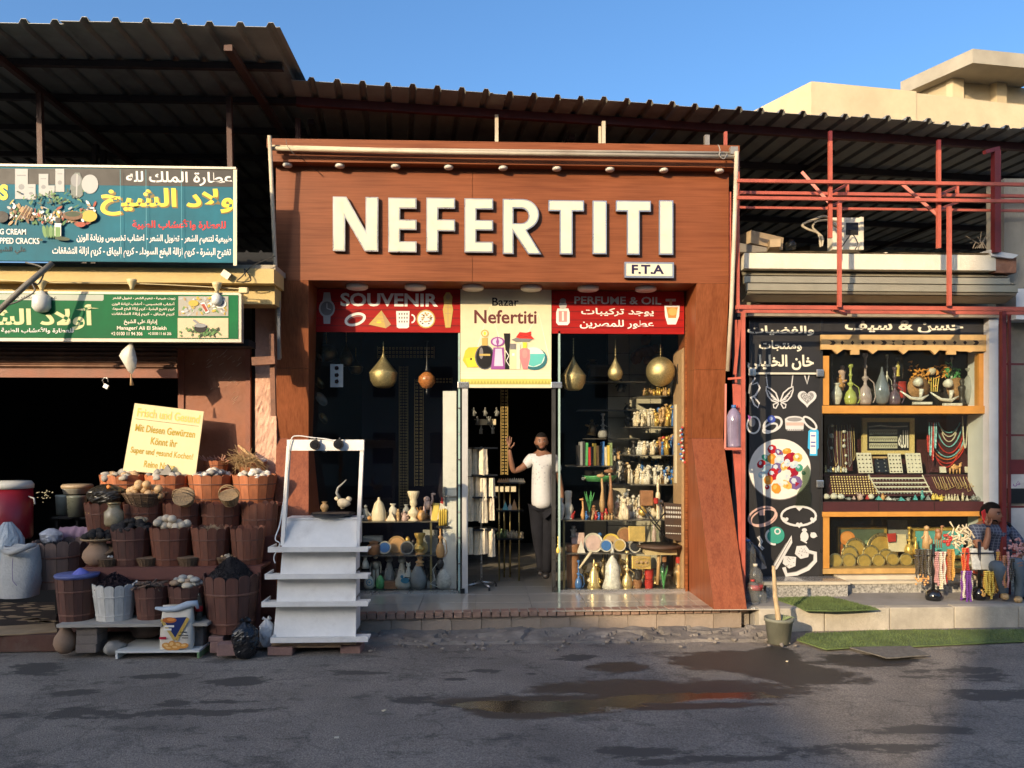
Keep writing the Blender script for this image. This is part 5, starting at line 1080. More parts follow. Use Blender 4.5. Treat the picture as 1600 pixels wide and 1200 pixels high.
stone1=M('pale_stone',(.50,.45,.36),.85,.2,9,.4,rnd=.25);stone2=M('grey_stone',(.30,.28,.25),.85,.2,9,.4,rnd=.25);stone3=M('ochre_stone',(.52,.34,.18),.85,.2,9,.3,rnd=.2);crys=M('white_crystal',(.72,.68,.60),.4,.1,9,.3);lufa=M('dark_dried_fruit',(.028,.023,.02),.95,.4,30,.9,rnd=.2);ballm=M('ivory_gourd',(.60,.50,.36),.55,.12,5,.1,rnd=.12,dirt=.2,dcol=(.4,.27,.15));tanb=M('tan_gourd',(.62,.40,.19),.5,.15,5,.1,rnd=.12,dirt=.25,dcol=(.3,.16,.07))
c,r=barrel(318,356,720,742,-.36,'orange','small orange barrel of pinkish sticks behind the second row from the top')
m=MB()
for k in range(40):
 a_=random.random()*6.28;q=c+Vector((random.uniform(-r,r)*.8,random.uniform(-r,r)*.5,0));d=Vector((random.uniform(-1,1),random.uniform(-.5,.3),random.uniform(.1,1))).normalized()*random.uniform(.05,.11);m.tube([q,q+d],.0045,4)
m.obj('stick_bundle',M('pink_bark',(.52,.26,.17),.8,.2,9,.3),None,'loose pinkish bark sticks sticking out of a small orange barrel','sticks')
c,r=barrel(374,416,722,742,-.34,'orange','small orange barrel at the top right of the stall, holding white crystals and dry fibre')
heap(c,r,9,.028,'crystal',[crys],'white crystal chunk in the small barrel at the top right of the stall','crystal','white crystals in the top right barrel',.5)
m=MB();c2=A(383,722,-.45)
for k in range(260):
 q=c2+Vector((random.gauss(0,.06),random.gauss(0,.04),random.gauss(0,.03)));d=Vector((random.gauss(.5,.5),random.gauss(0,.3),random.gauss(-.25,.35)))*random.uniform(.06,.16)
 m.tube([q-d,q+Vector((0,0,random.uniform(0,.02))),q+d],.0022,3)
m.obj('fibre_bundle',M('dry_fibre',(.34,.22,.10),.9,.3,20,.3),None,'tangled bundle of brown dry plant fibre lying over the top barrels','fibre')
m=MB();m.tube([A(372,696,-.4),A(398,716,-.42),A(412,724,-.45)],[.01,.03,.012],7);m.obj('dry_root',M('dry_root',(.48,.30,.14),.8,.2,9,.3),None,'pale dry root leaning over the top right barrel','root')
R4=[(160,229,'sunlit orange barrel of pale stones, leftmost of the top row',16,[stone1,stone2,stone1,stone3]),(230,297,'sunlit orange barrel of grey stones with an upright shard below the German board',14,[stone2,stone1]),(296,364,'sunlit brownish barrel of white and grey stones, third of the top row',20,[stone1,crys,stone2]),(365,431,'sunlit orange barrel of white crystals, rightmost of the top row',18,[crys,stone1])]
for i,(a_,b_,lab,n,ms_)in enumerate(R4):
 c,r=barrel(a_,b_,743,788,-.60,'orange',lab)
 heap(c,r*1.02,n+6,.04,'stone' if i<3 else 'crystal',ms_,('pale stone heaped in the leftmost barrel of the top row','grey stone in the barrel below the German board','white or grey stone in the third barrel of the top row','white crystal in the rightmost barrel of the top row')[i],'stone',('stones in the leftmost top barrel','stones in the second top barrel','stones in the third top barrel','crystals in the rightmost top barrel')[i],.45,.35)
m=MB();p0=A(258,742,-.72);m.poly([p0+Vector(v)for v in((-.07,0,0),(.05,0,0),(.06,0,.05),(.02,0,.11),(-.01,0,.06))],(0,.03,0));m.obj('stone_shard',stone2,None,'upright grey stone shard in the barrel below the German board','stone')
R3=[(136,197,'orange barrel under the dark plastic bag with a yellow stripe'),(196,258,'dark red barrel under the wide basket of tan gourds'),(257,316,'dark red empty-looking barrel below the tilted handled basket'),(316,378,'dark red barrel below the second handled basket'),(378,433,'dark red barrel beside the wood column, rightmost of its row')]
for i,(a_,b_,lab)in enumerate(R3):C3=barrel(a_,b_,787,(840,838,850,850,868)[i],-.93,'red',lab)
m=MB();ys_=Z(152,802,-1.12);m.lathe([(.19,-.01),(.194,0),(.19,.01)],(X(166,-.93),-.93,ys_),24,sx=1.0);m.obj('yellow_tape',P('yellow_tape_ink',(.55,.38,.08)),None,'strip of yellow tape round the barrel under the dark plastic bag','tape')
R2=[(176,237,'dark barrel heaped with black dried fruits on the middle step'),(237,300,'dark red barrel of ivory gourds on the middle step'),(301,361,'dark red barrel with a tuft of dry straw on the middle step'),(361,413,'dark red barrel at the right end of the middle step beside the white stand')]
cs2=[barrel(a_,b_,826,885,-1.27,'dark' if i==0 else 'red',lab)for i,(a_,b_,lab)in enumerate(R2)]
heap(cs2[0][0],cs2[0][1]*1.05,30,.042,'dried_fruit',[lufa],'black dried fruit heaped in the barrel on the middle step','dried fruit','black dried fruits in the barrel',.3,.55)
heap(cs2[0][0]+Vector((.06,.03,.09)),.07,8,.03,'dried_flower',[M('dry_flower',(.40,.30,.18),.95,.3,20,.6)],'tan dried flower on the black fruits','dried flower','tan dried flowers',.5)
for k,(px,py)in enumerate([(246,817),(257,822),(260,810),(269,811),(268,820),(279,817),(285,821),(292,818),(251,813),(275,823)]):
 lump('gourd',A(px,py,-1.32+.03*(k%3)),S(6.8,-1.3),ballm,'smooth ivory gourd in the barrel on the middle step','gourd','ivory gourds in the barrel',.05,(1,1,.95))
m=MB();c,r=cs2[2]
for k in range(120):q=c+Vector((random.gauss(0,.05),random.gauss(0,.03),random.gauss(.03,.015)));d=Vector((random.gauss(0,1),random.gauss(0,.5),random.gauss(0,.5)))*.02;m.tube([q-d,q+d],.0018,3)
m.obj('straw_tuft',M('pale_straw',(.42,.30,.18),.9),None,'small tuft of dry straw in the third barrel of the middle step','straw')
c,r=barrel(91,150,903,975,-1.60,'dark','plain dark brown keg topped with a blue lid of purple powder')
m=MB();m.lathe([(0,-.005),(r*1.04,-.01),(r*1.08,.01),(r*1.06,.022),(.0,.02)],(c.x,c.y,c.z+.05),24);m.obj('powder_dish',M('blue_dish',(.11,.13,.30),.5,.1,5,.05),None,'flat blue violet dish lying on the plain brown keg','dish')
dome(Vector((c.x+.03,c.y,c.z+.072)),.075,.055,M('violet_powder',(.16,.17,.50),.95,.1,9,.2),None,'powder_cone','small cone of violet blue powder on the blue dish','powder',grain=.002,n=50)
c,r=barrel(148,211,916,973,-1.60,'white','flaking white painted barrel heaped with dark hibiscus');dome(c+Vector((0,0,.0)),r*.95,.13,M('dark_hibiscus',(.03,.014,.016),.9,.4,20,.6),None,'hibiscus_heap','heap of dark dried hibiscus in the white barrel','dried flowers',grain=.016,n=1500)
c,r=barrel(212,264,919,971,-1.58,'dark','small dark brown barrel of bark sticks between the white one and the pebbles')
barkm=M('dark_bark',(.13,.085,.06),.9,.3,12,.4,rnd=.2)
for k in range(26):
 q=c+Vector((random.uniform(-r,r)*.85,random.uniform(-r*.9,r*.2),.03+random.random()*.045));d=Vector((random.uniform(-1,1),random.uniform(-.4,.4),random.uniform(-.15,.35))).normalized()*random.uniform(.04,.085)
 m=MB();m.tube([q-d,q+d],random.uniform(.008,.014),6);m.obj('bark_stick',barkm,None,'dark bark stick in the small brown barrel of the bottom row','stick','bark sticks in the barrel')
c,r=barrel(265,321,919,970,-1.58,'dark','small dark brown barrel of rounded pebbles in the bottom row')
pebm=[M('pebble_grey',(.36,.35,.31),.6,.12,6,.1,rnd=.2),M('pebble_tan',(.42,.28,.17),.6,.12,6,.1,rnd=.2),M('pebble_cream',(.55,.48,.36),.6,.12,6,.1)]
for k,(px,py,rr_,c_)in enumerate([(273,911,8,1),(286,902,7,0),(297,902,6,2),(305,906,8,0),(292,908,7,1),(281,912,7,0),(293,915,9,2),(306,912,7,0),(314,910,6,0),(284,907,6,2),(276,905,5,0),(300,912,6,1)]):
 lump('pebble',A(px,py,-1.66+.02*(k%3)),S(rr_,-1.6),pebm[c_],'rounded pebble in the small barrel beside the glass bottle','pebble','pebbles in the barrel',.12,(1,.8,.62))
c,r=barrel(320,404,903,992,-1.52,'dark','largest dark brown barrel, heaped with dark spice, at the right of the stall')
dome(c+Vector((0,0,.0)),r*.97,.235,M('black_spice',(.018,.014,.014),.9,.5,40,.9),None,'spice_heap','tall cone of dark granular spice in the largest barrel','spice',grain=.008,n=3000)
pl_=thing('low_plank','worn grey plank lying on concrete blocks under the bottom row of barrels','plank',(X(200,-1.6),-1.6,.2))
zpl=Z(200,975,-1.84);gwd=M('worn_plank',(.36,.33,.28),.8,.2,5,.4,dirt=.5,dcol=(.14,.11,.09),stretch=(.3,1,1))
m=MB();m.box(X(87,-1.85),-1.84,zpl-.028,X(252,-1.85),-1.36,zpl);m.obj('board',gwd,pl_);m=MB();m.box(X(252,-1.85)+.004,-1.80,zpl-.035,X(324,-1.8),-1.38,zpl-.008);m.obj('board',gwd,pl_)
blk=M('concrete_block',(.17,.14,.12),.95,.2,6,.7,rnd=.15,dirt=.4,dcol=(.08,.065,.055));pinkb=M('pinkish_brick',(.27,.16,.135),.95,.2,7,.6,rnd=.12,dirt=.4,dcol=(.12,.08,.07))
def brick(px,py,w,h,Y,d,mat,label,rz=0,group=None):
 m=MB();c=A(px,py,Y);c.y+=d/2;m.rbox(c,(S(w,Y),d,S(h,Y)),rz,bev=.008);return m.obj('brick',mat,None,label,'brick',group)
for i,lab in enumerate(('bottom','middle','top')):brick(135+(i-1)*.5,1013.5-i*14,32,13.4,-1.78,.2,blk,'grey concrete block, %s of the stack of three under the plank'%lab,random.uniform(-.04,.04))
brick(337,999,22,8,-1.75,.2,pinkb,'flat pinkish brick directly under the largest barrel');brick(337,1012,18,17,-1.76,.2,pinkb,'upright pinkish brick supporting the largest barrel at its left');brick(353,1016,30,18,-1.88,.14,pinkb,'loose pinkish brick lying in front of the largest barrel',.1)
brick(385,1003,22,20,-1.6,.2,blk,'dark block under the right side of the largest barrel');brick(309,995,16,40,-1.7,.15,blk,'dark upright block under the right end of the low plank')
clay=M('clay_pot',(.30,.19,.12),.85,.2,5,.4,dirt=.4,dcol=(.14,.1,.08));
def pot(px,yt,yb,w,Y,label,mat=clay,neck=.45):
 c=A(px,yb,Y);h=S(yb-yt,Y);r=S(w,Y)/2;m=MB();m.lathe([(r*.45,0),(r*.8,h*.15),(r,h*.38),(r*.92,h*.6),(r*.6,h*.82),(r*neck,h*.92),(r*(neck+.1),h),(r*(neck-.08),h),(r*(neck-.15),h*.9),(0,h*.88)],c,22)
 return m.obj('clay_pot',mat,None,label,'pot')
pot(102,980,1020,33,-1.72,'small round clay pot tucked beside the concrete blocks under the plank')
m=MB();m.blob(A(179,1012,-1.72),.085,3,.3,2,(1.1,.9,.8));m.obj('rock',stone2,None,'round grey rock under the middle of the low plank','rock')
m=MB();m.lathe([(0,0),(.08,0),(.12,.018),(.115,.02),(.075,.008),(0,.008)],G(215,1010,.005),18);m.obj('saucer',clay,None,'shallow clay saucer on the ground under the plank','saucer')
m=MB();m.lathe([(.0,0),(.12,0),(.15,.06),(.16,.13),(.15,.16),(.12,.13),(0,.12)],A(230,992,-1.45),18);m.obj('dark_basin',M('dark_basin',(.06,.035,.025),.7),None,'dark brown basin in the shade under the plank','basin')
wbz=thing('low_white_board','white drawer front lying flat on the street with a flour bag on it','board',G(246,1025,0))
wpc=M('chipped_white_board',(.62,.62,.58),.55,.06,4,.1,dirt=.3,dcol=(.35,.34,.3));q0,q1=G(180,1030,0),G(308,1031,0);m=MB();ya=q0.y;m.box(q0.x,ya,.055,q1.x,ya+.42,.075);m.obj('panel',wpc,wbz)
for xx in(q0.x,q1.x-.02):m=MB();m.box(xx,ya+.002,.0,xx+.02,ya+.42,.0545);m.obj('edge',M('green_edge',(.16,.26,.12),.6)if xx>-4 and xx==q1.x-.02 else wpc,wbz)
fb=thing('flour_bag','opened printed paper flour bag with blue and gold top and pastry picture','bag',A(272,1018,q0.y+.06));Yb=q0.y+.02
fbm=P('bag_cream_paper',(.66,.60,.50),.5,bump=.3);pts=[]
m=MB();prof=[(0,49,.05),(.12,51,.06),(.4,50,.062),(.7,48,.055),(.85,46,.045),(.98,47,.02)]
zb_=.078;Ht=S(68,Yb);cxb=X(273.5,Yb);vs=[];nn=20
for t,wpx,dd in prof:
 for i in range(nn):
  a_=2*math.pi*i/nn;ca,sa=math.cos(a_),math.sin(a_);e=.55
  x=abs(ca)**e*(1 if ca>0 else-1)*S(wpx,Yb)/2;y=abs(sa)**e*(1 if sa>0 else-1)*dd;vs.append((cxb+x+t*.01,Yb+.05+y,zb_+t*Ht+.004*math.sin(3*a_+t*9)))
m.q(vs,[(j*nn+i,j*nn+(i+1)%nn,(j+1)*nn+(i+1)%nn,(j+1)*nn+i)for j in range(len(prof)-1)for i in range(nn)],True);m.obj('paper_bag',fbm,fb)
m=MB();base=[(cxb+S(dx,Yb),Yb+.03,zb_+Ht*.93)for dx in(-30,-12,8,30)]
m.tube([(cxb-S(31,Yb),Yb+.02,zb_+Ht*.93),(cxb-S(14,Yb),Yb+.01,zb_+Ht*.9),(cxb+S(2,Yb),Yb+.0,zb_+Ht*.92),(cxb+S(18,Yb),Yb+.02,zb_+Ht*1.0),(cxb+S(30,Yb),Yb+.03,zb_+Ht*1.03),(cxb+S(33,Yb),Yb+.03,zb_+Ht*.9)],[.012,.026,.03,.034,.03,.012],9);m.obj('rolled_top',M('pale_blue_liner',(.40,.46,.52),.5,.1,9,.4),fb)
p=Print(Yb-.017)
p.poly([(254,966),(292,964),(274,998)],P('navy_bag_ink',(.015,.03,.12)));p.poly([(250,969),(254,967),(275,998),(271,1001)],gink);p.poly([(292,964),(296,967),(277,1002),(273,998)],P('gold_bag_ink',(.50,.33,.08)));p.ell(265,969,11,4.5,P('pastry_ink',(.45,.13,.03)));p.ell(267,968,6,2.5,orangeink)
for(x0,y0,x1,y1)in((257,977,272,980),(256,982,268,985)):p.rect(x0,y0,x1,y1,wink)
for(x0,y0,x1,y1)in((281,987,292,988.3),(279,992,294,993.3),(284,996,294,997.3)):p.rect(x0,y0,x1,y1,kink)
p.rect(249,995,260,999,P('crimson_ink',(.4,.02,.04)))
for(x,y,a_,b_,rt2)in((260,1009,7,5,.2),(269,1007,6,6,-.5),(279,1008,7,5,.4),(288,1009,7,4,-.2),(274,1012,8,4,0),(264,1013,8,3,.1)):p.ell(x,y,a_,b_,P('croissant_ink',(.62,.27,.06)),12,rot=rt2);p.ell(x-1,y-1,a_*.55,b_*.45,P('croissant_lite_ink',(.78,.48,.18)),10,rot=rt2)
p.done(fb)
bt=thing('glass_bottle','empty glass soda bottle with a red label standing beside the pebble barrel','bottle',A(311,969,-1.68));c=A(311,969,-1.68)
m=MB();m.lathe([(.0,0),(.032,0),(.034,.05),(.028,.09),(.034,.13),(.022,.19),(.013,.235),(.015,.255),(0,.255)],c,16);m.obj('bottle',glassmat('bottle_glass',(.60,.66,.62),.02,.3),bt);m=MB();m.lathe([(.0305,.085),(.0335,.10),(.036,.13)],c,16);m.obj('paper_label',P('soda_red',(.42,.02,.02)),bt)
bagm=M('black_bin_bag',(.010,.010,.012),.28,.2,6,.1)
def bag(name,px,yt,yb,w,Y,mat,label,seed=1,tie=True,cat='bag'):
 c=A(px,yb,Y);h=S(yb-yt,Y);r=S(w,Y)/2;m=MB();N1=40;NJ=26;vs=[]
 for j in range(NJ):
  t=j/(NJ-1)
  rr_=r*(math.sin(min(1,t*1.25+.18)*math.pi*.62)**.6 if t<.62 else max(.12,math.cos((t-.62)/.38*1.35)))
  for i in range(N1):
   a_=2*math.pi*i/N1;u=Vector((math.cos(a_),math.sin(a_),t*2+seed));q=1+.20*mnoise.noise(u*2.1)+.13*abs(mnoise.noise(u*5.5))-.06
   vs.append(c+Vector((rr_*q*math.cos(a_),rr_*q*.8*math.sin(a_),h*t)))
 m.q(vs,[(j*N1+i,j*N1+(i+1)%N1,(j+1)*N1+(i+1)%N1,(j+1)*N1+i)for j in range(NJ-1)for i in range(N1)]);m.f.append(list(range(N1-1,-1,-1)));m.m.append(0);m.sm.append(False)
 if tie:
  q=c+Vector((0,0,h*.97));m.tube([q,q+Vector((.03,0,h*.10))],[r*.13,r*.3],7,False);m.tube([q,q+Vector((-.04,0,h*.08))],[r*.1,r*.22],7,False)
 return m.obj(name,mat,None,label,cat)
bag('bin_bag',383,972,1027,42,-1.82,bagm,'crumpled black plastic bag lying on the street beside the largest barrel')
bag('plastic_bag',417,968,1010,24,-1.62,M('white_plastic_bag',(.52,.52,.52),.4,.08,8,.3),'small white plastic bag squeezed between the black bag and white stand',3)
bag('dark_bag',167,757,790,56,-.98,M('dark_brown_bag',(.035,.03,.022),.3,.3,6,.2),'dark brown plastic bag lying open on the orange barrel at the left',5,False)
m=MB();m.blob(A(170,761,-1.1),.022,2,.4);m.obj('yellow_scrap',orangeink,None,'small orange piece lying on the dark plastic bag','scrap')
wick=M('wicker',(.20,.12,.065),.85,.35,60,.9,stretch=(1,1,3));wick2=M('pale_wicker',(.40,.26,.13),.85,.3,60,.9)
def basket(px,yt,yb,w,Y,label,mat=wick,handle=False,tilt=0.,name='basket'):
 c=A(px,yb,Y);h=S(yb-yt,Y);r=S(w,Y)/2;t=thing(name,label,'basket',c);tm=Matrix.Rotation(tilt,3,'X')if tilt else None
 m=MB();n=9
 for j in range(n):
  q=j/(n-1);rr_=r*(.66+.34*q);m.lathe([(rr_-.006,h*(q-.5/n)),(rr_+.004,h*q),(rr_-.006,h*(q+.5/n))],c,22,tilt=tm)
 m.lathe([(0,.004),(r*.66,.004)],c,18,tilt=tm);m.obj('woven_body',mat,t)
 m=MB()
 for i in range(18):
  a_=2*math.pi*i/18;p0=Vector((r*.67*math.cos(a_),r*.67*math.sin(a_),0));p1=Vector((r*1.02*math.cos(a_),r*1.02*math.sin(a_),h*1.04))
  if tm:p0,p1=tm@p0,tm@p1
  m.tube([c+p0,c+p1],.004,4)
 m.obj('ribs',mat,t)
 if handle:
  for s in(-1,1):
   P_=[Vector((r*math.cos(math.pi*i/10),s*.015,h+r*1.15*math.sin(math.pi*i/10)))for i in range(11)]
   if tm:P_=[tm@v for v in P_]
   m=MB();m.tube([c+v for v in P_],.006,5);m.obj('handle',mat,t)
 return c,r,h
c,r,h=basket(227,771,790,64,-1.0,'wide shallow wicker basket heaped with tan gourds')
for k,(px,py)in enumerate([(203,774),(211,768),(222,768),(232,772),(241,773),(247,771),(216,760),(226,765),(234,763),(229,757),(217,756),(240,763),(248,764),(250,774),(224,777),(212,777),(209,765),(237,779),(228,780),(204,767)]):
 lump('tan_gourd',A(px,py,-1.12+.05*(k%3)+(.02 if py<762 else 0)),S(6.6,-1.0),tanb,'smooth round tan gourd in the wide wicker basket','gourd','tan gourds in the basket',.05,(1,1,.95))
basket(292,768,783,32,-1.12,'small handled wicker basket tipped forward, left of the pair',wick2,True,1.0);basket(361,770,786,30,-1.12,'small handled wicker basket tipped forward, right of the pair',wick2,True,.6)
basket(168,873,887,32,-1.38,'small round basket at the left end of the middle step',wick);heap(A(168,872,-1.38),.06,5,.018,'garlic_bulb',[crys],'small white bulb in the leftmost small basket','bulb','white bulbs in the basket',.2)
basket(230,872,887,30,-1.38,'small empty basket between the first two barrels of the middle step',wick)
basket(295,871,887,33,-1.38,'small basket with a light rim below the ivory gourds',wick);c,r,h=basket(355,871,884,30,-1.38,'small basket of nuts on the middle step near the largest barrel',wick)
heap(c+Vector((0,0,h*.8)),r*.9,14,.015,'nut',[tanb,ballm],'small nut in the basket near the largest barrel','nut','nuts in the small basket',.15)
basket(170,855,874,28,-1.30,'small tilted basket of brown powder beside the clay pot',wick,False,.5)
pot(153,846,884,44,-1.35,'round tan clay pot at the left end of the middle step',M('tan_clay',(.36,.22,.13),.8,.15,5,.3),.5)
m=MB();c=A(153,845,-1.35);m.lathe([(0,0),(.11,.0),(.15,.015),(.152,.03),(.13,.02),(0,.015)],c,24);m.obj('wicker_tray',wick2,None,'flat round wicker tray of black fruits on the clay pot','tray')
heap(c+Vector((0,0,.02)),.14,20,.036,'dried_fruit',[lufa],'black dried fruit on the round wicker tray','dried fruit','black dried fruits on the wicker tray',.3,.5)
jr=thing('glass_jar','wide glass jar of yellowish contents with a shell rim beside the orange barrel','jar',A(178,823,-1.22));c=A(178,822,-1.22)
m=MB();m.lathe([(0,0),(.075,0),(.09,.03),(.09,.14),(.06,.17),(.055,.2),(.062,.215),(.062,.225),(0,.226)],c,18);m.obj('jar',M('amber_jar',(.36,.28,.16),.2,.25,14,.1,dirt=.4,dcol=(.18,.15,.1)),jr)
m=MB();m.lathe([(.063,.215),(.066,.235),(.0,.24)],c,18);m.obj('lid',M('brass_lid',(.35,.25,.12),.4,.1,5,0,metal=.7),jr)
gb=thing('price_board','leaning cream board with yellow German writing beginning Mit Diesen','sign',A(255,740,-.60))
TLc,TRc,BLc,BRc=A(210.5,630,-.52),A(318.5,643,-.50),A(192,735,-.66),A(305,745,-.64)
gbm=M('cream_board_paper',(.66,.55,.30),.6,.08,3,.1,dirt=.2,dcol=(.60,.45,.22));m=MB();nb_=(TRc-TLc).cross(BLc-TLc).normalized();nb_=-nb_ if nb_.y<0 else nb_
m.hexa([BLc,BRc,BRc+nb_*.018,BLc+nb_*.018,TLc,TRc,TRc+nb_*.018,TLc+nb_*.018]);m.obj('board',gbm,gb)
def gtext(s,u0,u1,v0,v1,mat,bold=.02,lift=.001):
 q=lambda u,v:TLc+(TRc-TLc)*u+(BLc-TLc)*v
 m=MB();text(m,s,0,0,0,0,0,bold,lift,(q(u0,v0),q(u1,v0),q(u0,v1)));m.obj('lettering',mat,gb)
yol=P('olive_outline_ink',(.16,.12,.02))
for s_,u0,u1,v0,v1 in(('Frisch und Gesund',.06,.96,.06,.19),('Mit Diesen Gewürzen',.07,.93,.30,.41),('Könnt ihr',.32,.70,.47,.58),('Super und gesund Kochen!',.06,.95,.64,.76),('Reine Natur',.28,.72,.82,.92)):
 gtext(s_,u0,u1,v0,v1,P('lemon_ink',(.42,.29,.02))if v0>.2 else P('pale_lemon_ink',(.72,.52,.12)),.02,.0035)
q=lambda u,v:TLc+(TRc-TLc)*u+(BLc-TLc)*v
m=MB();nn_=-nb_*.001;m.q([q(.05,.225)+nn_,q(.96,.225)+nn_,q(.96,.232)+nn_,q(.05,.232)+nn_],[(0,1,2,3)]);m.obj('underline',yol,gb)
cl=thing('drink_cooler','red insulated drink cooler with a white lid in the dark at far left','cooler',A(18,842,-.9));c=A(14,842,-.9)
m=MB();m.lathe([(.20,0),(.215,.03),(.215,.52),(.0,.52)],c,28);m.obj('body',M('cooler_red',(.26,.012,.02),.35,.1,5,.05),cl);m=MB();m.lathe([(.222,.521),(.225,.56),(.20,.595),(.0,.6)],c,28);m.obj('lid',M('cooler_lid',(.55,.54,.48),.4,.05,5,.05),cl)
m=MB();m.tube([c+Vector((.215,-.03,.44)),c+Vector((.28,-.05,.42)),c+Vector((.29,-.05,.36))],.009,6);m.obj('handle',MATS['cooler_lid'],cl)
def bucket(px,yt,yb,w,Y,mat,label,lid=None,name='bucket'):
 c=A(px,yb,Y);h=S(yb-yt,Y);r=S(w,Y)/2;t=thing(name,label,name.split('_')[-1],c);m=MB();m.lathe([(r*.88,0),(r*.97,h*.9),(r,h*.92),(r,h),(0,h)],c,22);m.obj('body',mat,t)
 if lid:m=MB();m.lathe([(r*1.04,h+.002),(r*1.06,h+.03),(r*.95,h+.045),(0,h+.045)],c,22);m.obj('lid',lid,t)
bucket(99,774,804,22,-.55,M('grey_green_plastic',(.30,.32,.26),.5,.1,6,.1,dirt=.3),'pale plastic bucket on the low table in the dark entrance')
bucket(120,775,807,28,-.7,M('dusty_glass_jar',(.16,.17,.13),.3,.2,8,.1),'dusty grey-green jar on the low table in front of the pale bucket',None,'storage_jar')
bucket(121,763,771,42,-.5,M('tub_white',(.40,.38,.33),.5,.1,5,.1),'wide white tub with a tan lid standing on the jars',M('tub_lid',(.34,.25,.15),.5,.1,5,.1),'plastic_tub')
lt=thing('low_table','small dark low table carrying jars and a bucket in the spice shop entrance','table',A(110,830,-.55));z_=Z(110,808,-.75);m=MB();m.box(X(80,-.75),-.75,z_-.02,X(142,-.75),-.35,z_);m.obj('tabletop',darkwall,lt)
for a_ in(86,118,134):m=MB();m.box(X(a_,-.7),-.7,.16,X(a_,-.7)+.025,-.67,z_-.02);m.obj('leg',darkwall,lt)
def cloth(px0,px1,yt,yb,Y,mat,name,label,cat):
 m=MB();NX,NZ=26,10;vs=[]
 for j in range(NZ+1):
  for i in range(NX+1):
   p_=A(px0+(px1-px0)*i/NX,yt+(yb-yt)*j/NZ,Y);p_.y+=-.03*math.sin(j*1.3)+.03*mnoise.noise(Vector((i*.3,j*.8,2)))-.10*j/NZ;p_.z+=.02*mnoise.noise(Vector((i*.2,0,7)))*(1-j/NZ);vs.append(p_)
 m.q(vs,[(j*(NX+1)+i,j*(NX+1)+i+1,(j+1)*(NX+1)+i+1,(j+1)*(NX+1)+i)for j in range(NZ)for i in range(NX)],True);return m.obj(name,mat,None,label,cat)
cloth(94,142,823,900,-.85,M('faded_pink_cloth',(.34,.22,.28),.9,.12,6,.3),'folded_cloth','faded pink cloth piled up behind the grey-brown barrel','cloth')
bag('paper_sack',80,826,852,34,-1.0,M('white_blue_sack',(.42,.43,.46),.6,.3,14,.2,dirt=.4,dcol=(.06,.1,.3)),'small white and blue printed sack on the grey-brown barrel',8,False)
c,r=barrel(57,131,849,922,-1.12,'grey','wide grey-brown barrel of dark spice between the white sack and the stall');dome(c,r*.95,.05,MATS['black_spice'],None,'spice_heap','low layer of dark spice in the wide grey-brown barrel','spice',grain=.01,n=900)
sackm=M('white_woven_sack',(.44,.43,.40),.75,.08,30,.5,dirt=.25,dcol=(.3,.28,.25));sk=thing('woven_sack','full white woven sack with a folded top and faint stripe at far left','sack',A(31,932,-1.4));c=A(31,931,-1.4);hs=S(76,-1.4);m=MB();vs=[];N1=36;NJ=16
for j in range(NJ):
 t=j/(NJ-1);w_=S(55,-1.4)/2*(.86+.2*math.sin(t*2.6)-.12*t);d_=.15*(1-.45*t*t)
 for i in range(N1):a_=2*math.pi*i/N1;ca,sa=math.cos(a_),math.sin(a_);vs.append(c+Vector((abs(ca)**.7*math.copysign(1,ca)*w_+.015*t,abs(sa)**.7*math.copysign(1,sa)*d_,hs*t+.012*math.sin(4*a_)*t))*1+Vector((0,0,1))*.0+Vector((1,1,0))*.006*mnoise.noise(Vector((a_*3,t*6,1))))
m.q(vs,[(j*N1+i,j*N1+(i+1)%N1,(j+1)*N1+(i+1)%N1,(j+1)*N1+i)for j in range(NJ-1)for i in range(N1)],True);m.f.append(list(range((NJ-1)*N1,NJ*N1)));m.m.append(0);m.sm.append(False);m.obj('sack_body',sackm,sk)
m=MB();m.tube([A(5,861,-1.48),A(16,864,-1.56),A(30,860,-1.58),A(45,853,-1.54),A(56,851,-1.48)],[.02,.03,.028,.028,.018],8);m.obj('folded_top',sackm,sk)
m=MB();m.tube([A(20,872,-1.56),A(19,890,-1.565),A(20,908,-1.56),A(26,915,-1.56)],.003,4);m.obj('stripe',P('sack_purple_ink',(.22,.16,.30)),sk)
bag('clear_bag',12,818,926,50,-1.22,M('milky_plastic',(.36,.40,.42),.35,.12,6,.3),'tall milky plastic bag standing behind the white woven sack',11,False)
for k in range(14):pass
m=MB()
for k in range(26):q=A(60+random.gauss(12,8),773+random.gauss(0,4),-.3);m.blob(q,.008,k,.3,0)
m.obj('wrapped_sweets',M('foil_wrap',(.5,.45,.3),.3,.2,9,0,metal=.7),None,'small shiny wrapped packets glinting in the dark behind the red cooler','packets',None,'stuff')
#WHITE DISPLAY STAND
ws=thing('white_stand','white painted wooden display stand with four slanted panels and tray shelves','stand',(X(498,-1.7),-1.7,0))
wm=M('dirty_white_wood',(.76,.73,.68),.6,.08,5,.2,dirt=.6,dcol=(.42,.38,.33),fine=30)
lev=[(855,860,419,575,-1.60),(897,903,414,575,-1.66),(940,945.5,409,575,-1.72),(996,1002,423,575,-1.80)]
zl=[Z(498,a_,Y)for a_,b_,_,_,Y in lev]
for i,(ya,yb,xa,xb,Y)in enumerate(lev):
 t_=.018;zt_=zl[i];xa_,xb_=X(xa,Y),X(xb,Y)
 m=MB();m.box(xa_,Y,zt_-t_-.018,xb_,Y+.20,zt_-.02);m.obj('shelf_board',wm,ws)
 m=MB();m.box(xa_,Y-.012,zt_-.045,xb_,Y-.001,zt_+.004);m.obj('tray_lip',wm,ws)
 m=MB();m.box(xa_,Y,zt_-.0195,xa_+.012,Y+.27,zt_+.004);m.obj('tray_end',wm,ws)
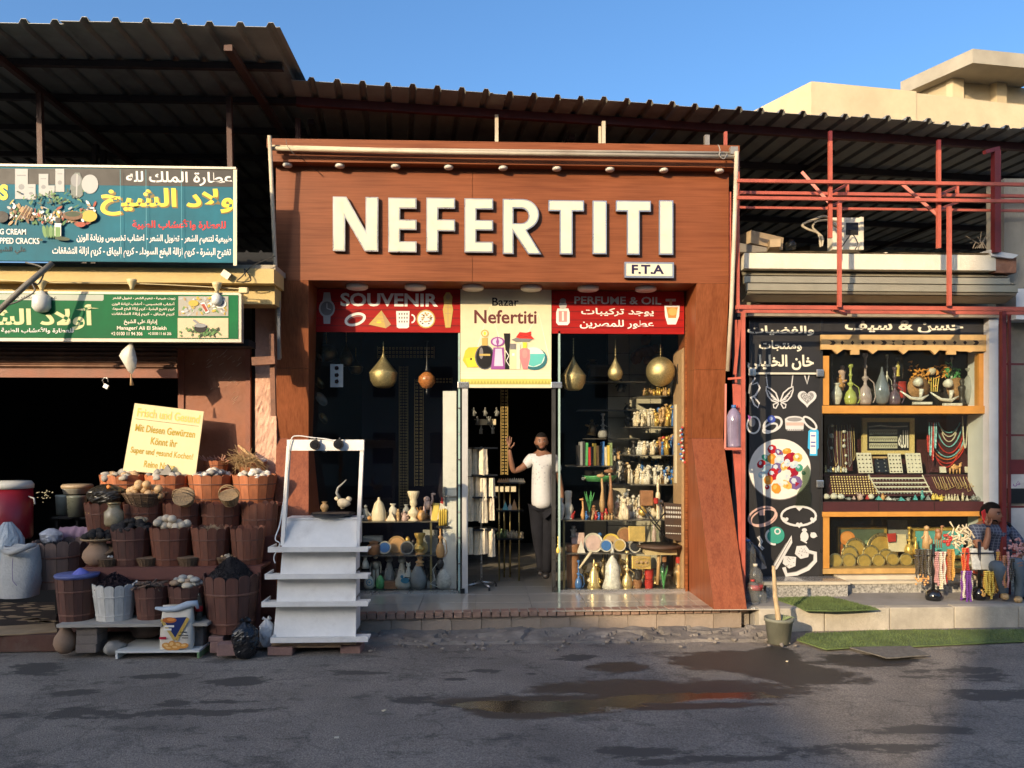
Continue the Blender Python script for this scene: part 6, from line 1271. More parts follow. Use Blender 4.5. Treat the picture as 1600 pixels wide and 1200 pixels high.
pan=[((447,563,809),(440,556,-1.50),0),((440,556,0),(439,556,0),0)]
tops=[Z(500,811,-1.28)]+[z_-.048 for z_ in zl[:3]]
for i in range(4):
 Y1_=lev[i][4]+.10;Y0_=(-1.36,lev[0][4]+.17,lev[1][4]+.17,lev[2][4]+.17)[i];zt_,zb_=tops[i],zl[i]-.018
 xs_=((447,563),(441,557),(434,557),(432,557))[i];xb2=((440,557),(438,556),(432,556),(427,556))[i]
 a0,a1,b0,b1=X(xs_[0],Y0_),X(xs_[1],Y0_),X(xb2[0],Y1_),X(xb2[1],Y1_)
 m=MB();m.hexa([(b0,Y1_,zb_),(b1,Y1_,zb_),(b1,Y1_+.02,zb_),(b0,Y1_+.02,zb_),(a0,Y0_,zt_),(a1,Y0_,zt_),(a1,Y0_+.02,zt_),(a0,Y0_+.02,zt_)]);m.obj('slanted_panel',wm,ws)
 m=MB();m.hexa([(b1-.014,Y1_-.012,zb_),(b1,Y1_-.012,zb_),(b1,Y1_-.001,zb_),(b1-.014,Y1_-.001,zb_),(a1-.014,Y0_-.012,zt_),(a1,Y0_-.012,zt_),(a1,Y0_-.001,zt_),(a1-.014,Y0_-.001,zt_)]);m.obj('batten',wm,ws)
 m=MB();m.box(min(a0,b0)+.03,Y0_+.03,zb_,min(a0,b0)+.05,Y0_+.30,zt_);m.obj('side_panel',wm,ws);m=MB();m.box(max(a1,b1)-.05,Y0_+.03,zb_,max(a1,b1)-.03,Y0_+.30,zt_);m.obj('side_panel',wm,ws)
m=MB();m.box(X(447,-1.36),-1.37,tops[0]+.001,X(563,-1.36),-1.12,tops[0]+.02);m.obj('top_board',wm,ws)
def wpost(p0,p1,wd):m=MB();m.bar(p0,p1,wd,.05);return m.obj('upright',wm,ws)
wpost(A(442,852,-1.46),A(451.5,697,-1.40),.035);wpost(A(559,856,-1.46),A(566,700,-1.40),.035)
m=MB();zt1,zt0=Z(509,687,-1.42),Z(509,704,-1.42);m.box(X(449,-1.42),-1.44,zt0,X(569,-1.42),-1.40,zt1);m.box(X(451,-1.42),-1.399,zt1-.02,X(567,-1.42),-1.30,zt1-.001);m.obj('top_beam',wm,ws)
for px,py in((493,695),(529.5,694)):
 m=MB();c=A(px,py,-1.46);m.tube([c+Vector((-.005,.02,-.0)),c+Vector((0,-.05,-.0))],[.05,.045],14);m.tube([c+Vector((0,-.051,.0)),c+Vector((.002,-.062,.0))],[.030,.028],12);m.tube([c+Vector((.01,-.02,.03)),c+Vector((.015,-.03,.065))],.01,6);m.obj('lamp_holder',black,ws)
cable('stand_cable','white cable running along the top and down the left post of the white stand',[A(528,690,-1.47),A(510,686,-1.45),A(490,684,-1.45),A(465,681,-1.45),A(455,687,-1.46),A(450,720,-1.45),A(446,760,-1.47),A(442,790,-1.5),A(437,820,-1.55),A(430,842,-1.6),A(437,850,-1.6),A(428,870,-1.6),A(430,880,-1.6)],.006,whitep)
m=MB();m.box(X(424,-1.74),-1.74,Z(490,1008,-1.74),X(556,-1.74),-1.40,Z(490,1003.5,-1.74));m.obj('base_board',M('raw_board',(.26,.17,.10),.8,.2,6,.3),ws)
m=MB();m.box(X(424,-1.72),-1.72,Z(490,1012,-1.72),X(532,-1.72),-1.40,Z(490,1008.5,-1.72));m.obj('base_board',MATS['raw_board'],ws)
brick(437,1018,38,13,-1.76,.22,pinkb,'pinkish brick under the left foot of the white stand',.02);brick(548,1016,32,13,-1.70,.2,pinkb,'dusty pinkish brick under the right foot of the white stand',-.05)
brick(412,1008,20,8,-1.6,.2,blk,'dark slab behind the white plastic bag')
pn=thing('black_pan','shallow black pan lying on top of the white stand','pan',A(521,804,-1.24));c=Vector((X(520,-1.24),-1.24,tops[0]+.021));m=MB();m.lathe([(0,.002),(.17,.002),(.215,.035),(.222,.038),(.222,.03),(.18,-.0)],c,30);m.obj('dish',black,pn)
m=MB();m.box(c.x-.2,c.y-.01,c.z+.025,c.x+.16,c.y+.07,c.z+.04);m.obj('wooden_slat',M('dark_slat',(.10,.07,.05),.7),pn)
#GOODS: small builders, base at origin, front towards -y
GM={'cream':M('cream_resin',(.68,.57,.38),.5,.12,14,.15),'white':M('white_plaster_figure',(.60,.55,.44),.6,.1,12,.2),'gold':M('gold_paint',(.68,.44,.11),.35,.2,14,.05,metal=.5),'brass':M('brass',(.74,.56,.25),.32,.2,14,.05,metal=.6),'grey':M('grey_stone_figure',(.26,.26,.24),.6,.15,14,.2),'dark':M('dark_bronze',(.05,.045,.04),.4,.2,12,.1,metal=.4),'pink':M('pink_marble',(.55,.38,.32),.5,.2,14,.1),'orange':M('orange_alabaster',(.62,.33,.12),.45,.15,12,.05),'brown':M('carved_brown',(.30,.14,.06),.5,.25,14,.2),'blue':M('blue_glaze',(.06,.16,.38),.25,.2,14,.05),'teal':M('teal_glaze',(.10,.38,.36),.25,.2,12,.05),'green':M('green_glaze',(.10,.36,.12),.3,.2,12,.05),'red':M('red_glaze',(.45,.04,.03),.35,.2,12,.05),'tan':M('tan_wood',(.48,.30,.13),.5,.2,12,.1),'pearl':M('pearly_shell',(.60,.58,.50),.22,.3,26,.05),'black':black,'purple':M('purple_beads',(.16,.05,.26),.3,.25,14,.05),'yellow':M('yellow_glaze',(.72,.52,.10),.35,.1,9,.05),'olive':M('olive_green_leaf',(.22,.28,.12),.6,.25,14,.2)}
PR={'egg':[(0,0),(.6,.03),(.95,.25),(1,.42),(.85,.68),(.5,.9),(.18,.99),(0,1)],'vase':[(.5,0),(.55,.03),(.95,.35),(1,.5),(.8,.7),(.42,.82),(.45,.9),(.7,.97),(.68,1),(0,.97)],'pear':[(.35,0),(.75,.06),(1,.28),(.92,.45),(.55,.66),(.22,.84),(.1,1),(0,1)],'cone':[(.9,0),(1,.1),(.95,.4),(.6,.75),(.22,.88),(.16,.93),(.16,.98),(0,1)],'jar':[(.8,0),(.98,.06),(1,.6),(.9,.72),(.62,.78),(.6,.84),(.75,.88),(.72,.93),(.25,1),(0,1)],'hookah':[(.75,0),(.9,.04),(1,.15),(.75,.3),(.28,.38),(.22,.45),(.5,.5),(.5,.53),(.2,.56),(.18,.7),(.36,.73),(.16,.78),(.2,.9),(.42,.94),(.38,1),(0,.99)],'bust':[(.85,0),(.9,.06),(.55,.1),(.5,.16),(.95,.26),(.9,.34),(.45,.42),(.38,.5),(.58,.56),(.62,.64),(.56,.72),(.75,.8),(1,.96),(.96,1),(0,1)],'statue':[(.75,0),(.8,.06),(.5,.09),(.55,.3),(.62,.5),(.85,.62),(.75,.7),(.32,.74),(.42,.8),(.5,.88),(.35,.98),(0,1)],'drum':[(.8,0),(.85,.05),(1,.5),(.95,.92),(1,.95),(1,1),(0,1)],'bottle':[(.8,0),(.85,.03),(.85,.5),(.6,.62),(.28,.7),(.24,.86),(.3,.88),(.3,.95),(.1,1),(0,1)],'bell':[(.9,0),(1,.02),(.72,.22),(.66,.5),(.4,.64),(.14,.72),(.22,.78),(.12,.9),(0,1)],'chef':[(.85,0),(.9,.05),(.6,.08),(.75,.2),(1,.38),(.8,.5),(.55,.56),(.6,.62),(.55,.74),(.62,.78),(.7,.95),(.55,1),(0,1)]}
def gshape(m,kind,c,w,h,seed=0,mi=0):
 c=Vector(c);r=w/2;m.mi=mi;rn_=random.Random(seed*13+5)
 E_=lambda x,y,z:c+Vector((x*w,y*w,z*h))
 if kind in PR:
  m.lathe([(a*r,b*h)for a,b in PR[kind]],c,14,sy=.85)
  if kind=='hookah':m.tube([E_(.2,0,.52),E_(.6,-.1,.42),E_(.75,-.1,.15),E_(.5,-.2,.03)],w*.04,5)
 elif kind=='pyramid':m.q([E_(-.5,-.4,0),E_(.5,-.4,0),E_(.5,.4,0),E_(-.5,.4,0),E_(0,0,1)],[(0,1,4),(1,2,4),(2,3,4),(3,0,4),(3,2,1,0)])
 elif kind=='sphere':m.blob(E_(0,0,.5),h/2,seed,.03,2,(w/h,w/h,1))
 elif kind=='cat':
  m.lathe([(r*.85,0),(r*.95,h*.12),(r*.8,h*.35),(r*.5,h*.6),(r*.34,h*.72),(r*.3,h*.76)],c,12,sy=1.1);m.blob(E_(0,-.08,.82),h*.13,1,.02,1,(1.05,1,.9))
  for s in(-1,1):m.q([E_(.05*s,-.05,.9),E_(.28*s,-.05,.88),E_(.27*s,-.03,1.02),E_(.18*s,.06,.88)],[(0,1,2),(1,3,2),(3,0,2)]);m.tube([E_(.18*s,-.3,.5),E_(.2*s,-.42,.03)],[w*.13,w*.1],6)
  m.blob(E_(0,-.25,.79),h*.05,2,0)
 elif kind=='anubis':
  m.tube([E_(0,0,.5),E_(0,0,.72)],[w*.28,w*.4],8);m.blob(E_(0,-.1,.86),h*.07,1,.02,1,(1,1.6,.9))
  for s in(-1,1):m.tube([E_(.16*s,0,.52),E_(.17*s,-.08,.02)],[w*.17,w*.11],7);m.tube([E_(.36*s,0,.71),E_(.48*s,-.05,.55),E_(.46*s,-.1,.38)],[w*.1,w*.08,w*.06],6);m.tube([E_(.1*s,.02,.9),E_(.13*s,.02,1.0)],[w*.07,w*.02],5)
  m.box(*(E_(-.45,-.4,0)),*(E_(.45,.4,.03)))
 elif kind=='camel':
  m.blob(E_(0,0,.55),h*.26,seed,.1,1,(w/h*1.2,.6,.8));m.blob(E_(-.05,0,.75),h*.12,seed,.1,1)
  m.tube([E_(.3,0,.55),E_(.42,0,.75),E_(.38,0,.92)],[w*.12,w*.09,w*.08],7);m.blob(E_(.48,0,.95),h*.06,1,.05,1,(1.6,.8,.8))
  for x in(-.3,-.18,.2,.3):m.tube([E_(x,.1*(1 if x in(-.3,.2)else-1),.5),E_(x,.1*(1 if x in(-.3,.2)else-1),0)],[w*.07,w*.05],6)
 elif kind=='giraffe':
  m.tube([E_(.1,0,0),E_(.05,0,.2),E_(.1,0,.55),E_(.02,0,.85)],[w*.2,w*.32,w*.14,w*.12],8);m.blob(E_(-.12,-.05,.92),h*.06,1,.05,1,(1.8,.8,.8));m.tube([E_(.02,0,.93),E_(.06,0,1)],w*.04,5)
 elif kind=='figure':
  m.tube([E_(rn_.uniform(-.1,.1),0,0),E_(rn_.uniform(-.12,.12),0,.4),E_(0,0,.75)],[w*.42,w*.36,w*.2],8);m.blob(E_(rn_.uniform(-.05,.05),-.05,.86),h*.12,seed,.1,0)
  m.tube([E_(-.25,-.1,.55),E_(rn_.uniform(-.7,-.3),-.25,rn_.uniform(.3,.95))],w*.09,5);m.tube([E_(.25,-.1,.55),E_(rn_.uniform(.3,.7),-.25,rn_.uniform(.3,.95))],w*.09,5)
  if seed%3==0:m.blob(E_(.3,.1,.3),h*.2,seed,.3,0)
 elif kind=='plate':
  t=Matrix.Rotation(R(78),3,'X');m.lathe([(0,.0),(r*.62,.004),(r*.7,.012),(r*.97,.02),(r,.022),(r*.97,.014),(r*.6,-.004),(0,-.004)],E_(0,0,0)+Vector((0,.02,r)),24,tilt=t)
 elif kind=='box':m.rbox(E_(0,0,.5),(w,w*.5,h),bev=min(w,h)*.06)
 elif kind=='tilted':m.rbox(E_(0,0,.5),(w,.02,h),0,-.25,rn_.uniform(-.15,.15),bev=.004)
 elif kind=='leafy':
  for k in range(14):a=rn_.random()*6.28;m.tube([E_(0,0,0),E_(.25*math.cos(a),.2*math.sin(a),.5),E_(.5*math.cos(a),.4*math.sin(a),rn_.uniform(.6,1))],[w*.05,w*.06,w*.02],4)
 m.mi=0;return m
def fig(kind,px,pyb,wpx,hpx,Y,mat,name,label,cat=None,group=None,extra=None,seed=0):
 c=A(px,pyb,Y);m=MB();gshape(m,kind,c,S(wpx,Y),S(hpx,Y),seed);o=m.obj(name,GM[mat]if isinstance(mat,str)else mat,None,label,cat or name.replace('_',' '),group)
 return o,c
def decor(o,kind,px,py,wpx,hpx,Y,mat,name):
 m=MB();gshape(m,kind,A(px,py,Y),S(wpx,Y),S(hpx,Y));return m.obj(name,GM[mat]if isinstance(mat,str)else mat,o)
def shelf(px0,px1,py,Y0,Y1,label,mat=None,th=.012,name='glass_shelf'):
 z=Z((px0+px1)/2,py,Y0);m=MB();m.box(X(px0,Y0),Y0,z-th,X(px1,Y0),Y1,z);return m.obj(name,mat or MATS['shelf_dark'],None,label,'shelf')
M('shelf_dark',(.10,.09,.075),.3,.2,8,.05);brassm=M('brass_tube',(.50,.38,.16),.3,.1,8,.03,metal=.9)
shelf(545,689,815,.10,.42,'dark upper display shelf in the left window, carrying figurines');shelf(558,692,868,.10,.42,'middle display shelf in the left window, carrying plates')
m=MB();m.box(X(672,.14),.12,FZ+.01,X(675,.14),.15,Z(673,815,.12));m.obj('brass_post',brassm,None,'slim brass post holding the shelves of the left window','post')
shelf(545,715,921.5,.06,.6,'low plinth behind the glass of the left window',M('plinth_dark',(.05,.045,.04),.6),.02,'plinth')
YA=.25
F_=[('figure',571,814,15,26,'grey','dragon_figurine','small dark grey dragon-like figurine at the left of the upper shelf'),('sphere',576,814,10,9,'orange','stone_ball','small reddish stone ball beside the grey dragon figurine'),('cone',592,815,23,38,'cream','carved_dome','cream carved dome lamp with a pointed grey tip on the upper shelf'),('pyramid',590,815,9,9,'orange','pyramid','tiny orange pyramid in front of the cream dome'),('pyramid',601,815,11,10,'orange','pyramid','small orange pyramid right of the cream dome'),('pyramid',611,815,17,16,'cream','pyramid','cream pyramid with dark markings on the upper shelf'),('vase',614,812,14,25,'white','vase','white vase with a dark rim behind the cream pyramid'),('statue',622,815,8,20,'tan','figurine','slim tan seated figurine right of the cream pyramid'),('vase',635,810,12,22,'grey','vase','grey vase with a wide lip behind the pink figurine'),('figure',632,815,12,18,'pink','figurine','small pinkish figurine left of the tall crowned bust'),('bust',646,815.5,19,48,'cream','crowned_bust','tall cream bust with a flat-topped crown on the upper shelf'),('sphere',659,814,14,17,'orange','gilt_medallion','round orange gold medallion right of the crowned bust'),('camel',668,812,19,42,'pink','camel_figurine','pink and white camel figurine on the upper shelf'),('tilted',680,814,10,28,'yellow','papyrus_roll','pale yellow papyrus board right of the camel figurine')]
for i,(k,a,b,c_,d,mt,nm,lab)in enumerate(F_):fig(k,a,b,c_,d,YA+(.06 if 'behind' in lab else 0),mt,nm,lab,seed=i)
m=MB();m.poly([A(690,776,.12),A(686,795,.12),A(683,812,.12),A(692,808,.12),A(695,785,.12)],(0,.004,0));fl=m.obj('small_flag',GM['white'],None,'small red and white paper flag beside the pillar model','flag');m=MB();m.poly([A(690,776,.115),A(688,786,.115),A(694,788,.115),A(692,778,.115)]);m.obj('red_band',GM['red'],fl)
pm=thing('pillar_model','yellow model of temple pillars on a small side shelf by the door','model',A(692,822,.1))
for k in range(4):m=MB();c=A(687+k*3.4,821,.1);m.lathe([(.012,0),(.012,.16+.03*(k==2)),(.016,.17+.03*(k==2)),(0,.2)],c,8);m.obj('column',GM['yellow'],pm)
m=MB();m.rbox(A(692,823,.1),(.16,.08,.015));m.obj('base',GM['dark'],pm)
def plate(px,pyb,dpx,Y,mat,ring_mat,label,motif=None,mm='tan'):
 o,c=fig('plate',px,pyb,dpx,dpx,Y,mat,'plate',label,'plate');r=S(dpx,Y)/2;t=Matrix.Rotation(R(78),3,'X');m=MB();cc=c+Vector((0,.02-.006,r))
 m.lathe([(r*.60,.012),(r*.70,.0165),(r*.78,.0215)],cc,24,tilt=t);m.obj('painted_ring',GM[ring_mat],o)
 m=MB();rn_=random.Random(int(px));
 for k in range(motif or 5):a=rn_.random()*6.28;q=r*.4*rn_.random();m.lathe([(0,.0125),(r*rn_.uniform(.1,.2),.0125)],cc+t@Vector((q*math.cos(a),q*math.sin(a),.0008*k)),7,tilt=t)
 m.obj('painted_motif',GM[mm],o);return o
fig('box',583,846,29,9,.32,'grey','stone_relief','pale grey stone relief slab standing at the left of the plate shelf','relief');
fig('jar',584,867,20,22,.2,'brown','clock','dark brown round topped clock left of the plates','clock')
plate(620,867,29,.32,'tan','orange','large orange and tan plate at the back of the plate shelf',6,'orange');plate(601,866,20,.2,'white','blue','white plate with blue birds on the plate shelf',5,'blue');plate(636,867,21,.2,'grey','dark','dark blue patterned plate in front of the orange one',7,'yellow')
fig('egg',637,848,8,10,.3,'gold','brass_ball','small brass ball above the dark patterned plate','ornament');fig('egg',646,851,7,9,.3,'dark','dark_ornament','small dark ornament left of the golden mask','ornament')
o,c=fig('bust',656,867,18,34,.2,'gold','golden_mask','golden winged mask figurine on the plate shelf');m=MB();m.lathe([(0,0),(S(11,.2),.0),(S(11,.2),.012)],A(658,856,.24),18,tilt=Matrix.Rotation(R(85),3,'X'));m.obj('sun_disc',GM['brass'],o)
fig('tilted',672,866,24,38,.36,'grey','stone_tablet','grey green carved stone tablet behind the golden mask','tablet')
F_=[('cat',571,888,13,20,'white','cat_ornament','white cat head statue peeping above the stand shelf'),('anubis',587,915,17,52,'white','anubis_statue','pale jackal headed statue in the left window'),('cat',608,910,19,44,'grey','cat_statue','tall grey speckled sitting cat statue with dark face'),('cat',628,912,19,45,'white','cat_statue','white sitting cat statue, the largest in the left window'),('cat',638,905,11,27,'white','cat_statue','small white cat statue right of the largest cat'),('egg',577,922,17,23,'white','painted_egg','pale egg vase with a blue daisy, leftmost on the window floor'),('egg',594,922,15,23,'green','painted_egg','light green egg shaped vase on the window floor'),('box',611,922,20,14,'brown','souvenir_box','dark box with small gold lettering between the egg vases'),('egg',630,922,27,27,'white','painted_egg','large white egg vase painted with a blue bird'),('pear',653,922,28,48,'grey','glass_decanter','tall grey glass pear shaped decanter on the window floor'),('pear',695,923,28,49,'pearl','glass_decanter','pearly yellow green pear decanter beside the open door'),('anubis',669,912,16,50,'dark','winged_statue','dark winged goddess statue with gold details'),('bust',656,884,15,20,'orange','figurine','small orange figurine with a dark cup behind the grey decanter'),('box',674,920,13,12,'grey','tissue_box','small grey box between the decanters')]
for i,(k,a,b,c_,d,mt,nm,lab)in enumerate(F_):
 Y_=.3 if d>40 and k!='pear' else.16
 o,c=fig(k,a,b,c_,d,Y_,mt,nm,lab,seed=i)
 if 'daisy' in lab or 'bird' in lab:
  p=Print(Y_-S(c_,Y_)*.44)
  if 'bird' in lab:p.ell(633,907,7,4.5,P('teal_blue_ink',(.05,.22,.32)));p.ell(628,901,2.5,2.5,MATS['teal_blue_ink']);p.line([(632,902),(641,903),(639,909)],1.5,kink)
  else:p.ring(577,910,4.5,4.5,1.2,P('teal_blue_ink',(.05,.22,.32)));p.ell(577,910,1.5,1.5,MATS['teal_blue_ink'])
  p.done(o)
o=fig('hookah',688,871,14,62,.12,'orange','table_lamp','orange glass table lamp on a slim stem by the door')[0];decor(o,'vase',688,888,12,16,.12,'dark','lamp_foot')
m=MB();m.tube([A(683,880,.1),A(676,890,.1),A(680,905,.1),A(672,912,.1),A(686,918,.1)],.006,5);m.obj('chain',GM['pearl'],None,'pale coiled chain hanging between the decanters','chain')
sk_=fig('vase',533,806,14,14,-.95,'cream','horned_ornament','cream shell ornament with one long curved horn behind the black pan')[0]if False else None
o=thing('horned_ornament','cream shell-like ornament with one long curved horn above the black pan','ornament',A(534,800,-1.22));m=MB()
m.blob(A(537,786,-1.25),.055,4,.25,2,(1.15,.7,.8));m.blob(A(527,779,-1.22),.032,2,.2,1,(1,.6,.7));m.blob(A(545,780,-1.22),.03,3,.2,1);m.tube([A(535,795,-1.22),A(536,786,-1.22)],.02,7);m.obj('shell_body',GM['cream'],o)
m=MB();m.tube([A(531,779,-1.24),A(526,770,-1.24),A(528,762,-1.24),A(535,756,-1.24),A(540,751,-1.24),A(538,745,-1.24)if False else A(541,749,-1.24)],[.018,.014,.011,.009,.006,.002],7);m.obj('horn',GM['grey'],o)
fig('vase',507,800,13,16,-1.15,'tan','small_urn','small tan urn standing at the left of the black pan')
def lantern(kind,px,ytop,ybot,wpx,Y,label,ychain=None,mat=None):
 c=A(px,ybot,Y);h=S(ybot-ytop,Y);r=S(wpx,Y)/2;t=thing('hanging_lantern',label,'lantern',c,'brass lanterns in the windows');mt=mat or GM['brass_perf']
 prof={'bell':[(0,0),(r*.45,.0),(r*.72,h*.06),(r*.93,h*.2),(r,h*.40),(r*.99,h*.43),(r*.80,h*.52),(r*.50,h*.66),(r*.24,h*.80),(r*.1,h*.9),(.008,h)],'drop':[(0,0),(r*.4,.005),(r*.8,h*.12),(r,h*.3),(r*.9,h*.46),(r*.55,h*.66),(r*.25,h*.84),(.008,h)],'ball':[(.0,0)]+[(r*math.sin(R(a)),h/2-h/2*math.cos(R(a)))for a in range(12,180,12)]+[(.008,h)]}[kind]
 m=MB();m.lathe(prof,c,32);m.obj('shade',mt,t)
 if kind=='bell':m=MB();m.lathe([(r*.985,h*.395),(r*1.02,h*.41),(r*.985,h*.43)],c,32);m.obj('rim',GM['brass'],t)
 yc=ychain or(ytop-20);m=MB();zt_=Z(px,yc,Y);zz=c.z+h;k=0
 while zz<zt_:m.rbox((c.x,Y,zz+.012),(.012 if k%2 else.004,.004 if k%2 else.012,.02));zz+=.017;k+=1
 m.obj('chain',GM['brass'],t)
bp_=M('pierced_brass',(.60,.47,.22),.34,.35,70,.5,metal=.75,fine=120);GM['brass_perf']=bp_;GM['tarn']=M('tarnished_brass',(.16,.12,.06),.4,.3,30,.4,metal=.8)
lantern('bell',599,550,606,43,.30,'large bell shaped brass lantern hanging in the left window',535)
lantern('bell',896,555,610,39,.30,'bell shaped brass lantern hanging at the left of the right window',530);lantern('drop',961.5,558,595,24,.30,'small teardrop brass lantern in the middle of the right window',533);lantern('ball',1032,557,604,45,.30,'round globe brass lantern at the right of the right window',538)
t=thing('mosaic_lamp','small amber mosaic glass lamp on a long stem in the left window','lamp',A(667,610,.3));c=A(667,612,.3)
m=MB();m.lathe([(0,.03),(S(8),.05),(S(14),.12),(S(13),.18),(S(7),.225),(S(3),.24)],c,20);m.obj('mosaic_globe',M('amber_mosaic',(.42,.15,.04),.25,.6,60,.1,coat=.5),t)
m=MB();m.lathe([(0,-.04),(.01,-.02),(.014,.0),(.006,.02),(.02,.045),(0,.05)],c,10);m.lathe([(S(4),.24),(.02,.27),(.008,.33),(.006,.6),(.03,.61),(.0,.62)],c,12);m.obj('stem',GM['dark'],t)
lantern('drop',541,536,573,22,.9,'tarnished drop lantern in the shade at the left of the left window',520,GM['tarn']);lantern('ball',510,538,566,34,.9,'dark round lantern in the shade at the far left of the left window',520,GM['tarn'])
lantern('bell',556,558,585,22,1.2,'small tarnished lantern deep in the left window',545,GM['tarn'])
m=MB();q=[A(516,569,.15),A(536,569,.15),A(536,605,.15),A(516,605,.15)];m.poly(q,(0,.01,0));cd=m.obj('painted_towel',M('white_towel',(.55,.54,.52),.7,.05,5,.1),None,'white hanging panel with three red flowers at the left of the left window','panel')
m=MB()
for y in(575,586,596):
 for a in range(5):m.lathe([(0,0),(.012,0)],A(526+2*math.cos(a*1.256),y+2*math.sin(a*1.256),.145-.0005*a),6,tilt=Matrix.Rotation(R(90),3,'X'))
m.obj('red_flowers',GM['red'],cd)
for k,(px,py,w_)in enumerate([(497,600,22),(500,625,26),(503,655,20),(498,560,16),(502,700,20)]):
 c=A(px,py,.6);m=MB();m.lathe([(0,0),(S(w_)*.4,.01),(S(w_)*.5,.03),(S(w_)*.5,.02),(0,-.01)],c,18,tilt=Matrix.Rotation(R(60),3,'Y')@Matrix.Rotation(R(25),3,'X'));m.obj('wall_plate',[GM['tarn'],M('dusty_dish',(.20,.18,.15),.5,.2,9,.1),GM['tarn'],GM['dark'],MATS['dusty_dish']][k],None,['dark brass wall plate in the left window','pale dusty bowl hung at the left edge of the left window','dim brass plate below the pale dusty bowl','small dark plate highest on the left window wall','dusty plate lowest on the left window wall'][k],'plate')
rk=thing('packet_rack','revolving rack on castors hung with cream fabric packets inside the doorway','rack',A(752,888,.27));Yk=.27
m=MB();cx=X(752,Yk);zb_=FZ+.07;zt_=Z(752,698,Yk);m.tube([(cx,Yk,zb_),(cx,Yk,zt_)],.012,8);m.obj('pole',chrome,rk)
for a in range(4):ang_=a*math.pi/2+.5;m=MB();e=Vector((cx+.20*math.cos(ang_),Yk+.20*math.sin(ang_),FZ+.05));m.tube([(cx,Yk,FZ+.08),e],.012,6);m.obj('foot',chrome,rk);m=MB();m.tube([e+Vector((-.01,0,-.028)),e+Vector((.012,0,-.028))],.022,10);m.obj('castor',black,rk)
for y in(700,742,776,826):m=MB();m.rbox((cx,Yk,Z(752,y,Yk)),(.30,.30,.02),.4);m.obj('rack_tier',black,rk)
pkm=M('cream_packet',(.70,.60,.42),.5,.25,16,.4)
def packet(px,yt,yb,w,Y,seed,mat=None):
 c=A(px,yb,Y);h=S(yb-yt,Y);m=MB();vs=[];N1=16;rn_=random.Random(seed)
 for j in range(9):
  t=j/8;tp=.82+.18*(1-t)
  for i in range(N1):a=2*math.pi*i/N1;q=1+.18*math.sin(a*5+seed)+.06*rn_.uniform(-1,1);vs.append(c+Vector((S(w,Y)/2*tp*q*math.cos(a),.05*q*math.sin(a),h*t)))
 m.q(vs,[(j*N1+i,j*N1+(i+1)%N1,(j+1)*N1+(i+1)%N1,(j+1)*N1+i)for j in range(8)for i in range(N1)]);m.f.append(list(range(8*N1,9*N1)));m.m.append(0);m.sm.append(False)
 return m.obj('hanging_packet',mat or pkm,None,None,None,'cream packets on the rack')
rows={'top':(700,742),'upper middle':(746,780),'lower middle':(776,813),'bottom':(826,868)};k=0
for rn2,(yt,yb)in rows.items():
 for i,(px,w_)in enumerate(((735,10),(746,13),(755,13),(768,11))if rn2!='top' else((733,9),(743,10),(755,14))):
  k+=1;o=packet(px,yt+random.uniform(-1,2),yb+random.uniform(-3,4),w_,Yk-.10+.04*(i%2),k);tag(o,'cream packet, number %s from the left, in the %s tier of the rack'%(('one','two','three','four')[i],rn2),'packet')
st3=thing('three_tier_stand','small three tier stand with brass legs inside the doorway','stand',A(798,890,.8));Y3=.72
for(a,b)in((780,.72),(811,.72),(788,.98),(797,.98)):m=MB();m.tube([(X(a,b),b,FZ+.01),(X(a,b),b,Z(a,752,b))],.011,8);m.obj('leg',brassm,st3)
for i,(y,xa,xb)in enumerate(((754,778,819),(797,776,818),(841,776,816))):m=MB();m.box(X(xa,Y3),Y3-.05,Z(798,y,Y3)-.015,X(xb,Y3),Y3+.28,Z(798,y,Y3));m.obj('tier',black,st3)
for k in range(12):fig('pyramid',780+k*3.4,753.3,6,5.5+random.random()*2.5,Y3+.04*(k%3),'orange' if k<5 else 'cream','pyramid','tiny souvenir pyramid on the top tier of the brass legged stand','pyramid','tiny pyramids on the stand')
for px,mt,lab,h in((789.5,'teal','pale teal pyramid on the middle tier of the brass legged stand',13),(797,'white','bluish white pyramid on the middle tier of the brass legged stand',11),(803.5,'orange','tallest pyramid on the middle tier, pinkish orange',17)):fig('pyramid',px,796.5,10,h,Y3,mt,'pyramid',lab)
for k in range(14):fig('leafy' if k%3==0 else 'figure',778+k*2.9,841,6,random.uniform(9,16),Y3+.05*(k%3),'olive' if k<5 else 'cream','pale_figurine','small pale green figurine crowded on the bottom tier of the brass legged stand','figurine','figurines on the bottom tier',seed=k)
fig('box',790,768,32,8,1.5,'cream','cream_bench','cream shelf edge glimpsed deep in the doorway','shelf');fig('box',762,664,26,9,2.0,'cream','lit_ledge','cream ledge catching light deep behind the rack','ledge')
for k in range(7):fig('figure',740+k*6,650+(k%3)*14,7,14,1.9,'grey','dim_figurine','dim grey figurine on a wall shelf deep behind the rack','figurine','dim figurines deep in the shop',seed=k)
for k in range(10):fig('figure',676+(k%3)*5,650+(k//3)*22,7,14,1.7,'grey','dim_figurine','dim grey figurine on a shelf behind the open door leaf','figurine','dim figurines behind the door leaf',seed=k)
shelf(872,1068,812.5,.08,.36,'long glass shelf across the right window at waist height',MATS['shelf_dark'],.012);
for px in(881,):m=MB();m.box(X(px-1.5,.08),.06,FZ+.01,X(px+1.5,.08),.09,Z(px,812,.08));m.obj('brass_post',brassm,None,'slim brass post at the left of the right window','post')
shelf(883,1005,864.5,.10,.36,'dark lower shelf carrying plates in the right window');shelf(872,1068,922,.05,.7,'pale low plinth behind the glass of the right window',MATS['plinth_dark'],.02,'plinth')
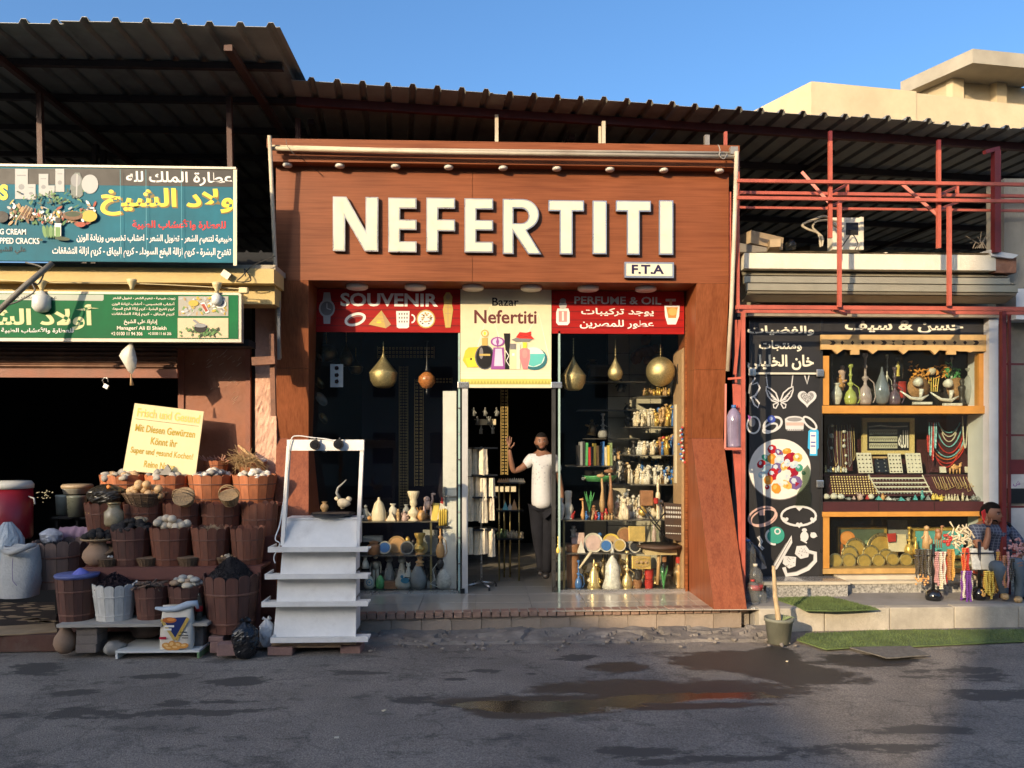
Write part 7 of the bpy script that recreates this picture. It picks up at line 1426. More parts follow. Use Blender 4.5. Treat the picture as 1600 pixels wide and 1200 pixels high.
shd=(('618','highest glass shelf at the right of the right window',1000,1056,.85),('667','second glass shelf at the right of the right window',985,1058,.75),('711','third glass shelf at the right of the right window',985,1062,.65),('757','fourth glass shelf at the right of the right window',985,1064,.55))
for y,lab,a,b,Y_ in shd:shelf(a,b,float(y),Y_,1.45,lab,MATS['shelf_dark'],.012)
groups=[(618,1006,1050,.9,8,(10,15),['brown','tan','gold'],'small brown figurine on the highest shelf of the right window','figurines on the highest shelf'),(666,990,1022,.8,9,(16,30),['cream','white'],'cream carved figurine on the left of the second shelf','cream figurines on the second shelf'),(666,1022,1056,.8,10,(22,36),['gold','brown','blue','tan','gold'],'gilded figurine with blue or red on the second shelf','gilded figurines on the second shelf'),(710.5,998,1026,.7,11,(14,24),['cream','pearl'],'cream figurine on the left of the third shelf','cream figurines on the third shelf'),(710.5,1026,1060,.7,12,(20,34),['gold','tan','brown','blue','red'],'gilded figurine on the right of the third shelf','gilded figurines on the third shelf'),(756.5,995,1034,.6,16,(16,32),['cream','pearl','white'],'cream sphinx or camel figurine on the fourth shelf','cream figurines on the fourth shelf'),(756.5,1030,1063,.6,14,(12,28),['gold','orange','blue','tan','white'],'small coloured figurine on the right of the fourth shelf','coloured figurines on the fourth shelf'),(737,995,1060,.95,12,(10,22),['cream','blue','white'],'small cream or blue figurine behind the fourth shelf row','figurines behind the fourth shelf row'),(811.5,1030,1062,.3,12,(14,24),['orange','blue','red','white','gold'],'tiny coloured figurine at the right end of the long glass shelf','tiny coloured figurines on the long shelf'),(811.5,960,1012,.3,16,(12,30),['cream','pearl','cream','pink'],'cream resin figurine crowded on the long glass shelf','cream figurines on the long shelf'),(920,905,1026,.42,16,(20,48),['brass','pearl','tan','gold','cream','dark'],'brass or glass ornament standing in the back row on the plinth','ornaments behind the hookahs'),(755,950,1000,.8,11,(18,42),['cream','pearl','tan','white','dark'],'pale ornament on the back ledge left of the fourth shelf','ornaments on the back ledge'),(720,958,995,1.3,7,(14,26),['cream','tan','tarn','grey'],'dim ornament on the tiled wall ledge of the right window','dim ornaments on the tiled wall'),(864,905,1000,.34,9,(16,34),['cream','pearl','gold','blue','pink'],'small ornament in the back row of the lower plate shelf','ornaments behind the plates'),(811.5,1000,1040,.26,9,(16,34),['cream','gold','pearl','brown'],'cream or gold figurine beside the carved box on the long shelf','figurines beside the carved box'),(921,575,690,.42,9,(20,40),['grey','white','dark','tan'],'dim statuette in the back row of the left window floor','statuettes in the back of the left window'),(814,575,680,.36,8,(12,24),['tan','cream','grey','orange'],'small figurine in the back row of the upper left window shelf','figurines in the back row of the left window'),(800,965,1020,.5,10,(22,40),['cream','white'],'larger cream figurine at the back of the long glass shelf','larger cream figurines on the long shelf')]
shelf(948,1004,755.5,.78,1.1,'back ledge left of the fourth shelf in the right window');shelf(955,1000,720.5,1.25,1.6,'small ledge on the tiled wall of the right window')
GM['tarn']=M('tarnished_brass',(.16,.12,.06),.4,.3,30,.4,metal=.8)
sd=0
for(yb,xa,xb,Y_,n,(h0,h1),mts,lab,gr)in groups:
 n=int(n*1.5)
 for k in range(n):
  sd+=1;fig('figure' if sd%4 else 'camel',xa+(xb-xa)*(k+.5)/n+random.uniform(-1,1),yb,random.uniform(5,10),random.uniform(h0,h1),Y_+random.uniform(0,.25 if Y_>.55 else.06),random.choice(mts),'figurine',lab,'figurine',gr,seed=sd)
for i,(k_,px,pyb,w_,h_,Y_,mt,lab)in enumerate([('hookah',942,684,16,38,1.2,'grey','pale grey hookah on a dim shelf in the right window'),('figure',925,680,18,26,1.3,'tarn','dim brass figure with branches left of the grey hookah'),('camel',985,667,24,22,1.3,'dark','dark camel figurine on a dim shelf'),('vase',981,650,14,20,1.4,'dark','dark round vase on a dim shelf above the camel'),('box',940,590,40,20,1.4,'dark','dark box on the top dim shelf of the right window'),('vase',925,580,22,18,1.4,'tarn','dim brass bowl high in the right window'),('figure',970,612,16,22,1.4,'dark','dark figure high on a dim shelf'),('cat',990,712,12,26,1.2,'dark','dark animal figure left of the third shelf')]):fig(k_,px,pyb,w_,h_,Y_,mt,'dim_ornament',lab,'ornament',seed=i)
for y,a,b in((685,915,1000),(640,905,1000),(596,905,1010)):shelf(a,b,y,1.15,1.5,'dim shelf %s in the dark half of the right window'%('lowest','middle','highest')[(685,640,596).index(y)],MATS['shelf_dark'],.01)
def dpl(px,py,w_,Y_,lab,mat):c=A(px,py,Y_);m=MB();m.lathe([(0,0),(S(w_,Y_)*.5,.02)],c,20,tilt=Matrix.Rotation(R(90),3,'X'));o=m.obj('wall_plate',GM[mat],None,lab,'plate');m=MB();[m.lathe([(S(w_,Y_)*q,-.004-.0*q),(S(w_,Y_)*(q+.06),-.0035)],c+Vector((0,-.001,0)),20,tilt=Matrix.Rotation(R(90),3,'X'))for q in(.12,.26,.4)];m.obj('rings',GM['cream'],o)
dpl(994,559,20,1.55,'dark wall plate with cream rings behind the lanterns','brown')
m=MB();[m.blob(A(1015+random.gauss(0,16),548+random.gauss(0,9),1.5),.07,k,.3,1,(1,.5,1))for k in range(9)];m.obj('soft_toys',GM['brown'],None,'dim heap of brown and tan toys high at the back of the right window','toys',None,'stuff')
for k in range(13):
 px=903+k*4.2;lit=k>5;m=MB();h_=random.uniform(28,38);c=A(px,727,.9);m.rbox(c+Vector((0,0,S(h_,.9)/2)),(S(3.7,.9),.16,S(h_,.9)),0,0,random.uniform(-.04,.04));m.obj('book',GM[('dark','grey','dark','green','red','dark','yellow','orange','dark','blue','cream','yellow','olive')[k]],None,'upright book in the row on the dim shelf of the right window','book','books in the right window')
shelf(888,956,728,.8,1.2,'shelf of books in the left half of the right window',MATS['shelf_dark'],.012)
m=MB();m.lathe([(.0,0),(.12,.0),(.16,.06),(.165,.07),(.15,.06),(0,.02)],A(937,752,.5),20,sx=1.35);m.obj('green_bowl',GM['green'],None,'bright green oval bowl above the giraffes in the right window','bowl')
m=MB();[m.blob(A(911+k*1.2,748-k*.6,.45),.022-.003*k,k,.2,1)for k in range(3)];m.obj('bird_figurine',GM['cream'],None,'small cream bird figurine at the left of the green bowl','figurine')
L_=[('chef',888,811.5,17,45,'white','chef_figurine','white chef-like bust figurine at the left end of the long shelf'),('figure',893,811.5,12,14,'red','figurine','small red and white figurine in front of the chef-like bust'),('giraffe',910,811.5,11,34,'orange','animal_figurine','orange spotted hare-like figurine on the long shelf'),('leafy',921,800,16,34,'green','feather_ornament','green feathery ornament behind the giraffes'),('giraffe',940,800,14,62,'tan','giraffe_figurine','tall tan wooden giraffe, left of the two'),('giraffe',953,802,16,72,'brown','giraffe_figurine','tallest brown wooden giraffe, right of the two'),('figure',928,812,10,24,'brown','figurine','brown figurine below the green ornament'),('statue',947,812,8,18,'red','figurine','small red capped figurine on the long shelf'),('cat',975,812,20,36,'cream','sphinx_figurine','cream carved sphinx head in the middle of the long shelf'),('box',1010,790,20,24,'brown','wooden_box','dark brown carved wooden box on the long shelf'),('statue',1028,812,9,60,'cream','ivory_column','tall ivory coloured column beside the wooden box'),('pear',1004,806,14,18,'gold','gold_ornament','gold ornament below the carved wooden box')]
for i,(k,a,b,c_,d,mt,nm,lab)in enumerate(L_):fig(k,a,b,c_,d,.2 if k!='leafy' else.3,mt,nm,lab,seed=i+3)
for i in range(9):fig('figure',916+i*5,812,5,random.uniform(9,16),.14,random.choice(['red','blue','tan','dark']),'tiny_figurine','tiny painted figurine in front of the giraffes','figurine','tiny figurines before the giraffes',seed=i)
eb=thing('earring_board','dark board with rows of small white pieces leaning at the right of the window','board',A(1052,835,.02));m=MB();m.poly([A(1037,785,.05),A(1068,788,.05),A(1071,848,.05),A(1040,840,.05)],(0,.01,0));m.obj('board',M('dark_wood_board',(.07,.04,.025),.6,.2,8,.1),eb)
p=Print(.048)
for y,n in((793,9),(800,10),(807,9),(821,11),(833,12)):
 for k in range(n):p.ell(1041+k*2.7,y+k*.12,.9,2.2 if y<810 else 1,wink,6)
p.done(eb)
stb=thing('side_table','small round dark wooden side table inside the right window','table',A(1030,920,.15));m=MB();c=A(1030,851,.15);m.lathe([(0,-.03),(.25,-.03),(.27,-.015),(.27,0),(0,0)],c,28);m.obj('tabletop',MATS['dark_wood_board'],stb);m=MB();m.tube([(c.x,.15,c.z-.03),(c.x-.02,.15,FZ+.05)],.02,8);m.obj('leg',GM['tan'],stb);m=MB();m.box(c.x-.19,.05,c.z-.11,c.x+.19,.3,c.z-.05);m.obj('apron',GM['yellow']if False else M('straw_apron',(.52,.40,.2),.7,.15,9,.2),stb)
fig('tilted',995,846,26,24,.1,'gold','metal_tray','octagonal brass tray with six bosses leaning on the side table','tray')
fig('jar',1022,849,13,40,.12,clear,'glass_jar','clear glass jar holding pink sticks on the side table');fig('bottle',1022,846,8,28,.12,'pink','pink_sticks','bundle of pink sticks inside the glass jar','sticks');fig('drum',1025,775+12,8,9,.12,'red','jar_stopper','red stopper on the glass jar','stopper');fig('jar',1030,850,12,22,.05,clear,'glass_jar','small empty glass jar in front on the side table')
for a,b in(((1000,793),(1045,846)),((1012,800),(1036,830)),((1040,800),(1024,820))):m=MB();m.tube([A(*a,.04),A(*b,.0+.02)],.008,6);m.obj('thin_rod',black,None,'thin black rod leaning over the side table, tip near x %s'%('the carved box','the jar','the earring board')[int(a[0]>1005)+int(a[0]>1020)].replace('x ',''),'rod')
plate(927,864,31,.24,'white','pink','largest pale plate with colourful collage on the lower shelf',9,'teal');plate(955,862,28,.26,'yellow','tan','pale yellow ridged plate on the lower shelf',3,'cream');plate(947,863,20,.16,'white','blue','white plate with blue rim and red centre, front of the lower shelf',3,'red');plate(968,862,20,.16,'cream','gold','cream plate with gold dots, front of the lower shelf',6,'tan');plate(977,850,26,.3,'tan','brown','tan fan patterned plate behind the others',6,'brown');plate(992,864,19,.16,'white','dark','white plate with a dark ring at the right of the lower shelf',5,'grey')
plate(983,860,20,.28,'blue','grey','blue grey plate half hidden behind the others',4,'white')
fig('tilted',903,862,20,30,.3,'pink','picture_frame','pale picture frame with a dark face at the left of the lower shelf','frame');fig('pyramid',908,864,13,20,.18,'white','snow_globe','small white and pink globe beside the picture frame','globe');fig('drum',895,920,20,70,.25,'brown','book_rack','dark brown wooden rack standing on the plinth at the left','rack');fig('statue',896,839,13,18,.3,'grey','grey_figurine','grey figurine on top of the picture frame','figurine')
F_=[('hookah',904,919,12,44,'blue','hookah','small hookah with a dark blue bowl on the plinth'),('bell',928,919,22,46,'brass','brass_incense_burner','shiny brass burner with a pointed top on the plinth'),('pear',922,910,9,10,'cream','cream_bulb','cream knob left of the brass burner'),('bell',957,919,34,70,'pearl','glass_hookah','tall pearly flared glass hookah in the middle of the plinth'),('hookah',980,920,18,60,'brass','brass_hookah','brass and glass hookah right of the flared one'),('hookah',943,905,16,56,'tarn','old_lantern','dim brass lantern behind the burner'),('hookah',968,905,18,58,'brass','brass_lantern','brass lantern behind the flared hookah'),('drum',997,905,14,14,'dark','small_drum','dark little drum, upper left of the four'),('drum',1014,905,14,16,'red','small_drum','red little drum, upper right of the four'),('drum',996,919,14,13,'brown','small_drum','brown little drum, lower left of the four'),('drum',1014,919,14,13,'red','small_drum','red little drum, lower right of the four'),('bottle',1037,921,22,55,clear,'glass_bottle','tall clear glass bottle with green ornament inside'),('bottle',1060,921,21,56,clear,'glass_bottle','tall clear glass bottle beside the brown column'),('leafy',1037,920,13,40,'green','green_ornament','green sparkling ornament inside the first glass bottle'),('statue',1060,918,9,36,'orange','sand_figure','small orange and silver figure inside the glass bottle by the column'),('drum',1038,878,8,9,'brown','cork','brown stopper of the bottle with the green ornament'),('drum',1060,880,9,10,'red','cork','orange-red stopper of the bottle beside the column')]
for i,(k,a,b,c_,d,mt,nm,lab)in enumerate(F_):fig(k,a,b,c_,d,.3 if 'behind' in lab else.17,mt,nm,lab,seed=i)
m=MB();m.tube([A(905,888,.1),A(924,862,.1)],[.012,.02],7);m.obj('wooden_mouthpiece',GM['cream'],None,'cream wooden hookah mouthpiece slanting above the brass burner','mouthpiece')
o=fig('tilted',1002,889,30,20,.08,'gold','brass_tray','rectangular brass tray propped on the little drums','tray')[0];p=Print(.02);p.ring(1002,878,12,7,1,tan);[p.ell(x,878,2.6,2.4,tan)for x in(995,1002,1009)];p.done(o)
fig('vase',877,812,10,34,.06,'pearl','glass_vase','pearly little vase on the ledge beside the door post');fig('hookah',872,864,6,26,-.02,'yellow','yellow_tower','small yellow stacked tower beside the door post','ornament')
hd=thing('headscarf_string','string of red, white and blue charms hanging on the cheek board by the brown column','charms',A(1068,722,.0))
for k in range(22):m=MB();m.blob(A(1066+random.gauss(0,2.2),668+k*2.6,-.0+random.uniform(-.02,.02)),.018,k,.3,0);m.obj('charm',GM[('red','blue','white')[k%3]],hd)
fig('figure',1061,600,10,34,.25,'dark','dark_statuette','dark statuette with a red head beside the globe lantern','statuette')
#jewellery display
yU=.3
U_=[('vase',1307,632,18,34,'pearl','glass_hookah','clear squat hookah at the far left of the top case shelf'),('hookah',1329,632,20,64,M('lime_glass',(.38,.42,.10),.15,.15,9,0,coat=.5),'glass_hookah','yellow green glass hookah on the top case shelf'),('hookah',1352,632,21,82,M('pinkish_glass',(.38,.30,.28),.12,.2,9,0,coat=.5),'glass_hookah','tallest clear pinkish hookah on the top case shelf'),('pear',1378,632,25,60,M('smoky_glass',(.16,.18,.20),.1,.2,9,0,coat=.6),'glass_decanter','smoky round glass decanter on the top case shelf'),('hookah',1398,632,19,60,M('navy_orange_glass',(.12,.08,.10),.15,.5,6,0,coat=.5),'glass_hookah','dark glass hookah with an orange collar on the top case shelf'),('hookah',1386,625,11,72,'pearl','silver_hookah','slim silver hookah stem at the back of the top case shelf'),('jar',1403,592,17,36,clear,'glass_dome','glass dome over a golden figure on the top case shelf'),('statue',1403,588,8,24,'yellow','golden_figure','golden figure under the glass dome'),('statue',1316,598,15,28,'pink','incense_lamp','pinkish lamp behind the squat hookah'),('figure',1312,610,16,26,'orange','orange_figurine','orange figurine at the back left of the top case shelf'),('hookah',1300,612,6,60,'dark','dark_hookah','thin dark hookah at the left edge of the top case shelf'),('drum',1407,622,18,26,'red','red_pot','dark red pot behind the orange collared hookah'),('hookah',1487,610,12,54,'pearl','silver_candlestick','thin silver candlestick behind the dried flowers'),('statue',1503,632,15,42,'dark','black_statuette','black seated statuette beside the carved stone lamp'),('vase',1518,632,27,58,'grey','stone_vase','carved grey stone vase at the right of the top case shelf'),('vase',1519,592,14,34,'brown','brown_urn','dark brown urn on the carved stone vase'),('box',1381,622,40,12,'dark','dark_case','dark case behind the smoky decanter')]
for i,(k,a,b,c_,d,mt,nm,lab)in enumerate(U_):fig(k,a,b,c_,d,yU+(.16 if 'back' in lab or 'behind' in lab else 0),mt,nm,lab,seed=i)
for i,(cx_,cy_)in enumerate(((1437,618),(1484,620))):
 t=thing('carved_horn_ornament',('left','right')[i]+' ornament of a woven disc on pale curved horns in the top case','ornament',A(cx_,632,yU-.05));m=MB()
 m.lathe([(0,0),(S(18),.0),(S(19),.02),(0,.02)],A(cx_-3+14*i,cy_-12,yU+.05),22,tilt=Matrix.Rotation(R(85),3,'X'));m.obj('woven_disc',M('woven_rattan',(.34,.18,.07),.8,.5,90,.9),t)
 m=MB();m.tube([A(cx_-30,cy_-7,yU-.05),A(cx_-14,cy_+4,yU-.05),A(cx_+2,cy_+6,yU-.05),A(cx_+14,cy_-1,yU-.05)],[.008,.02,.024,.007],8);m.blob(A(cx_-2,cy_-21,yU-.02),S(8),3,.3,1);m.tube([A(cx_+3,cy_-10,yU-.05),A(cx_+1,cy_+4,yU-.05)],[.03,.015],7);m.rbox(A(cx_+4,cy_+12,yU-.05),(S(30),.05,.03));m.obj('horn',GM['pearl'],t)
for(x0,x1,mt,nm)in((1423,1452,'orange','dried_orange_flowers'),(1456,1487,'orange','dried_orange_flowers'),(1474,1500,'green','green_flowers')):
 m=MB()
 for k in range(34):q=A(random.uniform(x0,x1),583+random.gauss(0,6),yU+.1+random.uniform(-.05,.05));m.tube([q,q+Vector((random.uniform(-.03,.03),random.uniform(-.02,.02),random.uniform(-.02,.04))),q+Vector((random.uniform(-.05,.05),0,random.uniform(-.03,.02)))],[.008,.012,.005],5)
 m.obj(nm,GM[mt]if mt!='orange' else M('orange_peel',(.75,.34,.06),.5,.2,12,.1),None,{1423:'bunch of curled orange dried flowers above the left horn ornament',1456:'bunch of curled orange dried flowers above the right horn ornament',1474:'bunch of green dried flowers beside the silver candlestick'}[x0],'flowers')
m=MB();m.blob(A(1455,580,yU+.1),S(7),5,.15,1);m.obj('white_flower',GM['white'],None,'single white flower ball between the orange bunches','flower')
m=MB();[m.tube([A(1446+k*3,612,yU+.12),A(1443+k*4,590,yU+.12)],.006,5)for k in range(7)];m.obj('yellow_twigs',GM['yellow'],None,'fan of yellow stems between the two horn ornaments','stems')
cf=thing('calligraphy_frame','gold framed black picture with silver Arabic calligraphy bars','picture',A(1389,700,.6));Yf=.62
bx(black,1355,660,1422,704,Yf,Yf+.02,'backing',cf);
gfm=M('gold_mosaic_frame',(.66,.50,.20),.4,.35,60,.1);
for(a,b,c_,d)in((1348,653,1429,659.5),(1348,704,1429,710),(1348,659.5,1355,704),(1422,659.5,1429,704)):bx(gfm,a,b,c_,d,Yf-.02,Yf+.02,'frame_bar',cf)
p=Print(Yf-.001)
for y in(671,682,692.5):p.rect(1358,y,1402,y+8,P('engraved_silver_ink',(.50,.48,.36)));[p.line([(1359+k*3.5,y+6),(1361+k*3.5,y+2),(1363+k*3.5,y+5)],.8,kink)for k in range(12)]
p.text('الله',1403,672,1419,700,wink,.03);p.line([(1357,667),(1375,665),(1395,667),(1418,666)],1.6,wink);p.done(cf)
def tray(px0,py0,px1,py1,Y_,mat,label,dots=None,dm=kink,skew=4):
 t=thing('ring_board',label,'board',A((px0+px1)/2,py1,Y_));m=MB();m.poly([A(px0,py0,Y_+.06),A(px1,py0,Y_+.06),A(px1+skew,py1,Y_),A(px0+skew,py1,Y_)],(0,.012,0));m.obj('board',mat,t)
 if dots:
  m=MB()
  for j in range(dots[1]):
   for i in range(dots[0]):u=(i+.5)/dots[0];v=(j+.6)/dots[1];q=A(px0+(px1-px0)*u+skew*v,py0+(py1-py0)*v,Y_+.06*(1-v)-.006);m.blob(q,.010,i,.2,0)
  o=m.obj('mounted_ring',dm,t,kind='stuff')
 return t
ivb=M('ivory_card',(.66,.60,.46),.5,.06,6,.05);tray(1338,707.5,1361,739,.32,ivb,'ivory card of dark rings, leftmost under the calligraphy frame',(4,5),GM['dark']);tray(1365,714,1386,738,.34,black,'small black card of rings under the calligraphy frame',(2,4),GM['grey']);tray(1387,708.5,1407,739,.32,ivb,'ivory card of black rings in the middle under the calligraphy frame',(4,5),GM['dark']);tray(1414.5,708,1438,739,.32,ivb,'ivory card of pale rings, rightmost under the calligraphy frame',(4,5),GM['grey'])
fig('box',1373,716,22,3,.4,'tan','wooden_bar','thin tan bar across the top of the small black card','bar')
wr_=thing('tray_rack','pale slatted rack of ring trays sloping towards the glass','rack',A(1400,775,.2));
for i,(y,xa,xb)in enumerate(((746,1356,1441),(753,1361,1446),(759.5,1365,1450),(767,1369,1454))):Y_=.33-.055*i;m=MB();m.box(X(xa,Y_),Y_-.03,Z(1400,y,Y_)-.016,X(xb,Y_),Y_,Z(1400,y,Y_));m.obj('tray_edge',ivb,wr_);m=MB();[m.blob(A(xa+4+k*5,y+3.6,Y_-.032),.011,k,.2,0)for k in range(16)];o=m.obj('small_rings',GM['grey'],wr_,kind='stuff')
m=MB();[m.bar(A(a,742,.34),A(b,772,.12),.01)for a,b in((1357,1374),(1441,1456))];m.obj('side_rail',ivb,wr_)
rg=thing('ring_display','burgundy slope covered with rows of small golden rings at the left of the case','display',A(1325,770,.2));rm=MATS.get('x')or GM['brass'];k=0;first=None
for j in range(8):
 for i in range(17):
  px=1298+i*4.2+j*.6;py=746.5+j*3.7
  if px>1360+j*2:continue
  q=A(px,py,.32-.024*j)
  if first is None:
   m=MB();m.lathe([(.006,0),(.0105,.003),(.0115,.012),(.009,.02),(.0,.022)],q,7);first=m.obj('ring',rm,rg);q0_=q
  else:o=first.copy();COL.objects.link(o);o.location=q-q0_
chn=thing('chain_display','row of thin gold chains draped over the burgundy slope at the right of the case','display',A(1480,770,.2))
for k in range(15):
 px=1456+k*4.4+random.uniform(-1,1);L=random.uniform(14,24);m=MB();m.tube([A(px,745,.31),A(px+4,745+L*.5,.26),A(px+8,745+L,.18),A(px+12,745+L*.9,.18),A(px+9,745+L*.5,.25)],.004,4);m.obj('chain',GM['brass']if k%3 else GM['tan'],chn)
m=MB();m.tube([A(1523,745,.2),A(1535,768,.12),A(1541,776,.08)],.004,4);m.obj('chain',GM['brass'],chn)
sh_=[(1291,779,12,9,'white'),(1303,779,12,10,'white'),(1314,779,12,9,'pearl'),(1326,780,10,5,'grey'),(1334,779,5,6,'pink'),(1344,779,12,11,'pink'),(1355,779,5,8,'red'),(1361,779,10,9,'white'),(1373,780,9,7,'teal'),(1379,780,8,11,'orange'),(1388,780,9,6,'pearl'),(1397,781,9,5,'grey'),(1408,781,10,6,'teal'),(1419,781,8,6,'grey'),(1430,780,6,9,'teal'),(1441,780,5,16,'teal'),(1450,780,7,8,'grey'),(1458,780,8,11,'yellow'),(1464,779,7,8,'yellow'),(1471,781,9,10,'yellow')]+[(1478+k*4.6,781,4,11,'cream')for k in range(5)]+[(1504,781,5,13,'cream'),(1511,781,4,9,'white'),(1521,780,9,9,'grey'),(1528,780,8,6,'grey')]
for i,(a,b,c_,d,mt)in enumerate(sh_):fig('egg' if mt in('white','pearl')and c_>9 else 'figure' if i%2 else 'pyramid',a,b+1,c_,d,.07,mt,'shell_trinket','%s trinket in the front row on the burgundy floor of the case'%{'white':'white shell','pearl':'pearly shell','grey':'grey stone','pink':'pink coral','red':'red coral','teal':'teal stone','orange':'orange stone','yellow':'yellow amber','cream':'small cream tooth-like'}[mt],'trinket','%s trinkets in the case'%mt,seed=i)
np_=thing('pendant_display','burgundy upright panel of silver pendants at the left of the case','panel',A(1312,737,.5));bx(burg,1293,664,1332,736,.5,.52,'panel',np_)
for k,(px,yt,yb,)in enumerate(((1296,664,722),(1303,664,728),(1308,668,733),(1315,664,735),(1324,664,730),(1330,668,720))):
 m=MB();m.tube([A(px,yt,.49),A(px-3+k,(yt+yb)/2,.49),A(px+3,yb,.49),A(px+6,yb-6,.49),A(px+4,yt,.49)],.0035,4);m.obj('chain',GM['brass']if k%2 else GM['grey'],np_)
for px,py,s_ in((1299,681,5),(1299,700,3),(1300,665,3),(1319,674,4),(1319,688,3),(1319,697,4),(1322,712,3),(1322,724,3)):m=MB();m.blob(A(px,py,.48),S(s_),k,.2,0,(1,.4,1));m.obj('pendant',GM['pearl'],np_)
for k in range(9):fig('egg' if k%2 else 'statue',1290+k*4,738,5,random.uniform(5,12),.42,'pearl' if k%3 else 'brass','silver_trinket','small silver trinket on the ledge below the pendant panel','trinket','silver trinkets on the ledge',seed=k)
bx2=thing('necklace_display','burgundy panel at the right of the case behind the hanging necklaces','panel',A(1480,737,.55));bx(burg,1450,655,1515,738,.55,.57,'panel',bx2)
coral=M('coral_beads',(.50,.04,.03),.3,.2,20,.1);turq=M('turquoise_beads',(.20,.48,.50),.3,.2,20,.1);org=M('orange_beads',(.62,.16,.05),.3,.2,20,.1);shb=M('shell_beads',(.60,.55,.42),.35,.2,20,.1)
def necklace(x0,x1,yt,yd,Y_,mat,label,r=.009,name='necklace'):
 P_=[A(x0+(x1-x0)*t,yt+(yd-yt)*(1-(2*t-1)**2)**.8,Y_)for t in[i/22 for i in range(23)]];m=MB();m.tube(P_,[r*(1 if i%2 else.72)for i in range(23)],5);m.obj(name,mat,None,label,'necklace')
for x0,x1,yt,yd,mt,lab in((1466,1500,660,676,turq,'short turquoise necklace, uppermost of the curved rows'),(1470,1496,668,682,shb,'cream shell necklace below the uppermost turquoise one'),(1472,1494,676,690,shb,'wide cream tooth bead necklace in the curved rows'),(1463,1503,666,698,turq,'turquoise necklace curving under the shell beads'),(1460,1506,676,708,coral,'red coral necklace, first below the turquoise curve'),(1456,1506,688,714,turq,'pale turquoise necklace in the lower curved rows'),(1454,1506,694,718,org,'orange necklace in the lower curved rows'),(1454,1506,700,724,coral,'red coral necklace, lowest of the curved rows'),(1455,1502,690,730,coral,'long dark coral necklace hanging under all others')):necklace(x0,x1,yt,yd,.52,mt,lab)
for x0,x1,yt,yd,mt,lab in((1452,1456,660,712,turq,'straight turquoise strand at the left of the necklaces'),(1456,1459,660,720,coral,'straight coral strand beside the left turquoise one'),(1460,1463,660,700,turq,'second straight turquoise strand'),(1449,1452,680,706,coral,'short straight coral strand furthest left'),(1518,1528,655,692,turq,'long looped turquoise necklace at the right side'),(1514,1534,650,684,turq,'wide turquoise loop at the right side'),(1514,1520,652,680,coral,'short coral loop inside the turquoise ones'),(1504,1512,650,700,shb,'long pale strand with a hook at its end'),(1534,1540,660,742,turq,'mossy turquoise strand hanging beside the plaster pillar')):necklace(x0,x1,yt,yd,.35,mt,lab)
fig('figure',1518,737,14,36,.35,'tan','wooden_bead_bundle','bundle of tan wooden beads hanging at the right of the case','beads');fig('camel',1492,740,22,18,.4,'orange','carved_animal','carved orange brown animal figure below the coral necklaces','figurine')
fig('tilted',1473,739,10,10,.4,'white','white_card','small white card with a green piece on the ledge','card');fig('tilted',1512,739,9,10,.4,'white','white_card','small white card right of the carved animal','card')
for k,(px,py)in enumerate(((1537,670),(1538,690),(1541,700),(1536,712))):fig('figure',px,py,8,18,.2,'green' if k%2 else 'pearl','green_bead_tassel','green and pearly bead tassel hanging beside the plaster pillar','tassel','bead tassels beside the plaster pillar',seed=k)
pf=thing('framed_painting','gold framed dark green painting with a large orange disc','picture',A(1347,880,.45));bx(M('green_canvas',(.10,.13,.085),.5,.25,3,.05),1311,826,1383,872,.50,.51,'canvas',pf)
for(a,b,c_,d)in((1309,823.5,1386,826.5),(1309,872,1386,876),(1309,826.5,1311.5,872),(1382.5,826.5,1386,872)):bx(GM['gold'],a,b,c_,d,.48,.52,'frame_bar',pf)
p=Print(.499);p.ell(1324,841,12,11,orangeink,24);p.ell(1323,839,8,7,P('light_orange_ink',(.78,.34,.10)),20);p.ell(1354,847,3,3,P('moon_ink',(.30,.38,.24)));p.poly([(1312,852),(1316,848),(1322,872),(1312,872)],P('shade_orange_ink',(.40,.12,.03)));p.done(pf)
pf2=thing('framed_painting','gold framed picture with a turquoise field, behind the wooden figures','picture',A(1460,870,.45));bx(M('turq_canvas',(.12,.42,.42),.5,.2,4,.05),1430,829,1505,868,.50,.51,'canvas',pf2)
for(a,b,c_,d)in((1422,823.5,1510,829),(1422,868,1510,873),(1422,829,1430,868)):bx(GM['gold'],a,b,c_,d,.48,.52,'frame_bar',pf2)
GM['dish']=M('beaten_brass',(.50,.38,.17),.30,.55,40,.5,metal=.8,fine=90)
def gong(px,py,rpx,Y_,lab,mat='dish'):
 c=A(px,py,Y_);r=S(rpx,Y_);t=thing('brass_plate',lab,'plate',c);T_=Matrix.Rotation(R(82),3,'X');m=MB();m.lathe([(0,.006),(r*.22,.006),(r*.25,.0),(r*.62,.0),(r*.68,.012),(r*.95,.018),(r,.014),(r*.96,.005),(r*.6,-.006),(0,-.006)],c,30,tilt=T_);m.obj('plate',GM[mat],t)
 m=MB();m.lathe([(r*.70,.0135),(r*.74,.017),(r*.78,.0155)],c,30,tilt=T_);m.obj('engraved_ring',GM['gold'],t)
for a in((1336,857,17,.42,'brass plate at the back left behind the front row'),(1378,858,26,.44,'largest brass plate standing at the back'),(1327,866,14,.34,'middle sized brass plate over the second front plate'),(1360,865,14,.36,'brass plate between the second and third front plates'),(1384,870,13,.34,'tarnished brass plate behind the fourth front plate'),(1305,876,12,.2,'tilted brass plate, leftmost of the front row'),(1326,876,12,.2,'bright brass plate, second of the front row'),(1350,877,12,.2,'brass plate, third of the front row'),(1372,876,11,.2,'engraved darker brass plate, fourth of the front row'),(1394,874,11,.2,'bright round brass plate, fifth of the front row'),(1415,875,11,.2,'brass plate with an engraved centre, sixth of the front row')):gong(*a)
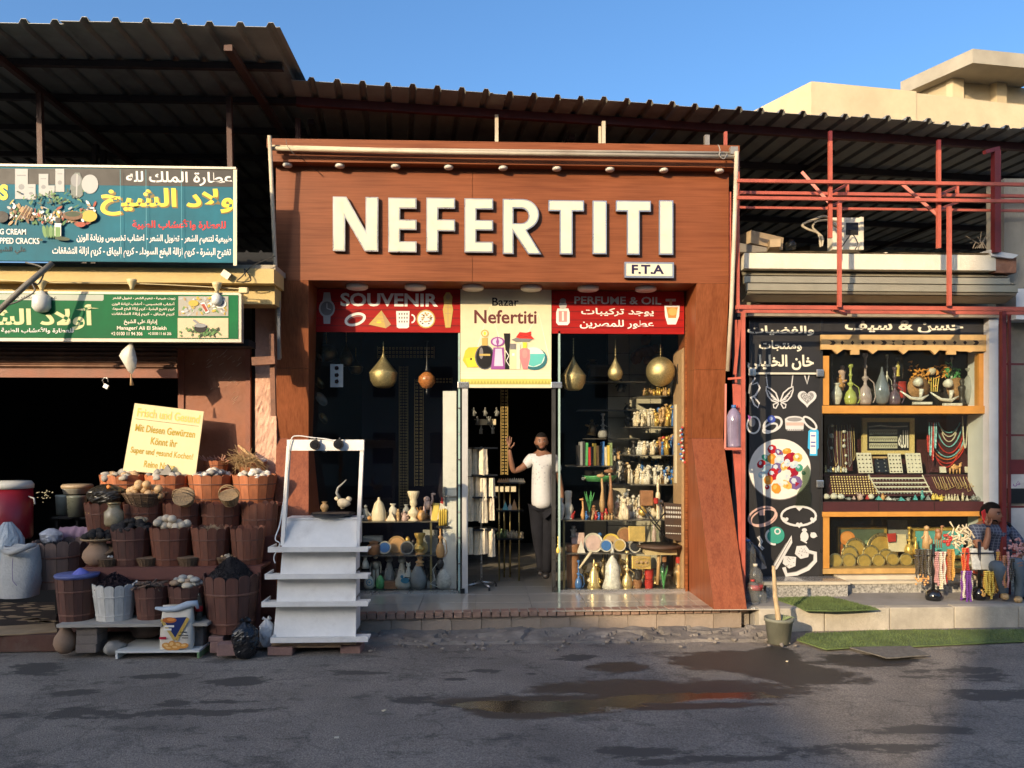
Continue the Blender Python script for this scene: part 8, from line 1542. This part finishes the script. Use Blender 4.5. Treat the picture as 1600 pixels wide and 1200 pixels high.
fig('hookah',1421,866,16,44,.35,'gold','brass_urn','tall lidded brass urn behind the sixth front plate','urn');fig('bottle',1431,866,8,28,.3,'gold','brass_bottle','slim brass bottle right of the lidded urn','bottle');fig('statue',1290,870,8,30,.3,'dark','dark_pot','dark pot at the left end of the bottom case','pot')
o=fig('tilted',1402,862,30,28,.42,'cream','patchwork_bag','cream and red patchwork bag behind the brass plates','bag')[0]
m=MB();m.poly([A(1386,834,.36),A(1400,833,.36),A(1400,846,.36),A(1388,847,.36)],(0,.004,0));m.obj('red_square',GM['red'],o)
for k,px in enumerate((1307,1322,1340)):fig('box',px,824,(10,10,21)[k],11,.45,clear,'glass_box',('clear glass cup at the upper left of the bottom case','clear glass cup right of the first one','clear rectangular box right of the two glass cups')[k],'box')
fig('tilted',1403,842,32,30,.55,'grey','blurred_poster','pale blue grey poster at the back of the bottom case','poster')
#terrace of the right shop: bead stands
def bead_stand(px,yb,Y_,label):
 c=A(px,yb,Y_);t=thing('bead_stand',label,'stand',c);m=MB();m.lathe([(0,0),(S(15,Y_),0),(S(15.5,Y_),.012),(S(4,Y_),.02),(0,.02)],c,26);m.obj('foot',black,t)
 m=MB();r=S(12.3,Y_);m.blob(c+Vector((0,0,.015+r)),r,1,.0,3,(1,1,.98));m.obj('ball',M('gloss_black',(.008,.008,.009),.12,.1,4,0,coat=.6),t)
 m=MB();m.tube([c+Vector((0,0,.02+r*1.8)),c+Vector((0,0,S(98,Y_)))],.016,8);m.obj('pole',black,t)
 m=MB();m.tube([c+Vector((-S(34,Y_),-.02,S(80,Y_))),c+Vector((S(24,Y_),-.02,S(80,Y_)))],.008,6);m.obj('arm',black,t)
 return c
bs1=bead_stand(1458.5,946,-.62,'black ball-footed stand hung with dark and pink bead strands, left of the two');bs2=bead_stand(1530,942,-.62,'black ball-footed stand hung with purple and amber beads, right of the two');bs3=bead_stand(1604,940,-.60,'black ball-footed bead stand cut by the right edge of the picture')
def strands(x0,x1,yt,yb,n,Y_,mats,label,r=.008):
 t=thing('bead_bundle',label,'beads',A((x0+x1)/2,yb,Y_));mats=mats if isinstance(mats,list)else[mats]
 n=int(n*1.7);r*=1.25
 for k in range(n):
  px=x0+(x1-x0)*(k+.5)/n;e=yb+random.uniform(-6,4);N_=int((e-yt)/1.6);P_=[A(px+.8*math.sin(i*.4+k),yt+(e-yt)*i/N_,Y_-.03*(k%3))for i in range(N_+1)]
  m=MB();m.tube(P_,[r*(1 if i%2 else.55)for i in range(N_+1)],5);m.obj('strand',random.choice(mats),t)
 return t
G_=GM;stn2=M('smoky_beads',(.08,.065,.045),.2,.3,20,.1,coat=.4);pkb=M('pink_beads',(.50,.26,.25),.3,.35,30,.1);amb=M('amber_beads',(.60,.33,.08),.25,.3,25,.1);brn=M('brown_beads',(.38,.17,.06),.3,.3,25,.1)
strands(1430,1456,858,902,8,-.60,[stn2,stn2,G_['grey']],'dark smoky bead strands on the left arm of the first stand',.010);strands(1461,1479,862,915,6,-.64,[pkb,pkb,coral,G_['white']],'pink and white bead strands in the middle of the first stand',.011);strands(1480,1491,858,905,4,-.64,[brn,amb],'brown bead strands on the right of the first stand',.011)
strands(1503,1514,856,894,4,-.58,[pkb,coral,org],'reddish bead strands between the two stands',.010);strands(1502,1519,892,938,6,-.66,[G_['purple'],G_['purple'],G_['white']],'purple bead strands with white beads on the second stand',.011);strands(1537,1556,892,932,7,-.66,[amb,G_['yellow']],'amber yellow bead strands at the foot of the second stand',.012);strands(1557,1563,862,925,3,-.62,[org,amb,G_['white']],'orange and white bead strands on the right of the second stand',.010)
strands(1466,1474,905,920,2,-.66,G_['cream'],'cream bead loop hanging lowest on the first stand',.012)
for k,(x0,y0,x1,y1)in enumerate(((1517,856,1531,890),(1531,854,1546,890),(1541,860,1554,892))):fig('tilted',(x0+x1)/2,y1,x1-x0,y1-y0,-.62,'pearl' if k!=1 else 'white','jewellery_card',('card of white pearl pieces, left of three on the second stand','white card of pale shells, middle of three on the second stand','card of pearly pieces, right of three on the second stand')[k],'card')
for k,(px,yb,w_,h_,mt)in enumerate(((1447,857,15,38,'orange'),(1466,856,14,36,'brown'))):fig('camel' if k else 'figure',px,yb,w_,h_,-.55,mt if mt!='orange' else 'tan','wooden_animal',('tan carved wooden animal figures above the first bead stand','brown carved wooden animal figure above the first bead stand')[k],'figurine',seed=3)
m=MB()
for k in range(26):q=A(1430+random.random()*22,905+random.gauss(0,4),-.62);m.blob(q,.014,k,.3,0)
m.obj('orange_flower_tassels',GM['orange'],None,'small orange flower tassels below the dark bead strands','tassels',None,'stuff')
m=MB()
for k in range(70):q=A(1490+random.gauss(10,10),838+random.gauss(0,11),-.5+random.uniform(-.05,.05));d=Vector((random.uniform(-1,1),random.uniform(-.5,.5),random.uniform(-1,1))).normalized()*.035;m.tube([q-d,q+d],[.010,.006],5)
m.obj('shell_cluster',GM['cream'],None,'tangle of cream shell and coral pieces between the bead stands','shells',None,'stuff')
m=MB();[m.blob(A(1481+random.gauss(0,4),845+random.gauss(0,6),-.52),.022,k,.3,0)for k in range(12)];m.obj('red_coral_pieces',GM['red'],None,'few red and orange coral pieces left of the cream shells','coral',None,'stuff')
m=MB()
for k in range(60):q=A(1590+random.gauss(0,9),862+random.gauss(0,9),-.62);m.blob(q,.016,k,.3,0)
m.obj('pink_bead_cluster',pkb,None,'cluster of brown pink beads on top of the stand at the right edge','beads',None,'stuff')
strands(1586,1604,880,918,6,-.64,[stn2,G_['tarn'],G_['purple']],'dark bead strands on the stand at the right edge',.010)
strands(1566,1576,868,915,4,-.78,[pkb,brn],'brown pink bead strands hanging before the seated man',.010);strands(1577,1586,872,905,3,-.76,[stn2,G_['grey']],'dark grey bead strands hanging before the seated man\'s knee',.010)
m=MB();[m.blob(A(1536+random.gauss(0,2),928+random.gauss(0,3),-.75),.014,k,.3,0)for k in range(10)];m.obj('amber_charm',amb,None,'amber flower charm resting on the ball of the second stand','charm',None,'stuff')
pt=thing('potted_trunk','grey plastic pot with a single bare pale trunk at the corner of the kerb','plant',G(1217,1005,0));c=G(1217,1004,0);r=.135
m=MB();m.lathe([(r*.78,0),(r*.98,.215),(r*1.06,.217),(r*1.06,.25),(r*.94,.25),(r*.92,.22),(0,.215)],c,26);m.obj('pot',M('grey_green_pot',(.20,.20,.15),.75,.2,5,.3,dirt=.5,dcol=(.36,.32,.25)),pt)
dY=c.y;m=MB();P_=[A(1217,976,dY),A(1215,955,dY),A(1211,930,dY),A(1210,905,dY),A(1208.5,884,dY)];Q=[]
for i in range(len(P_)-1):Q+=[P_[i].lerp(P_[i+1],k/5)for k in range(5)]
m.tube(Q+[P_[-1]],[.028-.0006*i+(.003 if i%3==0 else 0)for i in range(21)],9);m.obj('trunk',M('pale_bark',(.50,.36,.20),.8,.35,16,.8),pt)
m=MB()
for k in range(5):m.tube([c+Vector((.04,0,.22)),c+Vector((.04+.02*k,-.02,.26)),c+Vector((.03+.03*k,-.03,.29-.01*k))],[.006,.005,.002],5)
m.obj('shoots',GM['olive'],pt)
clear2=glassmat('clear_pet',(.80,.83,.88),.06,.55)
def bottle(px,yt,yb,w,Y_,label,mat,cap='blue',lab=None):
 c=A(px,yb,Y_);h=S(yb-yt,Y_);r=S(w,Y_)/2;t=thing('water_bottle',label,'bottle',c);m=MB();pr=[(0,.002),(r*.9,0),(r,.02)]
 for k in range(9):pr+=[(r,h*(.06+.07*k)),(r*.95,h*(.09+.07*k))]
 m.lathe(pr+[(r*.96,h*.72),(r*.6,h*.86),(r*.26,h*.92),(r*.26,h*.96),(0,h*.96)],c,22);m.obj('body',mat,t);m=MB();m.lathe([(r*.3,h*.93),(r*.3,h),(0,h)],c,12);m.obj('cap',GM[cap],t)
 if lab:m=MB();m.lathe([(r*1.01,h*.30),(r*1.015,h*.44)],c,22);m.obj('label_band',GM[lab],t)
 return t
bb_=bottle(1146.5,632,699.5,25,-.62,'large violet tinted water bottle standing on the bracket of the red frame',M('violet_pet',(.22,.18,.26),.15,.25,5,.05,coat=.5))
m=MB();m.tube([A(1146,642,-.62),A(1153,634,-.62),A(1152,639,-.62)],.006,6);m.obj('handle',GM['red'],bb_)
bottle(1168,842,902,26,-.55,'tall clear ribbed water bottle behind the flared wood foot',clear2,'blue');bottle(1180,880,938,24,-.62,'clear ribbed water bottle with a red and blue label',clear2,'white','red')
bottle(1176,905,944,22,-.72,'short clear water bottle with a red cap on the pavement',clear2,'red');bottle(1190,920,947,17,-.66,'small transparent bottle lying behind the granite step corner',clear2,'white')
m=MB();[m.tube([A(1165+k*2.2,840+k*2,-.35),A(1177+k*2.6,852+k*3,-.35),A(1186+k*2.6,872+k*3,-.35)],[.012,.014,.008],6)for k in range(5)];m.obj('cable_coil',M('slate_hose',(.07,.08,.10),.45,.2,8,.05),None,'dark slate coil of hose hanging behind the water bottles','hose')
m=MB();m.poly([A(1181,852,-.30),A(1194,870,-.30),A(1198,888,-.30),A(1188,890,-.30),A(1176,870,-.3)],(0,.02,0));m.obj('grey_bag',M('slate_bag',(.09,.10,.13),.4,.3,9,.4),None,'slate grey folded bag behind the water bottles','bag')
for k,(px,py,mt)in enumerate(((526,1152,'white'),(1230,1033,'cream'),(575,1003,'white'),(943,1006,'grey'),(600,1110,'cream'))):m=MB();m.rbox(G(px,py,.003),(.03,.02,.006),k);m.obj('paper_scrap',GM[mt],None,('white paper scrap on the near asphalt','cream scrap near the plant pot','white scrap beside the white stand','grey scrap on the broken concrete','cream scrap in the middle of the street')[k],'litter')
#PEOPLE
def skin(name,mat,joints,edges,parent,sub=2,root=0):
 me=bpy.data.meshes.new(name);L=WL[parent.name];me.from_pydata([tuple(Vector(j[0])-L)for j in joints],[],[])if False else me.from_pydata([tuple(Vector(j[0])-L)for j in joints],edges,[])
 o=bpy.data.objects.new(name,me);COL.objects.link(o);md=o.modifiers.new('s','SKIN');md.use_smooth_shade=True
 for i,j in enumerate(joints):r=j[1];me.skin_vertices[0].data[i].radius=r if isinstance(r,tuple)else(r,r);me.skin_vertices[0].data[i].use_root=(i==root)
 o.modifiers.new('u','SUBSURF').levels=sub
 bpy.context.view_layer.update();e=bpy.data.meshes.new_from_object(o.evaluated_get(bpy.context.evaluated_depsgraph_get()));o.modifiers.clear();o.data=e;e.materials.clear();e.materials.append(mat)
 e.polygons.foreach_set('use_smooth',[True]*len(e.polygons));o.parent=parent;WL[o.name]=L;return o
def head(par,c,h,yaw,skm,hairm,beard=True,bald=False):
 """c centre of head, h height; sculpted ellipsoid with brow, nose, chin"""
 m=MB();rot=Matrix.Rotation(yaw,3,'Z');vs=[];N1,NJ=28,22
 for j in range(NJ+1):
  ph=math.pi*j/NJ;z=math.cos(ph)
  for i in range(N1):
   a=2*math.pi*i/N1;x=math.sin(ph)*math.sin(a);y=-math.sin(ph)*math.cos(a)
   w_=.36*(1-.22*max(0,-z)**1.2);X_=x*w_*h;Y_=y*.43*h*(1 if y<0 else 1.05);Z_=z*.5*h
   if y<0:
    fx=abs(x)
    if fx<.16 and-.28<z<.12:Y_-=h*.085*(1-fx/.16)*(1-abs(z+.18)/.34 if z<.12 else 0)*1.0
    if abs(fx-.34)<.2 and abs(z-.1)<.12:Y_+=h*.035
    if z<-.55:Y_-=h*.03*(1-fx)
    if abs(z+.42)<.07 and fx<.3:Y_-=h*.012
   vs.append(Vector(c)+rot@Vector((X_,Y_,Z_)))
 m.q(vs,[(j*N1+i,j*N1+(i+1)%N1,(j+1)*N1+(i+1)%N1,(j+1)*N1+i)for j in range(NJ)for i in range(N1)],True)
 for s in(-1,1):m.blob(Vector(c)+rot@Vector((s*.355*h,.03*h,-.02*h)),.085*h,1,.05,1,(.4,.7,1.2))
 m.obj('head',skm,par)
 def dab(x,y,z,r,mt,nm,sc_=(1,1,1)):mm=MB();mm.blob(Vector(c)+rot@Vector((x*h,y*h,z*h)),r*h,1,0,1,sc_);mm.obj(nm,mt,par)
 ew=P('eye_white',(.25,.22,.2));ed=P('dark_eye',(.02,.012,.01))
 for s in(-1,1):dab(.135*s,-.375,.03,.045,ew,'eye',(1.3,.5,.6));dab(.135*s,-.395,.03,.024,ed,'pupil',(1,.5,1));dab(.14*s,-.395,.115,.05,hairm,'eyebrow',(1.5,.5,.3))
 dab(0,-.415,-.27,.055,P('lips',(.28,.10,.08)),'lips',(1.5,.5,.45))
 m=MB();vs=[];cap=.62 if not bald else.9;N2=26;NJ2=9
 for j in range(NJ2+1):
  for i in range(N2):
   a=2*math.pi*i/N2;back=-math.cos(a);lim=math.pi*(.33 if back<-.3 and not bald else.5+.13*max(0,math.cos(a+math.pi))if not bald else.52);lo_=0 if not bald else.30*math.pi*(1 if math.cos(a)>-.4 else.6)
   ph=lo_+(lim-lo_)*j/NJ2;x=math.sin(ph)*math.sin(a);y=-math.sin(ph)*math.cos(a)
   if bald and math.cos(a)>.25:ph=.45*math.pi;
   k=1.05+(.0 if j<NJ2 else-.08);vs.append(Vector(c)+rot@Vector((x*.36*h*k,y*.44*h*k,math.cos(ph)*.5*h*k)))
 m.q(vs,[(j*N2+i,j*N2+(i+1)%N2,(j+1)*N2+(i+1)%N2,(j+1)*N2+i)for j in range(NJ2)for i in range(N2)],True);m.obj('hair',hairm,par)
 if beard:
  m=MB();vs=[];N3,J3=18,7
  for j in range(J3+1):
   for i in range(N3+1):
    a=R(-88+176*i/N3);z=-.30-.19*j/J3*1.0;zz=-(.16+.34*j/J3)if abs(a)>R(38)else-(.33+.17*j/J3);ph=math.acos(max(-1,zz*2));x=math.sin(ph)*math.sin(a);y=-math.sin(ph)*math.cos(a);w_=.36*(1-.22*max(0,-zz*2)**1.2)*1.05
    vs.append(Vector(c)+rot@Vector((x*w_*h,y*.45*h-(.03*h if zz<-.27 else 0),zz*h*1.03)))
  m.q(vs,[(j*(N3+1)+i,j*(N3+1)+i+1,(j+1)*(N3+1)+i+1,(j+1)*(N3+1)+i)for j in range(J3)for i in range(N3)],True);m.obj('beard',hairm,par)
def hand(par,wrist,dirv,side,size,skm,spread=.25,curl=.15,name='hand'):
 """palm plus four fingers and a thumb as skinned chains; dirv towards the fingertips, side towards the thumb"""
 d=Vector(dirv).normalized();s=(Vector(side)-d*Vector(side).dot(d)).normalized();n_=d.cross(s);w_=Vector(wrist)
 J=[(w_,(.022,.016)),(w_+d*size*.30,(.034,.014)),(w_+d*size*.48,(.036,.013))];E=[(0,1),(1,2)]
 for k,(off,L)in enumerate(((.32,.42),(.11,.50),(-.11,.47),(-.31,.36))):
  fd=(d+s*off*spread*2).normalized();b=w_+d*size*.46+s*off*size*.42;i0=len(J)
  cd_=(fd+n_*curl).normalized();J+=[(b,.0085),(b+fd*size*L*.5,.0075),(b+fd*size*L*.5+cd_*size*L*.5,.006)];E+=[(2,i0),(i0,i0+1),(i0+1,i0+2)]
 b=w_+d*size*.12+s*size*.14;i0=len(J);td=(d*.7+s*.75).normalized();J+=[(b,.011),(b+td*size*.26,.009),(b+td*size*.26+(d*.9+s*.3).normalized()*size*.2,.0075)];E+=[(0,i0),(i0,i0+1),(i0+1,i0+2)]
 return skin(name,skm,J,E,par,2)
skm1=M('brown_skin',(.20,.095,.055),.5,.08,8,.05,spec=.3);skm2=M('tan_skin',(.24,.11,.065),.5,.08,8,.05,spec=.3);hair=M('black_hair',(.008,.006,.005),.8,.3,40,.5,spec=.15)
YM=.28;pa=thing('person','bearded man in a white patterned t-shirt and dark trousers waving from the shop doorway','person',A(850,902,YM));a_=lambda x,y,d=0:A(x,y,YM+d)
J=[(a_(848,782),(.145,.10)),(a_(847,752),(.125,.09)),(a_(847,726),(.165,.10)),(a_(847,713),(.10,.07)),(a_(847,704),(.052,.052)),(a_(846.5,695,-.01),(.05,.055)),(a_(830,717),(.055,.055)),(a_(815,732,-.02),(.045,.042)),(a_(802,737,-.05),(.038,.036)),(a_(798,718,-.09),(.034,.03)),(a_(796,702,-.11),(.024,.02)),(a_(864,717),(.055,.055)),(a_(872,742,.02),(.043,.042)),(a_(877,765,.02),(.036,.034)),(a_(879,786,-.01),(.026,.022)),(a_(840,792),(.085,.09)),(a_(841,835,-.03),(.06,.062)),(a_(845,872,.02),(.04,.042)),(a_(846,893,.03),(.034,.036)),(a_(844,898,-.06),(.034,.024)),(a_(857,792),(.085,.09)),(a_(857,838,-.05),(.06,.062)),(a_(855,875,-.03),(.042,.042)),(a_(854,897,-.02),(.036,.036)),(a_(852,902,-.13),(.036,.026))]
E=[(0,1),(1,2),(2,3),(3,4),(4,5),(3,6),(6,7),(7,8),(8,9),(9,10),(3,11),(11,12),(12,13),(13,14),(0,15),(15,16),(16,17),(17,18),(18,19),(0,20),(20,21),(21,22),(22,23),(23,24)]
skin('body',skm1,J,E,pa)
def grow(ids,k=1.14,add=.008):
 mp_={i:n for n,i in enumerate(ids)};JJ=[]
 for i in ids:p_,r_=J[i];r_=r_ if isinstance(r_,tuple)else(r_,r_);JJ.append((p_,(r_[0]*k+add,r_[1]*k+add)))
 return JJ,[(mp_[a],mp_[b])for a,b in E if a in mp_ and b in mp_]
shirtm=M('white_patterned_tshirt',(.50,.49,.47),.85,.05,30,.1,spec=.1);
n,l=shirtm.node_tree.nodes,shirtm.node_tree.links;vr=n.new('ShaderNodeTexVoronoi');vr.inputs['Scale'].default_value=26;tc=n.new('ShaderNodeTexCoord');l.new(tc.outputs['Object'],vr.inputs[0]);mr=n.new('ShaderNodeMapRange');mr.inputs[1].default_value=.22;mr.inputs[2].default_value=.3;mr.inputs[3].default_value=.7;mr.inputs[4].default_value=0;l.new(vr.outputs[0],mr.inputs[0])
sp_=n.new('ShaderNodeSeparateXYZ');l.new(tc.outputs['Object'],sp_.inputs[0]);m2=n.new('ShaderNodeMapRange');m2.inputs[1].default_value=1.05;m2.inputs[2].default_value=1.2;l.new(sp_.outputs[2],m2.inputs[0]);mu=n.new('ShaderNodeMath');mu.operation='MULTIPLY';l.new(mr.outputs[0],mu.inputs[0]);l.new(m2.outputs[0],mu.inputs[1]);mx=n.new('ShaderNodeMixRGB');bs_=n['Principled BSDF'];src=bs_.inputs['Base Color'].links[0].from_socket;l.new(src,mx.inputs[1]);mx.inputs[2].default_value=(.28,.28,.30,1);l.new(mu.outputs[0],mx.inputs[0]);l.new(mx.outputs[0],bs_.inputs['Base Color'])
Jt=[(a_(848,797),(.21,.15)),(a_(847.5,780),(.205,.145)),(a_(847,752),(.195,.14)),(a_(847,730),(.205,.13)),(a_(847,714),(.12,.085)),(a_(847,709),(.065,.06)),(a_(830,717),(.08,.075)),(a_(818,730,-.01),(.075,.07)),(a_(864,717),(.08,.075)),(a_(872,739,.01),(.075,.07))]
skin('t_shirt',shirtm,Jt,[(0,1),(1,2),(2,3),(3,4),(4,5),(4,6),(6,7),(4,8),(8,9)],pa)
jeans=M('charcoal_trousers',(.014,.014,.017),.9,.25,10,.3,spec=.1);g_=grow([0,15,16,17,18,20,21,22,23],1.2,.014);skin('trousers',jeans,g_[0],g_[1],pa)
bootm=M('dark_boots',(.02,.017,.015),.5,.2,8,.1)
for s in((18,19),(23,24)):g_=grow(list(s),1.15,.006);skin('boot',bootm,g_[0],[(0,1)],pa,2)
head(pa,a_(846,690.5,-.02),S(29,YM),0.0,skm1,hair)
hand(pa,a_(796,702,-.11),(-.06,0,1),(1,0,0),.165,skm1,.3,.1);hand(pa,a_(879,787,-.01),(.05,-.1,-1),(-.4,-1,0),.16,skm1,.1,.35)
YS2=-.42;pb=thing('person','seated man in a dark blue checked shirt talking on a red phone at the right','person',A(1560,938,YS2));b_=lambda x,y,d=0:A(x,y,YS2+d)
J=[(b_(1553,880,.1),(.15,.12)),(b_(1551,855,.06),(.15,.11)),(b_(1549,832,.02),(.175,.11)),(b_(1548,820,.0),(.10,.08)),(b_(1548,813,-.01),(.055,.055)),(b_(1549,806,-.02),(.05,.055)),(b_(1524,826,.0),(.062,.06)),(b_(1527,850,-.08),(.05,.05)),(b_(1538,860,-.16),(.042,.042)),(b_(1544,838,-.17),(.034,.032)),(b_(1544,823,-.15),(.024,.02)),(b_(1573,826,.0),(.062,.06)),(b_(1590,844,-.05),(.05,.048)),(b_(1602,860,-.12),(.038,.036)),(b_(1594,868,-.2),(.026,.022)),(b_(1562,888,.0),(.09,.09)),(b_(1592,878,-.38),(.068,.068)),(b_(1594,912,-.32),(.046,.046)),(b_(1592,936,-.30),(.036,.036)),(b_(1590,938,-.40),(.036,.026)),(b_(1548,890,.0),(.09,.09)),(b_(1562,884,-.40),(.068,.068)),(b_(1567,914,-.30),(.046,.046)),(b_(1569,930,-.26),(.036,.036)),(b_(1571,934,-.36),(.036,.026))]
E=[(0,1),(1,2),(2,3),(3,4),(4,5),(3,6),(6,7),(7,8),(8,9),(9,10),(3,11),(11,12),(12,13),(13,14),(0,15),(15,16),(16,17),(17,18),(18,19),(0,20),(20,21),(21,22),(22,23),(23,24)]
skin('body',skm2,J,E,pb)
plaid=M('blue_checked_shirt',(.035,.045,.085),.85,.1,20,.1);n,l=plaid.node_tree.nodes,plaid.node_tree.links;tc=n.new('ShaderNodeTexCoord');ws_=[]
for ax,dr in(('X',0),('Z',2)):
 wv=n.new('ShaderNodeTexWave');wv.bands_direction=ax;wv.inputs['Scale'].default_value=9.5;l.new(tc.outputs['Object'],wv.inputs[0]);mr=n.new('ShaderNodeMapRange');mr.inputs[1].default_value=.86;mr.inputs[2].default_value=.95;l.new(wv.outputs[1],mr.inputs[0]);ws_.append(mr.outputs[0])
mm_=n.new('ShaderNodeMath');mm_.operation='MAXIMUM';l.new(ws_[0],mm_.inputs[0]);l.new(ws_[1],mm_.inputs[1]);mx=n.new('ShaderNodeMixRGB');bs_=n['Principled BSDF'];l.new(bs_.inputs['Base Color'].links[0].from_socket,mx.inputs[1]);mx.inputs[2].default_value=(.12,.14,.19,1);l.new(mm_.outputs[0],mx.inputs[0]);l.new(mx.outputs[0],bs_.inputs['Base Color'])
Jt=[(b_(1553,892,.1),(.21,.18)),(b_(1551,858,.06),(.21,.16)),(b_(1549,834,.02),(.225,.145)),(b_(1548,821,.0),(.125,.09)),(b_(1548,816,-.01),(.07,.065)),(b_(1524,826,.0),(.078,.075)),(b_(1526,848,-.07),(.070,.068)),(b_(1573,826,.0),(.078,.075)),(b_(1589,842,-.05),(.064,.062)),(b_(1597,853,-.08),(.058,.056))]
skin('checked_shirt',plaid,Jt,[(0,1),(1,2),(2,3),(3,4),(3,5),(5,6),(3,7),(7,8),(8,9)],pb)
g_=grow([0,15,16,17,18,20,21,22,23],1.04,.008);skin('jeans',M('light_jeans',(.09,.12,.15),.85,.2,9,.2),g_[0],g_[1],pb)
for s in((18,19),(23,24)):g_=grow(list(s),1.12,.006);skin('sandal',GM['tan'],g_[0],[(0,1)],pb,2)
head(pb,b_(1549,803,-.04),S(37,YS2),.45,skm2,hair,False,False)
m=MB();m.tube([b_(1551,814,-.17),b_(1556,813.5,-.165),b_(1559,816,-.15)],[.006,.010,.006],6);m.obj('moustache',hair,pb)
hand(pb,b_(1544,823,-.15),(-.25,.25,.95),(.9,-.4,.1),.16,skm2,.12,.5);hand(pb,b_(1594,868,-.2),(-.5,-.5,-.35),(-.2,-.6,.6),.16,skm2,.15,.4)
m=MB();m.rbox(b_(1538,807,-.13),(.075,.012,.15),.5,0,-.35,bev=.008);m.obj('phone',M('red_phone_case',(.60,.03,.03),.35,.05,5,0),None,'red mobile phone held to the seated man\'s ear','phone')
ch=thing('plastic_chair','red plastic chair under the seated man','chair',A(1560,938,-.3));chm=M('red_plastic',(.42,.05,.03),.4,.1,5,.05)
m=MB();m.rbox(A(1556,896,-.28),(.42,.42,.03),bev=.01);m.obj('seat',chm,ch)
m=MB();m.rbox(A(1560,872,-.08),(.42,.03,.42),bev=.01);m.obj('backrest',chm,ch)
for dx,dy in((-.18,-.46),(.18,-.46),(-.18,-.10),(.18,-.10)):m=MB();q=A(1556,896,-.28);m.tube([(q.x+dx,dy,q.z),(q.x+dx*1.1,dy,.225)],.018,8);m.obj('leg',chm,ch)
m=MB();m.rbox(A(1571,860,-.35),(.10,.04,.26),bev=.01);m.obj('armrest',chm,ch)
